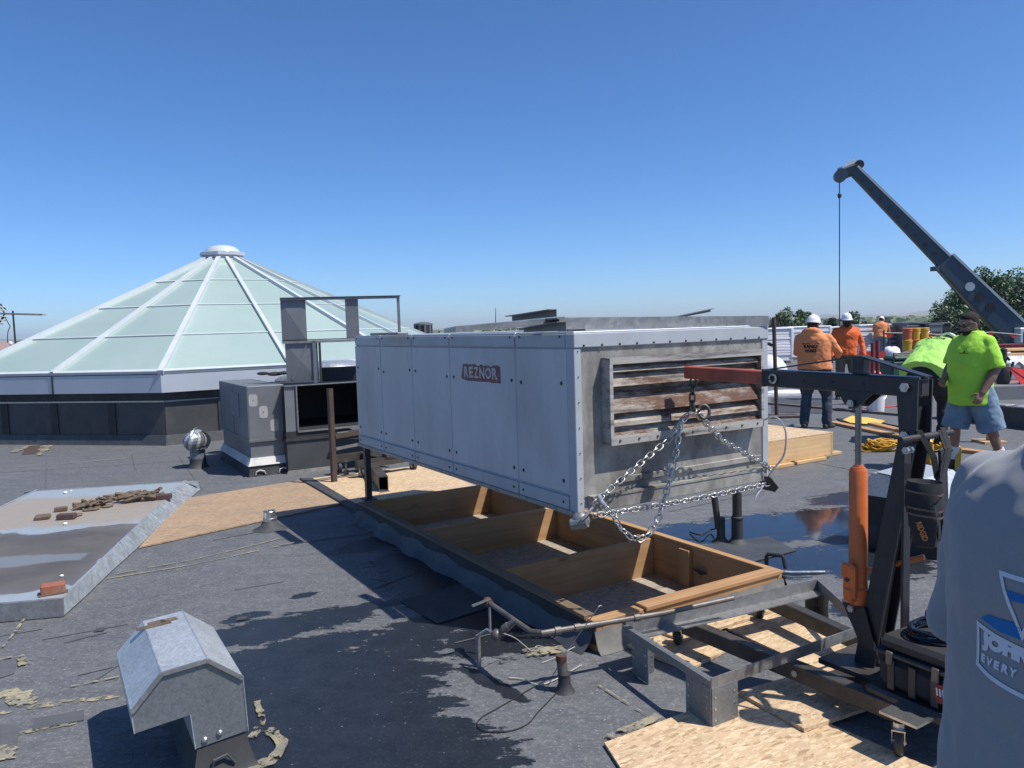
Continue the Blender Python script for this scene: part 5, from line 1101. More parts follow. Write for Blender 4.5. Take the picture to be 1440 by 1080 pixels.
# ------------------------------------------------------------------ machine on the hoist base
def machine():
    c = Vector((1.68, 3.04, .18)); M = Matrix.Translation(c) @ Matrix.Rotation(R(30), 4, 'Z')
    th = thing('portable_machine', 'dark machine case with a red label and coiled black hose behind the hoist mast', 'machine', M)
    def bx(n, m, a, b_, bev=.02, T=None): mb = MB(M); mb.box(a, b_, T, bev); return obj(mb, n, m, th)
    bx('base_tray', 'dark_steel', (-.20, -.19, -.03), (.20, .20, .02), .012)
    bx('case', 'black_cloth', (-.175, -.16, .02), (.17, .17, .165), .035); bx('lid', 'duct_dark', (-.165, -.15, .175), (.16, .16, .235), .03); bx('case_rim', 'dark_steel', (-.18, -.165, .160), (.175, .175, .178), .006)
    for k in range(3): bx('rib', 'dark_steel', (-.181, -.1+.09*k, .03), (-.174, -.07+.09*k, .15), .003)
    for y in (-.09, .10): bx('latch', 'pipe_grey', (-.188, y-.014, .13), (-.176, y+.014, .185), .004)
    mb = MB(M)
    for k in range(9):
        rr = .085+.006*(k % 3); z = .245+.014*(k//3); mb.tube([(rr*1.25*math.cos(t)+.01*(k % 2), rr*math.sin(t)+.012, z+.006*math.sin(t*2+k)) for t in (2*math.pi*q/24 for q in range(25))], .0065, 6)
    obj(mb, 'hose_coil', 'lens_black', th)
    mb = MB(M); mb.tube([(.1, -.08, .26), (.0, -.17, .30), (-.12, -.19, .22), (-.17, -.17, .08), (-.15, -.2, .02)], .008, 7); obj(mb, 'hose_end', 'black_cloth', th)
    mb = MB(M); pts = [(-.176+.02*math.cos(t)*0-.004, -.105+.035*math.sin(t), .09+.035*math.cos(t)) for t in (math.pi*k/8 for k in range(9))]
    mb.add([(-.181, -.135+.0*k, 0) for k in range(0)]+[(-.183, -.14, .06), (-.183, -.10, .055), (-.183, -.085, .085), (-.183, -.095, .125), (-.183, -.125, .13), (-.183, -.14, .10)], [[0, 1, 2, 3, 4, 5]]); obj(mb, 'red_label', 'dark_red', th, ang=0)
    mb = MB(M)
    for k in range(3): mb.add([(-.1845, -.128+.012*k, .085), (-.1845, -.122+.012*k, .083), (-.1845, -.118+.012*k, .112), (-.1845, -.124+.012*k, .114)], [[0, 1, 2, 3]])
    obj(mb, 'label_print', 'ink_grey', th, ang=0)
    mb = MB(M); mb.tube([(-.06, -.16, .2), (-.06, -.2, .235), (.1, -.2, .235), (.1, -.16, .2)], .010, 8); obj(mb, 'carry_handle', 'dark_steel', th)
    mb = MB(M); mb.lathe([(.03, .0), (.03, .05), (.022, .055)], 14, Matrix.Translation((.11, .10, .235))); obj(mb, 'fuel_cap', 'dark_red', th)
machine()
# ------------------------------------------------------------------ chains
def link_mesh_data(L, W_, r, mat):
    mb = MB(); n = 20; pts = []
    st = (L-W_)/2
    for k in range(n):
        t = 2*math.pi*k/n; x = math.cos(t)*W_/2; y = math.sin(t)*W_/2; pts.append(Vector((x+(st if x > 0 else -st if x < 0 else 0), y, 0)))
    rings = []
    for i, p in enumerate(pts):
        d = (pts[(i+1) % n]-pts[i-1]).normalized(); x = Vector((0, 0, 1)); y = d.cross(x); rings.append([p+(x*math.cos(a)+y*math.sin(a))*r for a in (2*math.pi*q/6 for q in range(6))])
    m = len(rings[0]); vs = [p for q in rings for p in q]; fs = [[k*m+i, k*m+(i+1) % m, ((k+1) % n)*m+(i+1) % m, ((k+1) % n)*m+i] for k in range(n) for i in range(m)]
    me = bpy.data.meshes.new('link'); me.from_pydata(vs, [], fs); me.materials.append(MATS[mat]); me.polygons.foreach_set('use_smooth', [True]*len(me.polygons)); return me
LINK = link_mesh_data(.048, .030, .0046, 'zinc'); LINKB = link_mesh_data(.052, .033, .0055, 'worn_steel')
def chain(label, pts, me=LINK, pitch=.0375, group=None, sag=0.0):
    P = [Vector(p) for p in pts]; fine = []
    for i in range(len(P)-1):
        for k in range(60):
            t = k/60; q = P[i].lerp(P[i+1], t); q.z -= sag*4*t*(1-t) if len(P) == 2 else 0; fine.append(q)
    fine.append(P[-1]); th = thing('chain', label, 'chain', P[0], group)
    acc = 0; nxt = pitch/2; i = 0; c = 0
    for a, b_ in zip(fine, fine[1:]):
        L = (b_-a).length
        while acc+L >= nxt and L > 0:
            q = a.lerp(b_, (nxt-acc)/L); d = (b_-a).normalized(); q2 = d.to_track_quat('X', 'Z') @ Quaternion((1, 0, 0), R(45 if c % 2 else -45)+random.uniform(-.25, .25))
            o = bpy.data.objects.new('link', me); COL.objects.link(o); o.parent = th; o.matrix_basis = TM[th.name].inverted() @ (Matrix.Translation(q) @ q2.to_matrix().to_4x4()); c += 1; nxt += pitch
        acc += L
    return th
def rigging():
    up = Vector((0, 0, 1)); t0 = ALONG(975)-up*.034; y0 = t0.y
    ap = A(978, 578, y0-.0); chain('short dark chain hanging straight down from the hoist boom tip', [t0, A(973, 570, y0)], LINKB, .041)
    # ring/hook
    mb = MB(); c = A(990, 579, y0+.03)
    ring = [c+Vector((.030*math.cos(t), .012*math.sin(t), .036*math.sin(t))) for t in (2*math.pi*k/20 for k in range(21))]
    mb.tube(ring, .0095, 10); mb.tube([A(973, 566, y0), A(976, 577, y0+.01), c+Vector((-.03, 0, .01))], .012, 8); one(mb, 'lifting_hook', 'worn_steel', 'dark steel hook and ring below the boom tip', 'hook', ap)
    LC = UV(.05, -.06, .69); RC = UV(1.53, -.04, .70)
    n1 = A(957, 592, y0+.03)
    chain('bunched bright chain between hook and the top of the left sling', [A(978, 577, y0), A(966, 584, y0+.01), n1, A(950, 606, y0+.02)])
    chain('left sling chain running from the hook to the near corner of the unit', [A(965, 585, y0+.02), A(940, 618, y0-.03), LC+up*.04+EL*-.02])
    chain('right sling chain running from the hook down to the far corner of the unit', [A(982, 583, y0+.02), A(1016, 620, y0+.18), RC+up*.03], sag=.0)
    # slack loop
    a = A(957, 595, y0-.01); pts = [a, A(951, 635, 4.24), A(938, 690, 4.15), A(926, 728, 4.09), A(912, 752, 4.06), A(900, 759, 4.04), A(886, 755, 4.03), A(872, 742, 4.02), A(863, 725, 4.01), A(852, 713, 4.01)]
    chain('slack loop of bright chain hanging below the unit over the timber curb', pts)
    # bottom chain around the rail
    pts = [UV(.06+1.46*k/10, -.06, .655-.012*math.sin(math.pi*k/10)) for k in range(11)]
    chain('bright chain drawn along under the louvre end of the unit', pts)
    # grab hooks, shackle, plate
    mb = MB(); p = A(841, 703, 4.0); mb.tube([A(840, 696, 4.0), A(846, 706, 4.0), A(852, 713, 4.0)], [.016, .014, .009], 10); one(mb, 'grab_hook', 'galv_bright', 'flattened steel grab hook at the near corner of the unit', 'hook', p)
    q = UV(-.01, -.04, .645); th = thing('chain_clamp', 'grey cast clamp gripping the near bottom corner of the unit', 'clamp', q)
    mb = MB(); mb.blob(q+Vector((-.0, -.03, .0)), .05, .04, .045, 12, 8); mb.tube([q+Vector((-.05, -.03, -.02)), q+Vector((.03, -.06, .0))], .03, 10); obj(mb, 'jaw', 'galv_dull', th)
    mb = MB(); mb.tube([q+Vector((-.01, -.07, .0)), q+Vector((.0, -.09, .02)), q+Vector((.035, -.075, .05)), q+Vector((.06, -.05, .07))], .008, 8); obj(mb, 'clevis', 'zinc', th)
    mb = MB(); a = A(1071, 674, 4.79); mb.sheet([A(1066, 668, 4.76), A(1084, 672, 4.74), A(1095, 686, 4.74), A(1090, 692, 4.75), A(1072, 688, 4.76)], .012); one(mb, 'lifting_plate', 'dark_steel', 'dark drilled steel plate at the far corner end of the chains', 'steel plate', a)
    mb = MB(); mb.tube([A(1072, 682, 4.73), A(1065, 694, 4.71), A(1061, 702, 4.71)], [.012, .008, .004], 8); one(mb, 'strap_end', 'ink_grey', 'frayed pale strap end hanging from the far corner chains', 'strap', A(1072, 682, 4.73))
    wire('wire', 'galv_bright', 'stiff pale wire arching beside the right edge of the louvre', [UV(1.40, -.08, 1.07), UV(1.44, -.14, 1.09), UV(1.49, -.17, 1.0), UV(1.50, -.15, .85), UV(1.47, -.1, .76), UV(1.46, -.06, .70)], .006)
rigging()
# ------------------------------------------------------------------ right: timber platform, boards, rope
def platform():
    c = Vector((3.87, 9.40, 0)); M = FR(c)
    th = thing('timber_platform', 'low box platform of lumber with an OSB top behind the unit', 'platform', M)
    P = lambda n, m, a, b_, bev=.004: obj(MB(M).box(a, b_, bev=bev), n, m, th)
    W_, L_ = 2.4, 2.0
    P('top_sheet', 'osb', (-W_, .0, .305), (.0, L_, .32), .0)
    P('rim_board', 'lumber_pale_x', (-W_, .0, .045), (-.04, .04, .303)); P('rim_board', 'lumber_pale_y', (-.04, .0, .045), (.0, L_, .303)); P('rim_board', 'lumber_pale_x', (-W_, L_-.04, .045), (-.04, L_, .303)); P('rim_board', 'lumber_pale_y', (-W_, .04, .045), (-W_+.04, L_-.04, .303))
    for k, (x, a, b_) in enumerate(((-.45, -.04, .5), (-1.05, -.06, .6), (.02, .35, 1.1))):
        mb = MB(FR(c)); 
        if k < 2: mb.box((x-.25, a, .003), (x+.28, a+.09, .042), bev=.004)
        else: mb.box((x-.42, .10, .003), (x+.28, .19, .042), bev=.004)
        one(mb, 'sleeper', 'lumber_pale_x', ['pale board end under the near side of the timber platform', 'pale board under the platform close to the unit', 'pale lumber sleeper sticking out at the platform corner'][k], 'board', FR(c+EW*x))
platform()
def board(uv0, uv1, wd, t, label, mat='lumber_pale_x', z=.0, group=None):
    a = G(*uv0, z); b_ = G(*uv1, z); d = (b_-a); an = math.atan2(d.y, d.x); M = Matrix.Translation(a) @ Matrix.Rotation(an, 4, 'Z')
    mb = MB(M); mb.box((0, -wd/2, .003), (d.length, wd/2, .003+t), bev=.004); return one(mb, 'board', mat, label, 'board', M, group)
board((1170, 596), (1290, 621), .14, .04, 'long wide board lying left of the yellow rope', 'lumber_x')
board((1226, 598), (1300, 616), .14, .04, 'second wide board lying across the first, nearer the mast', 'lumber_x', .045)
board((1330, 633), (1400, 641), .14, .04, 'wide board lying behind the feet of the bearded man', 'lumber_x')
board((1060, 567), (1290, 587), .08, .04, 'very long thin weathered board lying behind the platform', 'lumber_grey_x')
board((1385, 594), (1445, 601), .06, .04, 'pale thin board in front of the black curb at the right edge', 'galv_bright')
def rope_coil(c, r, n, mat, label, name='rope_coil', cat='rope'):
    rnd = random.Random(9); mb = MB()
    for k in range(n):
        rr = r*rnd.uniform(.45, 1.0); off = Vector((rnd.gauss(0, r*.25), rnd.gauss(0, r*.14), rnd.uniform(.01, .09)))
        pts = [c+off+Vector((rr*math.cos(t)*1.15, rr*.6*math.sin(t), .035*math.sin(t*2+k)+.02)) for t in (2*math.pi*q/14+k for q in range(15))]
        mb.tube(pts, .011, 5)
    return one(mb, name, mat, label, cat, c)
rope_coil(G(1240, 634), .22, 16, 'yellow_rope', 'heap of coiled yellow rope on the roof beside the mast')
rope_coil(G(1330, 640)+Vector((0, .25, 0)), .13, 9, 'yellow_rope', 'small heap of yellow cord behind the hoist handle')
mb = MB(); c = G(1215, 595); pts = [G(1185, 592), G(1196, 598), G(1235, 599), G(1244, 595), G(1222, 589), G(1198, 588)]; mb.sheet([p+Vector((0, 0, .01+.02*(i % 2))) for i, p in enumerate(pts)], .012, (0, 0, 1)); one(mb, 'folded_tarp', 'yellow_tarp', 'flat folded yellow sheet lying behind the boards', 'tarp', c)
mb = MB(); mb.sheet([G(1176, 590)+Vector((0, 0, .004)), G(1183, 593.5), G(1206, 598), G(1208, 596), G(1190, 590)], .02, (0, 0, 1)); one(mb, 'black_bag', 'black_cloth', 'flat black bag lying at the left end of the yellow sheet', 'bag', G(1180, 592))
def bucket(p, label, mat='white_plastic', r=.15, h=.37, group=None, lid=False):
    M = Matrix.Translation(p); mb = MB(M); mb.lathe([(r*.86, 0), (r*.98, h*.82), (r*1.06, h*.83), (r*1.06, h*.88), (r, h*.89), (r*1.02, h), (r*.96, h), (r*.93, h*.9), (r*.8, .03)], 20, caps=True)
    o = setp(obj(mb, 'bucket', mat, None, M), label, 'bucket', group)
    mb = MB(M); mb.tube([(r*1.05*math.cos(t), -r*.35-.0, h*.8-r*.9*math.sin(t)) if False else (r*1.06*math.cos(t), -r*.7*abs(math.sin(t))-.02, h*.83-r*.6*math.sin(t)) for t in (math.pi*k/10 for k in range(11))], .004, 5); obj(mb, 'bail', 'zinc', o)
    if lid: mb = MB(M); mb.lathe([(r*1.05, h-.005), (r*1.08, h+.01), (r*1.0, h+.022), (.01, h+.024)], 18); obj(mb, 'lid', mat, o)
    return o
bucket(G(1231, 580), 'white plastic bucket with its wire handle beside the black boom bracket', r=.165, h=.40)
bucket(G(1215, 578)+Vector((-.1, .1, 0)), 'grey plastic bucket half hidden behind the hoist ram rod', 'grey_block', r=.15, h=.36)
# red pipe posts, red box and warning flags
def flag(p, q, label, M0=None):
    pass
for k, (u, v0, dy, lb) in enumerate(((1227, 482, 0, 'dark red steel post, left one of the pair beside the red fuel can'), (1234, 478, .1, 'dark red steel post, right one of the pair beside the red fuel can'))):
    y = 15.0; p = A(u, 530, y); p.z = 0; top = A(u, v0, y).z; M = Matrix.Translation(p); mb = MB(M); mb.tube([(0, 0, 0), (0, 0, top)], .035, 10); mb.lathe([(.14, 0), (.14, .02), (.05, .03)], 12); one(mb, 'steel_post', 'dark_red', lb, 'post', M)
y = 15.2; p = A(1219, 530, y); p.z = 0; M = Matrix.Translation(p); mb = MB(M); mb.box((-.14, -.12, 0), (.14, .12, .52), bev=.03); mb.box((-.10, -.14, .52), (.12, .1, .66), Matrix.Rotation(R(12), 4, 'Y'), bev=.04); mb.tube([(-.1, 0, .64), (-.06, 0, .74), (.08, 0, .74), (.1, 0, .64)], .02, 8); one(mb, 'fuel_can', 'red_plastic', 'red fuel can standing beside the dark red posts', 'fuel can', M)
p = G(1258, 532)+Vector((.3, 2.0, 0)); M = Matrix.Translation(p); mb = MB(M); mb.box((-.38, -.02, .10), (.36, .02, .66), Matrix.Rotation(R(4), 4, 'Y')); mb.tube([(-.36, 0, 0), (-.36, 0, .7)], .015, 6); mb.tube([(.36, 0, 0), (.36, 0, .7)], .015, 6); one(mb, 'red_panel', 'red_plastic', 'flat red warning panel standing on the roof behind the boom strap', 'warning panel', M)
y = 12.4; a = A(1428, 522, y); th = thing('warning_flag', 'large red triangular warning flag at the right picture edge', 'flag', Vector((a.x, a.y, 0)))
mb = MB(); mb.sheet([A(1418, 517, y), A(1452, 520, y+.1), A(1441, 547, y)], .006); obj(mb, 'cloth', 'red_plastic', th)
mb = MB(); mb.tube([A(1400, 514.5, y), A(1460, 520, y)], .008, 5); obj(mb, 'cord', 'wire_black', th); mb = MB(); b_ = A(1456, 519, y); mb.tube([Vector((b_.x, b_.y, 0)), b_+Vector((0, 0, .05))], .02, 8); mb.lathe([(.2, 0), (.2, .03), (.04, .05)], 12, Matrix.Translation(Vector((b_.x, b_.y, 0)))); obj(mb, 'post', 'dark_steel', th)
# pennant line far behind
def pennants():
    y = 26.0; pts = [A(1243, 468, y), A(1290, 468.5, y), A(1345, 472, y), A(1392, 467, y), A(1440, 471, y)]
    th = thing('pennant_line', 'line of small red pennants strung across the back of the roof', 'pennants', Vector((pts[0].x, y, 0)))
    mb = MB(); mb.tube(pts, .012, 4); obj(mb, 'cord', 'wire_white', th)
    for u, v in ((1251, 468), (1309, 470), (1335, 472), (1392, 467), (1425, 469)):
        mb = MB(); mb.sheet([A(u-9, v, y), A(u+7, v+.6, y), A(u+1, v+7, y)], .01); obj(mb, 'pennant', 'red_plastic', th)
    for u, v in ((1243, 468), (1345, 472), (1440, 471)):
        p = A(u, v, y); mb = MB(); mb.tube([Vector((p.x, p.y, 0)), p+Vector((0, 0, .1))], .025, 6); obj(mb, 'post', 'dark_steel', th)
pennants()
# post stand near the unit's right edge
def rail_post():
    y = 13.5; p = A(1092, 530, y); p.z = 0; top = A(1088, 447, y); th = thing('guardrail_post', 'thin dark guardrail post with a short arm right of the unit', 'guardrail post', p)
    mb = MB(); mb.tube([p, Vector((top.x, top.y, top.z))], .035, 8); obj(mb, 'post', 'brown_steel', th); mb = MB(); q = p.lerp(top, .72); mb.tube([q, A(1040, 471, y+.4)], .028, 8); obj(mb, 'arm', 'brown_steel', th)
    mb = MB(); mb.box((-.35, -.2, 0), (.5, .25, .05)); o = MB(Matrix.Translation(p)); o.box((-.35, -.15, 0), (.35, .15, .05), bev=.01); obj(o, 'base', 'brown_steel', th)
rail_post()
# stacks of white insulation boards
def stacks():
    rnd = random.Random(13); g = 'stacks of white insulation boards along the back of the roof'
    for k, (u0, u1, vt, y, lb) in enumerate(((1062, 1106, 463, 30.5, 'white board stack just right of the unit, leftmost and partly hidden'), (1098, 1160, 460.5, 33, 'wide white board stack behind the man in the faded hoodie'), (1152, 1186, 461, 33.6, 'white board stack showing between the two orange workers'), (1196, 1242, 458, 32.0, 'white board stack right of the orange sweatshirt'), )):
        a = A(u0, 480, y); b_ = A(u1, 480, y); top = A((u0+u1)/2, vt, y).z; p = Vector(((a.x+b_.x)/2, y, 0)); w_ = (b_.x-a.x); M = Matrix.Translation(p) @ Matrix.Rotation(R(6), 4, 'Z')
        th = thing('insulation_stack', lb, 'board stack', M, g); n = 12; h = (top-.1)/n
        for i in range(n):
            mb = MB(M); j = rnd.uniform(-.02, .02); mb.box((-w_/2+j, -.6+rnd.uniform(-.02, .02), .1+i*h+.006), (w_/2+j, .6, .1+(i+1)*h-.006), bev=.012); obj(mb, 'board', 'white_board', th)
        mb = MB(M); mb.box((-w_/2-.02, -.62, top), (w_/2+.02, .62, top+.05), bev=.02); mb.box((w_/2-.08, -.63, .25), (w_/2+.03, .62, top), bev=.01); obj(mb, 'wrap', 'white_wrap', th)
        for x in (-.35, .35): mb = MB(M); mb.box((x*w_-.1, -.6, 0), (x*w_+.1, .6, .1)); obj(mb, 'skid', 'lumber_grey_x', th)
    y = 24; p = A(1082, 500, y); p.z = 0; M = Matrix.Translation(p); mb = MB(M)
    mb.lathe([(.75, 0), (.72, .3), (.66, .45), (.5, .66), (.3, .80), (.05, .86)], 18, Matrix.Scale(.72, 4)); one(mb, 'wrapped_bundle', 'white_wrap', 'rounded white plastic wrapped bundle low beside the unit edge', 'bundle', M)
    y = 17.5; p = A(1105, 512, y); p.z = 0; mb = MB(Matrix.Translation(p)); mb.box((-.6, -.3, .0), (.5, .3, .04)); mb.blob((0, 0, .06), .5, .25, .06); one(mb, 'white_tarp', 'white_wrap', 'low white plastic sheet on the roof behind the faded hoodie', 'tarp', p)
stacks()
# clutter of the far right roof
def yellow_buckets():
    g = 'yellow buckets stacked near the back of the roof'; y = 25.0
    rows = ((1276, 0, 'yellow bucket at lower left of the stack'), (1287, 0, 'yellow bucket at the bottom centre of the stack'), (1298, 0, 'yellow bucket at lower right of the stack'), (1276, 1, 'yellow bucket, left one of the second layer'), (1287, 1, 'yellow bucket in the middle of the second layer'), (1299, 1, 'yellow bucket, right one of the second layer'), (1276, 2, 'yellow bucket, left one of the top layer'), (1287, 2, 'yellow bucket in the middle of the top layer'), (1299, 2, 'yellow bucket, right one of the top layer'))
    for u, lv, lb in rows:
        p = A(u, 500, y); p.z = .17+lv*.37
        bucket(p, lb, 'yellow_plastic' if (u+lv) % 2 else 'orange_netting', .15, .36, g, True)
    p = A(1288, 500, y); mb = MB(); mb.box((-.6, -.3, .0), (.6, .3, .168), Matrix.Translation(Vector((p.x, p.y, 0)))); one(mb, 'pallet', 'lumber_grey_x', 'low wooden pallet under the yellow buckets', 'pallet', Vector((p.x, p.y, 0)))
yellow_buckets()
def clutter():
    def ground_at(u, y): p = A(u, 500, y); p.z = 0; return p
    # orange ring carton
    y = 21; p = ground_at(1288, y); z = A(1288, 492, y).z; M = Matrix.Translation(p+Vector((0, 0, z-.2))) @ Matrix.Rotation(R(-14), 4, 'Y')
    mb = MB(M); mb.box((-.42, -.3, 0), (.42, .3, .03)); 
    for a, b_ in (((-.42, -.3), (.42, -.26)), ((-.42, .26), (.42, .3)), ((-.42, -.3), (-.38, .3)), ((.38, -.3), (.42, .3))): mb.box((a[0], a[1], .0), (b_[0], b_[1], .18))
    o = one(mb, 'open_carton', 'tan_block', 'open pinkish carton lying tilted in front of the yellow buckets', 'carton', M)
    # dark green generator/box
    M = Matrix.Translation(ground_at(1287, 19)); mb = MB(M); mb.box((-.75, -.35, .1), (.6, .35, .62), bev=.04); mb.box((-.65, -.3, .62), (.3, .3, .72), bev=.03); mb.tube([(-.7, -.36, .1), (-.7, -.36, .8), (.55, -.36, .8), (.55, -.36, .1)], .025, 6); one(mb, 'generator', 'green_dark', 'dark green machine in a tube frame behind the bending worker', 'generator', M)
    M = Matrix.Translation(ground_at(1262, 20.5)); mb = MB(M); mb.box((-.55, -.4, .50), (.95, .4, .58), bev=.01); 
    for x in (-.5, .85): mb.box((x, -.35, 0), (x+.06, -.29, .5)); mb.box((x, .29, 0), (x+.06, .35, .5))
    one(mb, 'work_table', 'tan_block', 'low pale work table with a tool beside the far orange worker', 'table', M)
    M = Matrix.Translation(ground_at(1256, 20.3)+Vector((0, 0, .585))); mb = MB(M); mb.box((-.2, -.1, 0), (.28, .12, .05), bev=.01); mb.tube([(.25, 0, .03), (.38, 0, .03)], .03, 8); one(mb, 'power_tool', 'black_cloth', 'black tool lying on the pale work table', 'tool', M)
    M = Matrix.Translation(ground_at(1266, 19.2)); mb = MB(M); mb.lathe([(.25, 0), (.25, .3), (.22, .34), (.18, .34), (.18, .05)], 16); one(mb, 'orange_drum', 'orange_netting', 'low orange drum left of the dark green machine', 'drum', M)
    M = Matrix.Translation(ground_at(1255, 29)); mb = MB(M); rnd = random.Random(31)
    for i in range(6): mb.blob((rnd.gauss(0, .14), rnd.gauss(0, .15), .2+rnd.random()*.45), .22, .2, .2, 9, 6)
    one(mb, 'white_bags', 'white_wrap', 'slumped white plastic bags behind the far orange worker', 'bags', M)
    M = Matrix.Translation(ground_at(1236, 26)); mb = MB(M)
    for i in range(6): mb.blob((rnd.gauss(.1, .4), rnd.gauss(0, .2), .06), .22, .16, .08, 9, 6)
    one(mb, 'white_scraps', 'white_wrap', 'white plastic scraps at the feet of the far orange worker', 'scraps', M)
    # screens and units at the back edge
    rnd = random.Random(8)
    spec = [(1243, 1262, 460, 31.5, 'grey_block', 'grey equipment box right behind the far orange worker'), (1262, 1269, 455, 31.0, 'duct_grey', 'narrow grey duct riser between two dark boxes'), (1268, 1284, 459, 32.2, 'tan_block', 'tan equipment box behind the yellow buckets, left'), (1284, 1300, 455, 33, 'duct_dark', 'dark equipment box with a flat top behind the yellow buckets'), (1300, 1318, 457, 32.6, 'duct_grey', 'dark grey rooftop box right of the yellow buckets'), (1318, 1330, 455, 33.4, 'duct_dark', 'black rooftop box behind the bending worker'), ]
    for u0, u1, vt, y, m, lb in spec:
        a = A(u0, 480, y); b_ = A(u1, 480, y); top = A(u0, vt, y).z; M = Matrix.Translation(Vector(((a.x+b_.x)/2, y, 0))); w_ = b_.x-a.x
        th = thing('rooftop_box', lb, 'equipment box', M); mb = MB(M); mb.box((-w_/2, -.4, .1), (w_/2, .4, top), bev=.02); obj(mb, 'casing', m, th)
        mb = MB(M); mb.box((-w_/2-.03, -.43, top), (w_/2+.03, .43, top+.04)); obj(mb, 'lid', 'galv_dull', th)
        mb = MB(M)
        for k in range(4): mb.box((-w_*.35, -.415, .4+k*.18), (w_*.35, -.40, .46+k*.18))
        obj(mb, 'grille', 'duct_dark', th); mb = MB(M); mb.box((-w_/2+.04, -.36, 0), (w_/2-.04, .36, .1)); obj(mb, 'skid', 'dark_steel', th)
    # tan wall strips far behind
    # wheelbarrow
    p = ground_at(1418, 22.5); M = Matrix.Translation(p) @ Matrix.Rotation(R(10), 4, 'Z'); th = thing('wheelbarrow', 'dark red wheelbarrow near the foot of the crane boom', 'wheelbarrow', M)
    mb = MB(M); mb.loop([[(-.45, -.28, .42), (.35, -.22, .36), (.35, .22, .36), (-.45, .28, .42)], [(-.75, -.38, .80), (.62, -.36, .78), (.62, .36, .78), (-.75, .38, .80)]]); obj(mb, 'tray', 'dark_red', th)
    mb = MB(M); mb.lathe([(.14, -.05), (.2, -.04), (.21, 0), (.2, .04), (.14, .05)], 18, Matrix.Translation((.62, 0, .21)) @ Matrix.Rotation(R(90), 4, 'X')); w2 = obj(mb, 'wheel', 'rubber_black', th)
    mb = MB(M); mb.lathe([(.10, -.03), (.10, .03)], 12, Matrix.Translation((.62, 0, .21)) @ Matrix.Rotation(R(90), 4, 'X')); obj(mb, 'rim', 'tan_block', w2)
    for s in (-1, 1): mb = MB(M); mb.tube([(.62, s*.08, .21), (-.5, s*.26, .40), (-1.2, s*.3, .62)], .02, 8); mb.tube([(-.45, s*.25, .38), (-.5, s*.25, 0)], .018, 6); obj(mb, 'frame_tube', 'dark_steel', th)
    # white sheets
    p = ground_at(1415, 19); M = Matrix.Translation(p); mb = MB(M); N = 16
    rings = []
    for i in range(N): 
        x = -.9+1.8*i/(N-1); rings.append([(x, -.4+.8*j/7, max(.02, .75-.25*abs(x)-.5*abs(j/7-.5)+rnd.gauss(0, .045)+(.3 if i < 4 else 0)*(1-abs(j/3.5-1)))) for j in range(8)])
    mb.loop(rings, close=False, caps=False); one(mb, 'white_tarp', 'white_wrap', 'crumpled white plastic sheet heaped beside the wheelbarrow', 'tarp', M)
    # stacked lumber on sawhorses: long white-ish planks
    for k, (u0, u1, v, y, lb) in enumerate(((1395, 1470, 492, 16.5, 'upper pale plank in the stack at the right edge'), (1390, 1470, 499, 16.3, 'lower pale plank in the stack at the right edge'))):
        a = A(u0, v, y); b_ = A(u1, v-2, y+.5); mb = MB(); mb.bar(a, b_, .3, .05, bev=.004); one(mb, 'plank', 'lumber_pale_x', lb, 'plank', a)
    for u in (1402, 1462):
        y = 16.6; a = A(u, 505, y); th = thing('trestle', 'dark trestle under the pale planks, %s one' % ('left' if u == 1402 else 'right'), 'trestle', Vector((a.x, a.y, 0)))
        mb = MB(); mb.bar(Vector((a.x, a.y-.3, a.z)), Vector((a.x, a.y+.3, a.z)), .06, .06); obj(mb, 'top_bar', 'dark_steel', th)
        for s in (-1, 1): mb = MB(); mb.bar(Vector((a.x, a.y+s*.25, a.z)), Vector((a.x+.0, a.y+s*.4, 0)), .05, .05); obj(mb, 'leg', 'dark_steel', th)
    # wooden box / dark bin, tool jar behind man
    y = 13.2; M = Matrix.Translation(ground_at(1420, y)); 
    th = thing('tool_box', 'black tool box with a red lid on the roof behind the bearded man', 'tool box', M); z0 = A(1420, 548, y).z
    mb = MB(M); mb.box((-.28, -.2, 0), (.22, .2, .46), bev=.02); obj(mb, 'body', 'black_cloth', th); mb = MB(M); mb.box((-.3, -.21, .46), (.24, .21, .56), bev=.03); obj(mb, 'lid', 'dark_red', th)
    M = Matrix.Translation(ground_at(1411, 12.6)+Vector((0, 0, .55))); mb = MB(M); mb.lathe([(.09, .0), (.10, .04), (.08, .3), (.06, .33)], 14); mb.tube([(-.1, 0, .1), (-.14, 0, .35), (-.02, 0, .52), (.1, 0, .38)], .022, 8); mb.lathe([(.05, .42), (.055, .56), (.02, .58)], 10); mb.tube([(.1, 0, .05), (.16, 0, .35)], .022, 8)
    one(mb, 'torch_kit', 'black_tape', 'black metal torch fittings standing behind the bearded man', 'torch', M)
    M = Matrix.Translation(ground_at(1411, 12.6)); mb = MB(M); mb.box((-.3, -.25, .0), (.3, .25, .55), bev=.02); one(mb, 'crate', 'grey_block', 'grey crate under the black torch fittings', 'crate', M)
    M = Matrix.Translation(ground_at(1421, 12.9)+Vector((-.02, -.4, 0))); mb = MB(M); mb.lathe([(.10, .45), (.055, .75), (.05, .8), (.0, .8)], 14); mb.lathe([(.12, 0), (.12, .45), (.10, .46)], 14); one(mb, 'tan_jug', 'tan_block', 'tan cone topped jug right of the black torch fittings', 'jug', M)
    # black curb with steel caps at right
    a = G(1391, 597); b_ = G(1470, 607); d = (b_-a).normalized(); n = Vector((-d.y, d.x, 0)); M = Matrix.Translation(a) @ Matrix.Rotation(math.atan2(d.y, d.x), 4, 'Z')
    th = thing('equipment_curb', 'low black equipment curb with steel cap strips at the right edge', 'roof curb', M)
    mb = MB(M); mb.box((-1.0, 0, 0), (2.4, 1.1, .30)); obj(mb, 'curb_wall', 'membrane_wall', th)
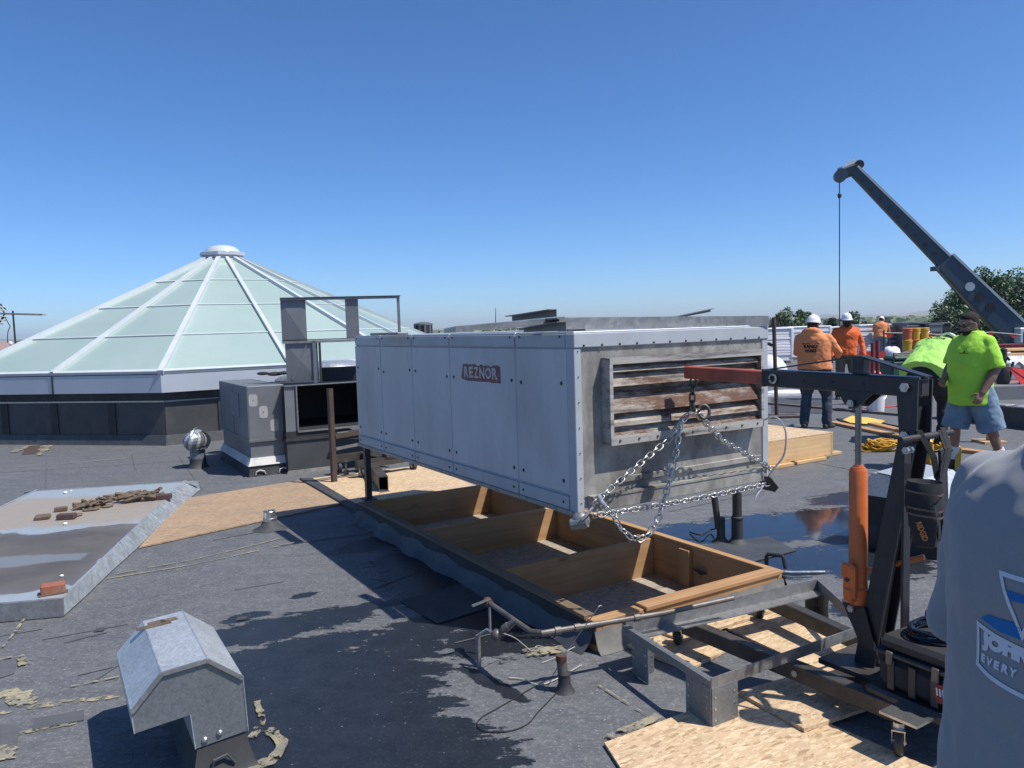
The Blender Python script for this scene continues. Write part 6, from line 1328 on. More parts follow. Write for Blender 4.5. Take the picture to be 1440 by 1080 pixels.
    for x in (-1.0, -.2, .42, 1.1): mb = MB(M); mb.box((x, -.02, .303), (x+.5, .16, .325), bev=.003); obj(mb, 'cap_strip', 'galv_bright', th)
    mb = MB(M); mb.box((-1.0, .16, .303), (2.4, 1.1, .315)); obj(mb, 'cap_sheet', 'galv_dark', th)
    M2 = M @ Matrix.Translation((0, 1.5, 0)); mb = MB(M2); mb.box((-1.2, 0, .36), (2.6, 1.3, .38)); th = thing('osb_platform', 'raised OSB work surface behind the black curb at the right', 'platform', M2); obj(mb, 'top_sheet', 'osb_worn', th)
    for x in (-1.1, 2.4): mb = MB(M2); mb.box((x, .05, 0), (x+.09, 1.25, .359)); obj(mb, 'support', 'lumber_grey_x', th)
    M3 = Matrix.Translation(ground_at(1393, 10.2)); mb = MB(M3); mb.box((-.02, -.045, 0), (.02, .045, .78)); mb.box((-.15, -.15, 0), (.15, .15, .03)); one(mb, 'stake', 'lumber_pale_z', 'upright pale wooden stake just right of the bearded man', 'stake', M3)
    wire('cable', 'wire_black', 'black cable running along the roof past the boards', [G(1225, 590, .01), G(1250, 597, .012), G(1285, 604, .012), G(1320, 612, .012)], .012)
    wire('cable', 'wire_black', 'black cable lying on the open roof at the far right', [G(1385, 655, .01), G(1405, 648, .012), G(1430, 645, .012), G(1450, 640, .012)], .01)
    wire('hose', 'red_plastic', 'red hose lying on the roof behind the white bucket', [G(1205, 574, .012), G(1235, 573, .012), G(1262, 571, .012), G(1290, 574, .012)], .02)
    # yellow level and foot things
    a = A(1346, 665, 8.4); b_ = A(1349, 628, 8.5); mb = MB(); mb.bar(Vector((a.x, a.y, .0)), b_, .05, .03); one(mb, 'spirit_level', 'yellow_plastic', 'yellow spirit level standing upright beside the bearded man', 'level', Vector((a.x, a.y, 0)))
    p = G(1325, 660)+Vector((-.1, .3, 0)); M = Matrix.Translation(p); mb = MB(M); mb.box((-.13, -.1, 0), (.13, .1, .30), bev=.03); mb.box((-.1, -.07, .3), (.1, .07, .36), bev=.02); one(mb, 'tool_case', 'yellow_plastic', 'small yellow tool case behind the hoist handle straps', 'tool case', M)
clutter()
# ------------------------------------------------------------------ crane boom beyond the roof
def crane():
    t = A(1199, 240, 44); b_ = A(1432, 476, 42); d = (b_-t); L = d.length; d.normalize(); up = Vector((0, 0, 1)); sd = d.cross(up).normalized(); nz = sd.cross(d).normalized(); 
    if nz.z < 0: nz = -nz
    M = Matrix.Translation(Vector((b_.x+2.4, b_.y-.9, -6))); th = thing('mobile_crane', 'dark grey telescopic crane boom rising beyond the roof edge', 'crane', M)
    def sect(f0, f1, h0, h1, w_, name, mat='crane_grey'):
        mb = MB(); rings = []
        for f, h in ((f0, h0), (f1, h1)):
            c = t+d*(L*f); rings.append([c-sd*w_/2-nz*h*.42, c-sd*w_/2+nz*h/2, c+sd*w_/2+nz*h/2, c+sd*w_/2-nz*h*.42, c+sd*w_*.3-nz*h/2, c-sd*w_*.3-nz*h/2])
        mb.loop(rings); o = obj(mb, name, mat, th, ang=20)
        mb = MB(); c0, c1 = t+d*(L*f0), t+d*(L*f1); mb.bar(c0+nz*(h0/2+.05), c1+nz*(h1/2+.05), w_+.10, .12, nz); obj(mb, 'lit_edge_flange', 'crane_light', o); return o  # flange coloured pale to paint the sunlit line along the boom's upper edge
    s1 = sect(0, .57, .46, .74, .56, 'boom_section'); s2 = sect(.55, 1.16, .98, 1.46, .78, 'base_boom')
    for k in range(9):
        c = t+d*(L*(.06+.055*k)); mb = MB(); hh = .36; s_ = sd if (sd.dot(-c) > 0) else -sd; mb.lathe([(.10, -.01), (.10, .015)], 10, Matrix.Translation(c+s_*.31-nz*.05) @ s_.to_track_quat('Z', 'Y').to_matrix().to_4x4()); obj(mb, 'lightening_hole', 'duct_dark', s1)
    for f, m in ((.70, 'crane_light'), (.76, 'duct_dark'), (.82, 'duct_dark')):
        c = t+d*(L*f); s_ = sd if (sd.dot(-c) > 0) else -sd; mb = MB(); mb.lathe([(.24, -.01), (.24, .03), (.17, .03)], 14, Matrix.Translation(c+s_*.4) @ s_.to_track_quat('Z', 'Y').to_matrix().to_4x4()); obj(mb, 'lightening_hole', m, s2)
    # head
    h0 = A(1182, 247, 44); mb = MB(); mb.bar(t+nz*.2, h0+Vector((0, 0, .1)), .55, .55, nz); mb.tube([h0-sd*.35, h0+sd*.35], .34, 14); obj(mb, 'boom_head', 'crane_grey', th)
    mb = MB(); mb.bar(t+nz*.45-d*.2, h0+nz*.3, .6, .06, nz); obj(mb, 'head_cover', 'crane_light', th); mb = MB(); mb.tube([t+nz*.4-sd*.3, t+nz*.4+sd*.3], .25, 12); obj(mb, 'sheave', 'duct_dark', th)
    mb = MB(); a = A(1180.5, 254, 44); e = Vector((a.x, a.y, -3)); mb.tube([a, e], .028, 6); c_ = obj(mb, 'hoist_line', 'dark_steel', th)
    mb = MB(); mb.blob(A(1180.5, 275, 44), .11, .11, .16); obj(mb, 'line_weight', 'dark_steel', th); mb = MB(); mb.lathe([(.3, -3.4), (.35, -3.0), (.1, -2.8)], 12, Matrix.Translation(Vector((e.x, e.y, 0)))); obj(mb, 'hook_block', 'dark_red', th)
    mb = MB(); a = A(1316, 378, 42.4); b2 = A(1350, 417, 41.6); mb.tube([a, b2, A(1370, 440, 41.4)], .05, 6); obj(mb, 'hose_line', 'dark_steel', th)
    mb = MB(); c0 = t+d*(L*.558)-nz*.46; mb.box((-.16, -.38, -.10), (.14, .38, .14), Matrix.Translation(c0)); obj(mb, 'section_collar', 'crane_grey', th)
    mb = MB(); c0 = t+d*(L*.6)-nz*.6; lo = Vector((M.translation.x-1, M.translation.y-.5, -3.6)); mb.tube([t+d*(L*1.02)-nz*.8, lo], .22, 12); obj(mb, 'luffing_ram', 'crane_light', th)
    X = Matrix.Translation(M.translation)
    mb = MB(X); mb.box((-3.2, -1.3, 1.0), (6.2, 1.3, 1.9), bev=.1); obj(mb, 'carrier', 'crane_grey', th); mb = MB(X); mb.box((-1.6, -1.2, 1.95), (2.6, 1.2, 4.0), bev=.2); obj(mb, 'turret', 'crane_grey', th); mb = MB(X); mb.box((-2.8, -1.2, 1.9), (-1.7, .0, 3.6), bev=.15); obj(mb, 'cab', 'crane_light', th)
    for x in (-2.4, -.9, 3.2, 4.7):
        for y_ in (-1.25, 1.0): mb = MB(X); mb.lathe([(.4, -.16), (.52, -.14), (.54, 0), (.52, .14), (.4, .16)], 18, Matrix.Translation((x, y_+.12, .54)) @ Matrix.Rotation(R(90), 4, 'X')); obj(mb, 'wheel', 'rubber_black', th)
    # grey end plate seen beside the foot
    mb = MB(); c = A(1440, 470, 41.5); mb.box((-.4, -.3, -.45), (.5, .3, .35), Matrix.Translation(c), bev=.04); obj(mb, 'foot_casting', 'crane_light', th)
crane()
# ------------------------------------------------------------------ trees
def leaf_mat(name, a, b2, c):
    m, t, b = newmat(name); g = NG(t); v = g.coord(); n = g.noise(v, .55, 4, .6); oi = g.n('ShaderNodeNewGeometry'); r = oi.outputs['Random Per Island']
    col = g.ramp(g.math('MULTIPLY_ADD', r, .55, g.math('MULTIPLY', n, .5)), [(.2, a), (.5, b2), (.85, c)]); g.l(jitter(g, col, .12), b.inputs['Base Color']); b.inputs['Roughness'].default_value = .55
    b.inputs['Transmission Weight'].default_value = 0; b.inputs['Subsurface Weight'].default_value = 0
leaf_mat('leaf_green', (.045, .085, .038), (.085, .145, .062), (.135, .205, .095)); leaf_mat('leaf_olive', (.055, .082, .048), (.092, .128, .073), (.145, .18, .108)); leaf_mat('leaf_dry', (.06, .06, .045), (.09, .09, .065), (.13, .12, .09))
def tree(base, H_, cr, label, mat='leaf_green', n=2600, seed=1, leaf=.26, group=None, elong=1.0, lobes=14):
    rnd = random.Random(seed); M = Matrix.Translation(base); th = thing('tree', label, 'tree', M, group)
    mb = MB(M); mb.tube([(0, 0, -.1), (.1, 0, H_*.25), (.05, .1, H_*.5), (-.1, 0, H_*.8)], [H_*.028, H_*.022, H_*.015, H_*.004], 9); cents = []
    for k in range(lobes):
        a = rnd.uniform(0, 6.28); f = (k+.5)/lobes; z = H_*(.30+.64*f); rad = cr*(1.0-.75*abs(f-.35))*rnd.uniform(.25, .85)
        c = Vector((rad*math.cos(a), rad*math.sin(a), z)); cents.append((c, cr*rnd.uniform(.30, .52)*(1-.4*f)))
        s = Vector((.05, .05, H_*(.18+.5*f))); mb.tube([s, s.lerp(c, .5)+Vector((0, 0, .2)), c], [H_*.009, H_*.006, H_*.002], 5)
    obj(mb, 'trunk', 'trunk_bark', th); V = []; F = []
    for i in range(n):
        c, r = rnd.choice(cents); d = Vector((rnd.gauss(0, 1), rnd.gauss(0, 1), rnd.gauss(0, 1)*elong)).normalized(); p = c+d*r*(rnd.random()**.45)+Vector((0, 0, rnd.gauss(0, .05)*r))
        q = Vector((rnd.gauss(0, 1), rnd.gauss(0, 1), rnd.gauss(0, .7)+.3)).normalized(); x = q.orthogonal().normalized(); x.rotate(Quaternion(q, rnd.uniform(0, 6.28))); y = q.cross(x); s = leaf*rnd.uniform(.5, 1.25)
        b0 = len(V); V += [p-x*s*.5, p+y*s*.33, p+x*s*.5, p-y*s*.33]; F.append((b0, b0+1, b0+2, b0+3))
    me = bpy.data.meshes.new('crown'); me.from_pydata(V, [], F); me.materials.append(MATS[mat]); link_mesh('crown', me, th)
    return th
def trees():
    def at_(u, y): p = A(u, 470, y); p.z = -6; return p
    g = 'trees beyond the crane at the right edge'
    for k, (u, vt, y, cr, lb, m, n) in enumerate(((1345, 392, 62, 3.4, 'slender green tree left of the crane boom foot', 'leaf_green', 4200), (1378, 383, 66, 3.6, 'tall green tree right behind the crane boom', 'leaf_green', 4600), (1414, 376, 64, 4.2, 'tallest green tree at the right picture edge', 'leaf_green', 5600), (1452, 385, 60, 4.2, 'green tree cut off by the right picture edge', 'leaf_olive', 4200), (1332, 432, 58, 2.9, 'lower bushy green tree behind the bearded man', 'leaf_olive', 3400), (1392, 430, 56, 3.2, 'bushy green tree below the crane boom', 'leaf_green', 3600), (1300, 450, 66, 2.4, 'low green tree left of the bearded man', 'leaf_olive', 1800))):
        p = at_(u, y); tree(p, A(u, vt, y).z+6, cr, lb, m, int(n*2.3), 40+k, .24, g, 1.15, 26)
    g = 'small trees on the skyline beside the white helmets'
    for k, (u, vt, y, cr, lb, m) in enumerate(((1100, 437, 95, 2.6, 'small round tree on the skyline left of the faded hoodie', 'leaf_olive'), (1118, 433, 98, 3.4, 'largest skyline tree just left of the white helmet', 'leaf_green'), (1136, 432, 104, 2.6, 'thin skyline tree partly behind the nearer white helmet', 'leaf_green'), (1166, 444, 110, 2.4, 'low skyline tree between the two white helmets', 'leaf_olive'), (1200, 437, 100, 2.8, 'skyline tree right of the second white helmet', 'leaf_green'), (1224, 452, 110, 3.0, 'low wide skyline tree behind the far orange worker', 'leaf_olive'))):
        p = at_(u, y); tree(p, A(u, vt, y).z+6, cr, lb, m, 3200, 70+k, .32, g, 1.0, 14)
    # far wood that reads as one dark band
    rnd = random.Random(77); V = []; F = []
    for i in range(4200):
        x = rnd.uniform(-420, 620); y = rnd.uniform(300, 1500); hh = rnd.uniform(3, 7)+(1.5 if rnd.random() < .1 else 0); w_ = rnd.uniform(4, 12); p = Vector((x*(y/500), y, -6)); b0 = len(V); k = 7
        for j in range(3):
            for q in range(k): a = 6.283*q/k; r = w_*(1, .9, .35)[j]*rnd.uniform(.7, 1.1); V.append(p+Vector((r*math.cos(a), r*math.sin(a), (0, hh*.55, hh)[j]*rnd.uniform(.85, 1.1))))
        for j in range(2):
            for q in range(k): F.append((b0+j*k+q, b0+j*k+(q+1) % k, b0+(j+1)*k+(q+1) % k, b0+(j+1)*k+q))
        F.append(tuple(b0+2*k+q for q in range(k)))
    me = bpy.data.meshes.new('far_wood'); me.from_pydata(V, [], F); me.materials.append(MATS['leaf_olive']); o = link_mesh('far_wood', me); setp(o, 'hazy dark band of distant trees along the horizon', 'trees', None, 'stuff')
trees()
# ------------------------------------------------------------------ low buildings beyond, left and right
def far_house(u0, u1, v, y, mat, label, roofm='roof_pink', gable=False, h=None):
    a = A(u0, v, y); b_ = A(u1, v, y); top = a.z; p = Vector(((a.x+b_.x)/2, y, -6)); w_ = abs(b_.x-a.x); M = Matrix.Translation(p); dp = max(6, w_*.6)
    th = thing('low_building', label, 'building', M); hh = top+6
    mb = MB(M); mb.box((-w_/2, 0, 0), (w_/2, dp, hh-(1.0 if gable else .25))); obj(mb, 'wall', mat, th)
    mb = MB(M)
    if gable: mb.loop([[(-w_/2-.4, -.5, hh-1.1), (-w_/2-.4, dp/2, hh), (-w_/2-.4, dp+.5, hh-1.1)], [(w_/2+.4, -.5, hh-1.1), (w_/2+.4, dp/2, hh), (w_/2+.4, dp+.5, hh-1.1)]])
    else: mb.box((-w_/2-.2, -.2, hh-.24), (w_/2+.2, dp+.2, hh))
    obj(mb, 'roof', roofm, th)
    for k in range(max(1, int(w_/4))):
        x = -w_/2+2+k*4; mb = MB(M); mb.box((x-.6, -.03, hh*.45), (x+.6, .02, hh*.45+1.2)); obj(mb, 'window', 'lens_black', th)
far_house(-60, 42, 484, 75, 'tan_block', 'low building with a pinkish roof beyond the skylight at left', gable=True)
for u0, u1, v, y, m, lb in ((1082, 1098, 457, 150, 'tan_block', 'small tan house below the leftmost skyline trees'), (1150, 1172, 459, 170, 'grey_block', 'small grey house between the two white helmets'), (1212, 1232, 456, 160, 'tan_block', 'small tan house left of the far orange worker'), (1262, 1280, 455, 180, 'roof_pink', 'small pinkish house on the skyline right of the far worker'), (1285, 1300, 453, 140, 'tan_block', 'pale house on the skyline behind the yellow buckets'), (1308, 1322, 452, 150, 'grey_block', 'grey house on the skyline left of the bearded man')):
    far_house(u0, u1, v, y, m, lb, 'grey_block')
def left_things():
    y = 40; p = A(22, 487, y); top = A(18, 437, y); th = thing('tv_antenna', 'old television antenna on a thin mast at the left edge', 'antenna', Vector((p.x, p.y, 0)))
    mb = MB(); mb.tube([Vector((p.x, p.y, 0)), p, top], .045, 8); obj(mb, 'mast', 'dark_steel', th)
    a = A(-18, 440.5, y+.3); b_ = A(59, 442.5, y-.2); mb = MB(); mb.bar(a, b_, .09, .09); bo = obj(mb, 'boom', 'galv_dull', th)
    for k in range(9):
        q = a.lerp(b_, .02+.118*k); L = .9-.07*k; mb = MB(); mb.tube([q+Vector((-.1, -L, 0)), q+Vector((.1, L, 0))], .02, 5); obj(mb, 'element', 'galv_dull', bo)
    for (u, v, u2, v2) in ((0, 431, 7, 441), (7, 441, 0, 452), (0, 428, 9, 436), (-2, 455, 6, 446)): mb = MB(); mb.tube([A(u, v, y), A(u2, v2, y)], .035, 5); obj(mb, 'reflector_rod', 'dark_steel', bo)
    for v, r in ((427, 3), (431.5, 8), (436, 12), (445, 12), (450, 8), (455, 4)): mb = MB(); mb.tube([A(-5, v, y-.3), A(r, v+.6, y)], .025, 5); obj(mb, 'reflector_rod', 'galv_dull', bo)
    wire('cable', 'dark_steel', 'sagging cable hanging from the television antenna', [A(7, 446, y), A(12, 455, y), A(14, 459, y), A(11, 468, y), A(10.5, 482, y)], .02)
    M = Matrix.Translation(A(15, 483, 60)); mb = MB(M); mb.blob((0, 0, 0), .13, .13, .16, 10, 8); mb.tube([(0, 0, -.1), (0, 0, -7.6)], .05, 6); one(mb, 'globe_lamp', 'white_plastic', 'small white globe lamp beyond the roof at far left', 'lamp', M)
    y = 26; a = A(582, 470, y); b_ = A(609, 470, y); M = Matrix.Translation(Vector(((a.x+b_.x)/2, y, 0))); top = A(595, 455, y).z; th = thing('roof_ventilator', 'dark faceted roof ventilator seen above the far end of the unit', 'ventilator', M); r = (b_.x-a.x)/2
    mb = MB(M); mb.lathe([(r*.8, 0), (r*.8, top-.5), (r*.95, top-.45), (r*.95, top-.06)], 10); obj(mb, 'drum', 'duct_dark', th); mb = MB(M); mb.lathe([(r, top-.06), (r, top), (r*.3, top+.06)], 10); obj(mb, 'cap', 'duct_grey', th)
    for k in range(10): mb = MB(M); mb.box((r*.93, -.03, top-.45), (r*.97, .03, top-.06), Matrix.Rotation(2*math.pi*k/10, 4, 'Z')); obj(mb, 'louver_strip', 'duct_grey', th)
    y = 90; a = A(697, 455, y); b_ = A(697, 433, y); mb = MB(); mb.tube([Vector((a.x, a.y, -6)), a, b_], [.12, .06, .03], 6); mb.lathe([(.2, -6), (.2, -5.7)], 8, Matrix.Translation((a.x, a.y, 0))); one(mb, 'radio_mast', 'dark_steel', 'thin radio mast on the skyline above the unit', 'mast', Vector((a.x, a.y, -6)))
    y = 400; a = A(1317, 432, y); mb = MB(); mb.tube([Vector((a.x, a.y, -6)), a], [.6, .25], 5); mb.lathe([(1, -6), (1, -5)], 6, Matrix.Translation((a.x, a.y, 0))); one(mb, 'radio_mast', 'crane_light', 'faint lattice mast on the far skyline left of the trees', 'mast', Vector((a.x, a.y, -6)))
    p = G(66, 872); mb = MB(); 
left_things()
# ------------------------------------------------------------------ people
TEXC = bpy.data.textures.new('cloth_folds', 'CLOUDS'); TEXC.noise_scale = .16; TEXC.noise_depth = 2
TEXF = bpy.data.textures.new('fine_folds', 'CLOUDS'); TEXF.noise_scale = .07; TEXF.noise_depth = 1
def remeshed(mb, vox, smooth=4, disp=(), fac=.5):
    me = bpy.data.meshes.new('tmp'); me.from_pydata(mb.v, [], mb.f)
    bm = bmesh.new(); bm.from_mesh(me); bmesh.ops.recalc_face_normals(bm, faces=bm.faces); bm.to_mesh(me); bm.free()
    o = bpy.data.objects.new('tmp', me); COL.objects.link(o)
    m = o.modifiers.new('r', 'REMESH'); m.mode = 'VOXEL'; m.voxel_size = vox; m.use_smooth_shade = True
    if smooth: s = o.modifiers.new('s', 'SMOOTH'); s.factor = fac; s.iterations = smooth
    for tex, st in disp:
        d = o.modifiers.new('d', 'DISPLACE'); d.texture = tex; d.strength = st; d.mid_level = .5; d.texture_coords = 'LOCAL'
    dg = bpy.context.evaluated_depsgraph_get(); dg.update(); out = bpy.data.meshes.new_from_object(o.evaluated_get(dg))
    bpy.data.objects.remove(o); bpy.data.meshes.remove(me); return out
def put(me, name, mats, parent):
    me.name = name; me.materials.clear()
    for m in (mats if isinstance(mats, (list, tuple)) else [mats]): me.materials.append(MATS[m])
    me.polygons.foreach_set('use_smooth', [True]*len(me.polygons)); return link_mesh(name, me, parent)
def sect(mb, secs, n=18, e=1.0):                          # secs: (centre, side vec, forward vec, a, b)
    rings = []
    for c, s, f, a, b_ in secs:
        rings.append([c+s*(a*math.copysign(abs(math.cos(t))**e, math.cos(t)))+f*(b_*math.copysign(abs(math.sin(t))**e, math.sin(t))) for t in (2*math.pi*k/n for k in range(n))])
    mb.loop(rings)
def limb(mb, pts, rs, n=14, ball=True):
    P = [Vector(p) for p in pts]; mb.tube(P, rs, n)
    if ball:
        for p, r in zip(P, rs): mb.blob(p, r, r, r, 12, 8)
def hand(mb, wr, d, palm, up, s=1.0, curl=.5):
    """d: direction of the fingers, palm: palm normal, up: direction of the thumb side; five separate bent fingers"""
    d = d.normalized(); up = (up-d*up.dot(d)).normalized(); pn = d.cross(up).normalized()
    if pn.dot(palm) < 0: pn = -pn
    secs = []
    for t, a, b_ in ((-.01, .024, .018), (.02, .032, .017), (.055, .040, .016), (.085, .041, .014), (.095, .036, .010)): secs.append((wr+d*(t*s), up, pn, a*s, b_*s))
    sect(mb, secs, 14, .8)
    for k, (off, L, r) in enumerate(((.030, .068, .0088), (.010, .078, .0092), (-.011, .072, .0088), (-.030, .056, .0078))):
        p = wr+d*(.078*s)+up*(off*s); pts = [p]; ang = 0
        for j, f in enumerate((.45, .3, .25)):
            ang += curl*(.35, .75, .55)[j]; v = d*math.cos(ang)+pn*math.sin(ang); p = p+v*(L*f*s); pts.append(p)
        limb(mb, pts, [r*s, r*s*.96, r*s*.88, r*s*.72], 8)
    p = wr+d*.02*s+up*.03*s; v1 = (d*.55+up*.75+pn*.35).normalized(); v2 = (d*.85+up*.3+pn*.4).normalized()
    limb(mb, [p-up*.012*s, p+v1*.034*s, p+v1*.034*s+v2*.03*s, p+v1*.034*s+v2*.052*s], [.014*s, .0115*s, .010*s, .008*s], 8)
def person(label, loc, rz, sp):
    M = Matrix.Translation(Vector(loc)) @ Matrix.Rotation(rz, 4, 'Z') @ Matrix.Scale(sp.get('scale', 1.0), 4)
    th = thing('person', label, 'person', M, sp.get('group'))
    vx = sp.get('vox', .012); bk = sp.get('bulk', 1.0); belly = sp.get('belly', 0.0); bend = sp.get('bend', 0.0)
    Pv = Vector(sp.get('pelvis', (0, 0, .93))); X = Vector((1, 0, 0)); Z = Vector((0, math.sin(bend), math.cos(bend))); Y = Vector((0, math.cos(bend), -math.sin(bend)))
    tw = Matrix.Rotation(sp.get('twist', 0), 3, 'Z'); lean = sp.get('lean', 0.0)
    def T(x, y, z): return Pv+X*(x+lean*z)+Y*y+Z*z                     # torso frame
    def D(v): return X*v[0]+Y*v[1]+Z*v[2]
    body = MB(); shirt = MB(); pants = MB()
    tors = [(-.06, .165, .115, 0), (.02, .172, .125, .0), (.12, .165, .118, belly*.6), (.24, .170, .122, belly), (.36, .190, .128, belly*.4), (.44, .195, .125, 0), (.505, .155, .098, -.01), (.55, .09, .075, -.012)]
    sect(body, [(T(0, f*.5, z), X, Y, a*.9*bk, b_*.9*bk+max(f, 0)*.4) for z, a, b_, f in tors])
    loose = sp.get('loose', 1.08); low = sp.get('hem', -.08)
    ts = [(low, .188, .140, belly*.5), (low+.05, .188, .140, belly*.6), (.12, .182, .135, belly*.8), (.24, .184, .136, belly), (.36, .198, .138, belly*.5), (.44, .200, .130, 0), (.505, .162, .106, -.01), (.555, .105, .082, -.012), (.585, .082, .075, -.012)]
    sect(shirt, [(T(0, f*.45, z), X, Y, a*bk*loose, b_*bk*loose+max(f, 0)*.55) for z, a, b_, f in ts], 22, .92)
    # head and neck
    hy, hp, hr = sp.get('head', (0, 0, 0)); nb = T(0, -.005, .55); 
    HM = Matrix.Translation(T(*sp.get('headpos', (0, .03, .655)))) @ (Matrix.Rotation(hy, 4, 'Z') @ Matrix.Rotation(-bend*sp.get('headfollow', .4)-hp, 4, 'X') @ Matrix.Rotation(hr, 4, 'Y'))
    hpt = HM.translation
    limb(body, [nb-Z*.04, nb.lerp(hpt, .6)-Y*.01], [.066, .058], 14)
    hb = MB(HM)
    rings = []
    for z, a, b_, f in ((-.115, .022, .02, .062), (-.105, .043, .045, .045), (-.08, .055, .066, .024), (-.045, .064, .082, .010), (-.01, .070, .090, .004), (.03, .0745, .096, -.002), (.07, .072, .094, -.006), (.10, .057, .076, -.01), (.12, .032, .045, -.012), (.127, .008, .012, -.012)):
        rings.append([(a*math.cos(t), f+b_*math.sin(t), z) for t in (2*math.pi*k/18 for k in range(18))])
    hb.loop(rings)
    hb.tube([(0, .088, .028), (0, .106, -.004), (0, .112, -.022), (0, .092, -.036)], [.010, .0125, .0165, .010], 8); hb.blob((0, .098, -.028), .019, .014, .010, 10, 6)          # nose
    hb.blob((0, .086, .042), .052, .018, .011, 12, 6); hb.blob((0, .086, -.058), .026, .012, .007, 10, 6); hb.blob((0, .084, -.069), .022, .012, .008, 10, 6); hb.blob((0, .075, -.098), .024, .02, .014, 10, 6)
    for s in (-1, 1):
        hb.blob((s*.072, -.012, -.005), .010, .022, .034, 8, 8); hb.blob((s*.042, .068, -.02), .022, .018, .016, 8, 6); hb.blob((s*.03, .082, .018), .015, .010, .010, 8, 6)
    body.v += []; b0 = len(body.v); body.v += hb.v; body.f += [[i+b0 for i in f] for f in hb.f]; body.mi += hb.mi
    # arms
    slv = sp.get('sleeve', 'long'); 
    for s, k in ((-1, 'L'), (1, 'R')):
        e, w_ = sp['arms'][k]; sh = T(s*.185*bk, -.005, .465); el = T(*e); wr = T(*w_); ab = sp.get('armbulk', 1.0)
        limb(body, [sh, sh.lerp(el, .5), el, el.lerp(wr, .35), wr], [.050*ab, .047*ab, .040*ab, .042*ab, .028*ab], 14)
        limb(shirt, [T(s*.11*bk, 0, .488), sh], [.066, .070], 14)
        if slv == 'long': limb(shirt, [sh, sh.lerp(el, .5), el, el.lerp(wr, .45), el.lerp(wr, .92)], [.070, .066, .060, .056, .043], 14)
        else: sr = sp.get('sleever', .076); limb(shirt, [sh, sh.lerp(el, .45), sh.lerp(el, sp.get('sleevelen', .8))], [.074, sr, sr*1.04], 16, False); shirt.blob(sh, .074, .074, .074)
        hd = D(sp.get('hands', {}).get(k, ((wr-el).normalized()))) if k in sp.get('hands', {}) else (wr-el).normalized()
        hand(body, wr, hd, D(sp.get('palm', {}).get(k, (-s*1.0, 0, 0))), D(sp.get('thumb', {}).get(k, (0, 1, .1))), sp.get('handscale', 1.0), sp.get('curl', .6))
    # legs
    shoes = []
    for s, k in ((-1, 'L'), (1, 'R')):
        kn, an, toe = [Vector(q) for q in sp['legs'][k]]; hip = Pv+X*(s*.092*bk)-Vector((0, 0, .02))
        limb(body, [hip, hip.lerp(kn, .5), kn, kn.lerp(an, .3), kn.lerp(an, .6), an], [.082, .072, .052, .054, .044, .036], 14)
        td = Vector((toe.x, toe.y, 0)).normalized(); sdv = Vector((td.y, -td.x, 0))
        body.blob(an-Vector((0, 0, .03)), .035, .035, .04)
        lb = sp.get('legloose', 1.0)
        if sp.get('bottom', 'long') == 'long': limb(pants, [hip, hip.lerp(kn, .5), kn, kn.lerp(an, .5), an+Vector((0, 0, .015))], [.104*bk, .092*bk*lb, .074*lb, .068*lb, .066*lb], 16, True)
        else: limb(pants, [hip, hip.lerp(kn, .5), hip.lerp(kn, 1.06)], [.118*bk, .122*bk*lb, .122*bk*lb], 18, False); pants.blob(hip, .118*bk, .118*bk, .118*bk)
        sh_ = MB(); f0 = Vector((an.x, an.y, 0)); zz = Vector((0, 0, 1)); z0 = an.z-.085
        sect(sh_, [(f0+zz*(z0+h)+td*y, sdv, zz, a, b_) for y, h, a, b_ in ((-.085, .035, .022, .028), (-.07, .04, .036, .038), (-.02, .05, .041, .05), (.05, .042, .046, .042), (.12, .033, .050, .033), (.17, .026, .042, .025), (.195, .022, .022, .017))], 16, .8)
        limb(sh_, [an-zz*.04, an+zz*(.01)], [.046, .05], 14); shoes.append(sh_)
        if sp.get('socks'):
            q = MB(); limb(q, [an-zz*.01, an+zz*.05, an+(kn-an)*.42], [.043, .046, .056], 16, False); qm = q
            q2 = MB(M); q2.v = [M @ p for p in q.v]; q2.f = q.f; q2.mi = q.mi; obj(q2, 'sock', sp['socks'], th, ang=60)
    sect(pants, [(Pv+Vector((0, 0, z)), X, Vector((0, 1, 0)), a*bk, b_*bk) for z, a, b_ in ((-.10, .15, .11), (-.04, .178, .135), (.03, .180, .138), (.09, .175, .132), (.11, .165, .122))], 20)
    put(remeshed(body, sp.get('bvox', vx*.75), 2), 'body', sp.get('skin', 'skin_tan'), th)
    if sp.get('hood'):
        rings = []
        for k in range(9):
            t = math.pi*k/8; c = T(.088*math.cos(t)*1.25, -.05-.055*math.sin(t), .555+.015*math.sin(t)); rings.append(c)
        limb(shirt, rings, [.03, .045, .055, .06, .062, .06, .055, .045, .03], 10)
        sect(shirt, [(T(0, -.125, .40), X, Y, .03, .02), (T(0, -.135, .44), X, Y, .09, .035), (T(0, -.115, .52), X, Y, .115, .055), (T(0, -.085, .58), X, Y, .10, .05)], 14)
    sm = put(remeshed(shirt, vx, sp.get('ssm', 5), sp.get('folds', ((TEXC, .035), (TEXF, .012)))), 'shirt', sp['top'], th)
    put(remeshed(pants, vx, 4, ((TEXC, .03), (TEXF, .014))), 'shorts' if sp.get('bottom') == 'shorts' else 'trousers', sp['pants'], th)
    for q in shoes: put(remeshed(q, .01, 2), 'shoe', sp.get('shoes', 'shoe_dark'), th)
    # hair, hat, glasses
    H = MB(M @ HM)
    if sp.get('hair', True):
        rings = []
        for z, a, b_, f in ((-.03, .072, .070, -.034), (.0, .0765, .078, -.028), (.04, .079, .082, -.026), (.075, .077, .094, -.014), (.105, .062, .083, -.010), (.128, .035, .05, -.012), (.135, .008, .012, -.012)): rings.append([(a*math.cos(t), f+b_*math.sin(t), z) for t in (2*math.pi*k/18 for k in range(18))])
        H.loop(rings); obj(H, 'hair', 'hair_black', th, ang=60)
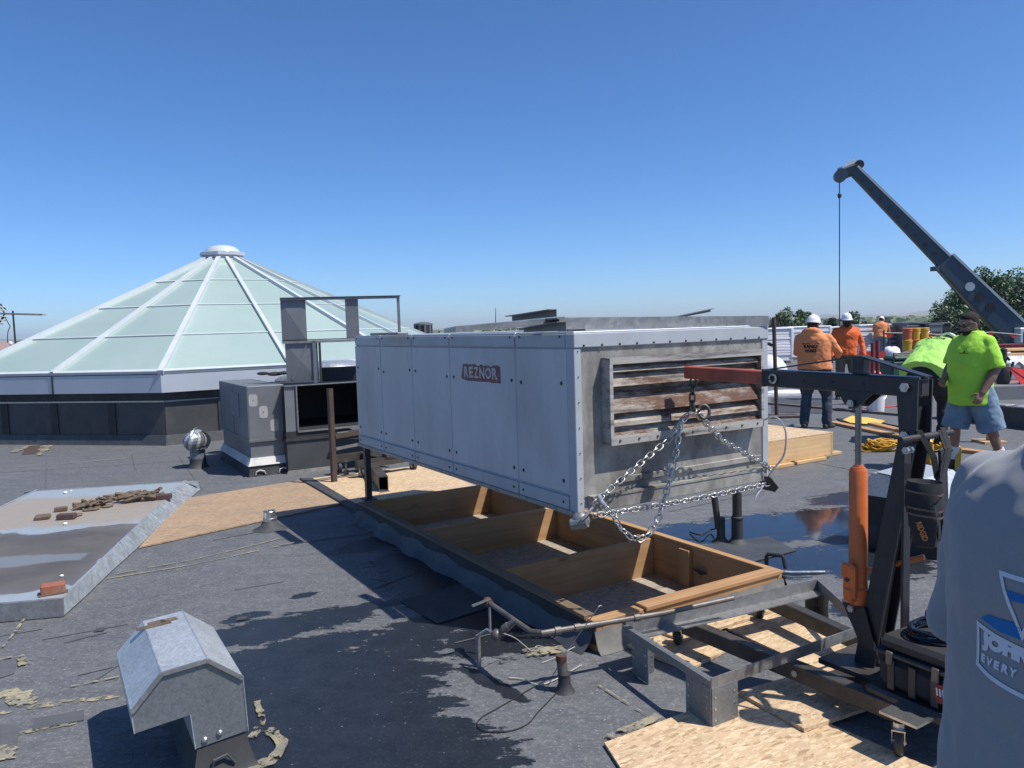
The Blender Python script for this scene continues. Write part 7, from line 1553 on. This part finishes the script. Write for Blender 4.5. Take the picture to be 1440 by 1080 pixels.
    if sp.get('beard'):
        B = MB(M @ HM); rings = []
        for z, a, b_, f in ((-.125, .028, .026, .062), (-.11, .050, .050, .045), (-.085, .0605, .070, .026), (-.06, .064, .079, .018), (-.052, .0635, .079, .0165)): rings.append([(a*math.cos(t), f+b_*math.sin(t), z) for t in (2*math.pi*k/18 for k in range(18))])
        B.loop(rings); B.tube([(-.028, .094, -.056), (0, .106, -.046), (.028, .094, -.056)], .007, 6); obj(B, 'beard', 'hair_black', th, ang=60)
    if sp.get('glasses'):
        Gm = MB(M @ HM)
        for s in (-1, 1): Gm.blob((s*.033, .093, .016), .030, .012, .019, 12, 8); Gm.tube([(s*.058, .085, .022), (s*.076, .03, .022), (s*.078, -.02, .012)], .0035, 6)
        Gm.tube([(-.01, .104, .02), (.01, .104, .02)], .004, 6); obj(Gm, 'sunglasses', 'lens_black', th, ang=60)
    if sp.get('gaiter'):
        Gm = MB(M @ HM); rings = []
        for z, a, b_, f in ((-.19, .085, .09, .0), (-.13, .066, .075, .012), (-.10, .058, .068, .03), (-.06, .067, .086, .014), (-.02, .0735, .097, .006), (-.012, .073, .096, .005)): rings.append([(a*math.cos(t), f+b_*math.sin(t)*1.03, z) for t in (2*math.pi*k/18 for k in range(18))])
        Gm.loop(rings, caps=False); obj(Gm, 'neck_gaiter', sp['gaiter'], th, ang=60)
    if sp.get('hat'):
        Hm = MB(M @ HM); b0 = .045; rings = []
        for z, a, b_ in ((b0, .118, .142), (b0+.006, .117, .140), (b0+.008, .098, .118), (b0+.045, .096, .115), (b0+.085, .082, .10), (b0+.115, .055, .068), (b0+.128, .02, .026), (b0+.130, .004, .004)): rings.append([(a*math.cos(t), b_*math.sin(t)+(.012 if (z < b0+.007 and math.sin(t) > 0) else 0), z) for t in (2*math.pi*k/28 for k in range(28))])
        Hm.loop(rings); h = obj(Hm, 'hard_hat', 'hat_white', th, ang=40)
        Hm = MB(M @ HM); Hm.tube([(0, -.112, b0+.03), (0, -.08, b0+.10), (0, 0, b0+.132), (0, .08, b0+.10), (0, .112, b0+.03)], .010, 8); obj(Hm, 'hat_ridge', 'hat_white', h)
        if sp['hat'] == 'brim':
            Hm = MB(M @ HM); Hm.loop([[((a)*math.cos(t), (a+.01)*math.sin(t), b0+z-.02*abs(math.cos(t))**2) for t in (2*math.pi*k/28 for k in range(28))] for a, z in ((.10, .002), (.19, -.008), (.19, -.012), (.10, -.004))], caps=False); obj(Hm, 'sun_brim', 'black_cloth', h, ang=60)
    return th, M, T, D, sm, HM
def print_on(th, shirt, origin, xdir, ydir, items, depth=.3, off=.003, maxe=.02):
    """lay flat print (list of (verts, faces, material, name)) on a garment by projecting along the print's normal; points in the person's local frame"""
    bm = bmesh.new(); bm.from_mesh(shirt.data); bvh = BVHTree.FromBMesh(bm); bm.free(); x = Vector(xdir).normalized(); n = x.cross(Vector(ydir)).normalized(); y = n.cross(x); o = Vector(origin)
    for vs, fs, mat, name in items:
        b = bmesh.new(); V = [b.verts.new((v[0], v[1], 0)) for v in vs]; b.verts.ensure_lookup_table()
        for f in fs:
            try: b.faces.new([V[i] for i in f])
            except ValueError: pass
        bmesh.ops.triangulate(b, faces=b.faces[:])
        for it in range(5):
            es = [e for e in b.edges if e.calc_length() > maxe]
            if not es: break
            bmesh.ops.subdivide_edges(b, edges=es, cuts=1); bmesh.ops.triangulate(b, faces=[f for f in b.faces if len(f.verts) > 3])
        for v in b.verts:
            p = o+x*v.co.x+y*v.co.y; h = bvh.ray_cast(p+n*depth, -n, depth*2.2)
            v.co = (h[0]+n*off) if h[0] is not None else p
        me = bpy.data.meshes.new(name); b.to_mesh(me); b.free(); me.materials.append(MATS[mat]); ob = link_mesh(name, me, shirt)
def letters(s, x, y, w_, h_, mat, name='print', bold=.004, spacing=1.0):
    vs, fs = text_mesh(s, .1, 0, bold, spacing); vs = fit_text(vs, w_, h_); return ([(v.x+x, v.y+y) for v in vs], fs, mat, name)
def poly(pts, mat, name='print'): return (pts, [list(range(len(pts)))], mat, name)
def frame_poly(outer, t, mat):
    c = (sum(p[0] for p in outer)/len(outer), sum(p[1] for p in outer)/len(outer)); inner = []
    n = len(outer); area = sum(outer[i][0]*outer[(i+1) % n][1]-outer[(i+1) % n][0]*outer[i][1] for i in range(n)); sg = 1 if area > 0 else -1
    for i in range(n):
        p, a, b_ = Vector(outer[i]), Vector(outer[i-1]), Vector(outer[(i+1) % n]); d1 = (p-a).normalized(); d2 = (b_-p).normalized(); n1 = Vector((-d1.y, d1.x))*sg; n2 = Vector((-d2.y, d2.x))*sg; m = (n1+n2).normalized(); inner.append(tuple(p+m*(t/max(m.dot(n1), .3))))
    return (list(outer)+inner, [[i, (i+1) % n, n+(i+1) % n, n+i] for i in range(n)], mat, 'print')
LEGS = {'L': ((-.11, .02, .50), (-.12, -.02, .085), (-.1, 1, 0)), 'R': ((.11, .02, .50), (.12, -.02, .085), (.1, 1, 0))}
def people():
    # 1 faded orange hoodie, seen from behind
    p = G(1146, 602)
    th, M, T, D, sm, HM = person('man in a faded orange hoodie and white hard hat seen from behind', (p.x, p.y, 0), R(-38), dict(scale=1.0, bulk=1.22, loose=1.12, hem=-.02, hood=True, skin='skin_dark', top='orange_faded', pants='denim_dark', hat='plain', head=(R(-12), R(6), 0), folds=((TEXC, .034), (TEXF, .012)),
        arms={'L': ((-.30, .10, .24), (-.16, .34, .20)), 'R': ((.33, .10, .25), (.24, .38, .18))}, curl=.9, lean=-.06, bend=.05,
        legs={'L': ((-.13, .03, .50), (-.15, -.05, .085), (-.2, 1, 0)), 'R': ((.15, .10, .50), (.17, .04, .085), (.25, 1, 0))}, legloose=1.12))
    vs = []
    items = [letters('RAND', -.10, .045, .20, .062, 'ink_black', bold=.006), letters('WORKS', -.085, -.02, .17, .052, 'ink_black', bold=.006), poly([(-.125, .118), (.13, .118), (.13, .126), (-.125, .126)], 'ink_black'), poly([(-.13, .108), (-.10, .108), (-.10, .116), (-.13, .116)], 'ink_black'), poly([(.10, .106), (.135, .106), (.135, .114), (.10, .114)], 'ink_black')]
    print_on(th, sm, T(-.0, -.18, .26), (1, 0, 0), (0, 0, 1), items)
    # 2 bright orange sweatshirt facing the camera
    p = A(1190, 530, 16.2); 
    person('man in a bright orange sweatshirt and wide brimmed hard hat facing the camera', (p.x, p.y, 0), R(170), dict(scale=1.02, bulk=1.08, loose=1.1, hem=-.04, skin='skin_dark', top='orange_bright', pants='khaki', hat='brim', gaiter='black_cloth', glasses=True, head=(R(-6), R(8), 0),
        arms={'L': ((-.30, .02, .20), (-.31, .12, -.05)), 'R': ((.30, .02, .20), (.31, .12, -.05))}, legs={'L': ((-.12, .06, .50), (-.15, .06, .085), (-.3, 1, 0)), 'R': ((.12, .0, .50), (.14, -.08, .085), (.3, 1, 0))}))
    # 3 far orange worker seen from behind
    p = A(1238, 500, 31.0)
    person('distant worker in an orange shirt, jeans and white hard hat bending forward', (p.x, p.y, 0), R(-35), dict(scale=1.0, bulk=1.2, loose=1.08, skin='skin_tan', top='orange_faded', pants='denim', hat='plain', vox=.016, bend=.32, pelvis=(0, -.08, .92), head=(R(-15), R(30), 0),
        arms={'L': ((-.27, .16, .28), (-.16, .36, .14)), 'R': ((.28, .14, .26), (.25, .30, .03))}, legs={'L': ((-.14, -.02, .50), (-.18, -.16, .085), (-.2, 1, 0)), 'R': ((.16, .22, .50), (.20, .26, .085), (.2, 1, 0))}))
    # 4 bearded man in hi-vis
    p = G(1366, 662); p = Vector((p.x, p.y, 0))
    th, M, T, D, sm, HM = person('bearded man in a bright lime T-shirt and denim shorts looking down', p, R(104), dict(scale=1.0, bulk=1.08, belly=.075, loose=1.14, hem=-.20, sleeve='short', skin='skin_tan', top='hivis', pants='denim', bottom='shorts', beard=True, glasses=True, socks='white_cloth', vox=.0105, armbulk=1.15, legloose=1.02,
        head=(R(-6), R(16), 0), headpos=(0, .045, .65), sleevelen=1.0, sleever=.082, arms={'L': ((-.275, -.03, .19), (-.26, .13, -.06)), 'R': ((.24, .06, .21), (.14, .24, .06))}, curl=.9, thumb={'L': (.5, .7, .5)},
        legs={'L': ((-.15, -.10, .48), (-.17, -.24, .085), (-.3, 1, 0)), 'R': ((.14, .08, .49), (.16, .08, .085), (.2, 1, 0))}, folds=((TEXC, .024), (TEXF, .008))))
    print_on(th, sm, T(-.085, .2, .35), (-1, 0, 0), (0, 0, 1), [poly([(-.05, 0), (.05, 0), (.05, .006), (-.05, .006)], 'ink_black'), poly([(-.012, .01), (.012, .01), (.004, .03), (-.006, .026)], 'ink_black')])
    # 5 bending man in pale hi-vis
    p = A(1312, 560, 10.4); p.z = 0
    th, M, T, D, sm, HM = person('man in a pale lime shirt bending far over behind the hoist', p, R(-52), dict(scale=1.04, bulk=1.42, loose=1.14, hem=-.13, sleeve='short', skin='skin_tan', top='hivis_pale', pants='black_cloth', hat='plain', bend=1.02, pelvis=(0, -.18, .93), headfollow=.8, head=(0, R(20), 0), vox=.012, folds=((TEXC, .032), (TEXF, .016)),
        arms={'L': ((-.30, .22, .42), (-.22, .46, .44)), 'R': ((.30, .22, .42), (.22, .46, .44))}, legs={'L': ((-.13, -.02, .50), (-.15, -.12, .085), (-.1, 1, 0)), 'R': ((.13, .02, .50), (.15, -.10, .085), (.1, 1, 0))}))
    print_on(th, sm, T(0, -.2, .40), (1, 0, 0), tuple(D((0, 0, 1))), [letters('LEVEL B', -.13, .045, .25, .04, 'ink_black'), letters('ARCHIE', -.12, -.012, .24, .04, 'ink_black')])
    # 6 foreground man in grey, mostly out of the frame
    p = Vector((.966, 1.25, -.03))
    th, M, T, D, sm, HM = person('man in a grey printed T-shirt close to the camera, cut off by the right edge', p, R(-75), dict(scale=1.0, sleevelen=1.0, sleever=.076, bend=.05, pelvis=(0, -.03, .935), headpos=(0, .17, .56), bulk=1.16, loose=1.14, hem=-.12, sleeve='short', skin='skin_light', top='heather_grey', pants='denim_dark', vox=.0075, bvox=.0075, ssm=14, head=(R(-10), R(10), 0),
        arms={'L': ((-.245, .0, .17), (-.20, .24, .12)), 'R': ((.275, .04, .18), (.14, .26, .16))}, legs=LEGS, folds=((TEXC, .022), (TEXF, .007))))
    W = .0; g1, b1 = 'ink_grey', 'ink_blue'
    wav = lambda x: .012*math.sin(x*26)
    n = 24; top = [(-.135+.29*k/n, .055+.0*wav(k)-.02*math.sin(math.pi*k/n)) for k in range(n+1)]; bot = [(.155-.29*k/n, -.06-.022*math.sin(math.pi*(n-k)/n)) for k in range(n+1)]
    KX, KY = .56, .66
    items = [frame_poly(top+bot, .011, g1), letters('JOHNNY', -.115, -.014, .25, .050, g1, bold=.009), letters('EVERY', -.115, -.044, .125, .021, g1, bold=.006, spacing=1.5),
             poly([(-.118, .066), (-.09, .083), (.01, .09), (.025, .053), (-.05, .05)], b1), frame_poly([(-.055, .205), (.02, .05), (.105, .205)][::-1], .011, g1), poly([(-.02, .165), (.07, .165), (.05, .148), (-.008, .142)], b1)]
    items = [([(v[0]*KX, v[1]*KY) for v in vs], fs, m_, nm) for vs, fs, m_, nm in items]
    print_on(th, sm, T(.002, -.2, .24), (1, 0, 0), tuple(D((0, 0, 1))), items, maxe=.009, off=.002)
def heather():
    m, t, b = newmat('heather_grey'); g = NG(t); v = g.coord(); n = g.noise(v, 700, 2, .7); n2 = g.noise(g.coord((900, 900, 120)), 1, 2); n3 = g.noise(v, 5, 4)
    col = g.mix(g.ramp(n, [(.3, 0.), (.7, 1.)]), (.235, .24, .25), (.285, .29, .295)); col = g.mix(g.math('MULTIPLY', g.ramp(n2, [(.4, 0.), (.7, 1.)]), .25), col, (.34, .34, .345)); g.l(col, b.inputs['Base Color']); b.inputs['Roughness'].default_value = .95
    b.inputs['Sheen Weight'].default_value = .25; b.inputs['Specular IOR Level'].default_value = .15; g.bump(g.math('MULTIPLY_ADD', n3, 2.0, n), b, .25, .002)
heather(); people()
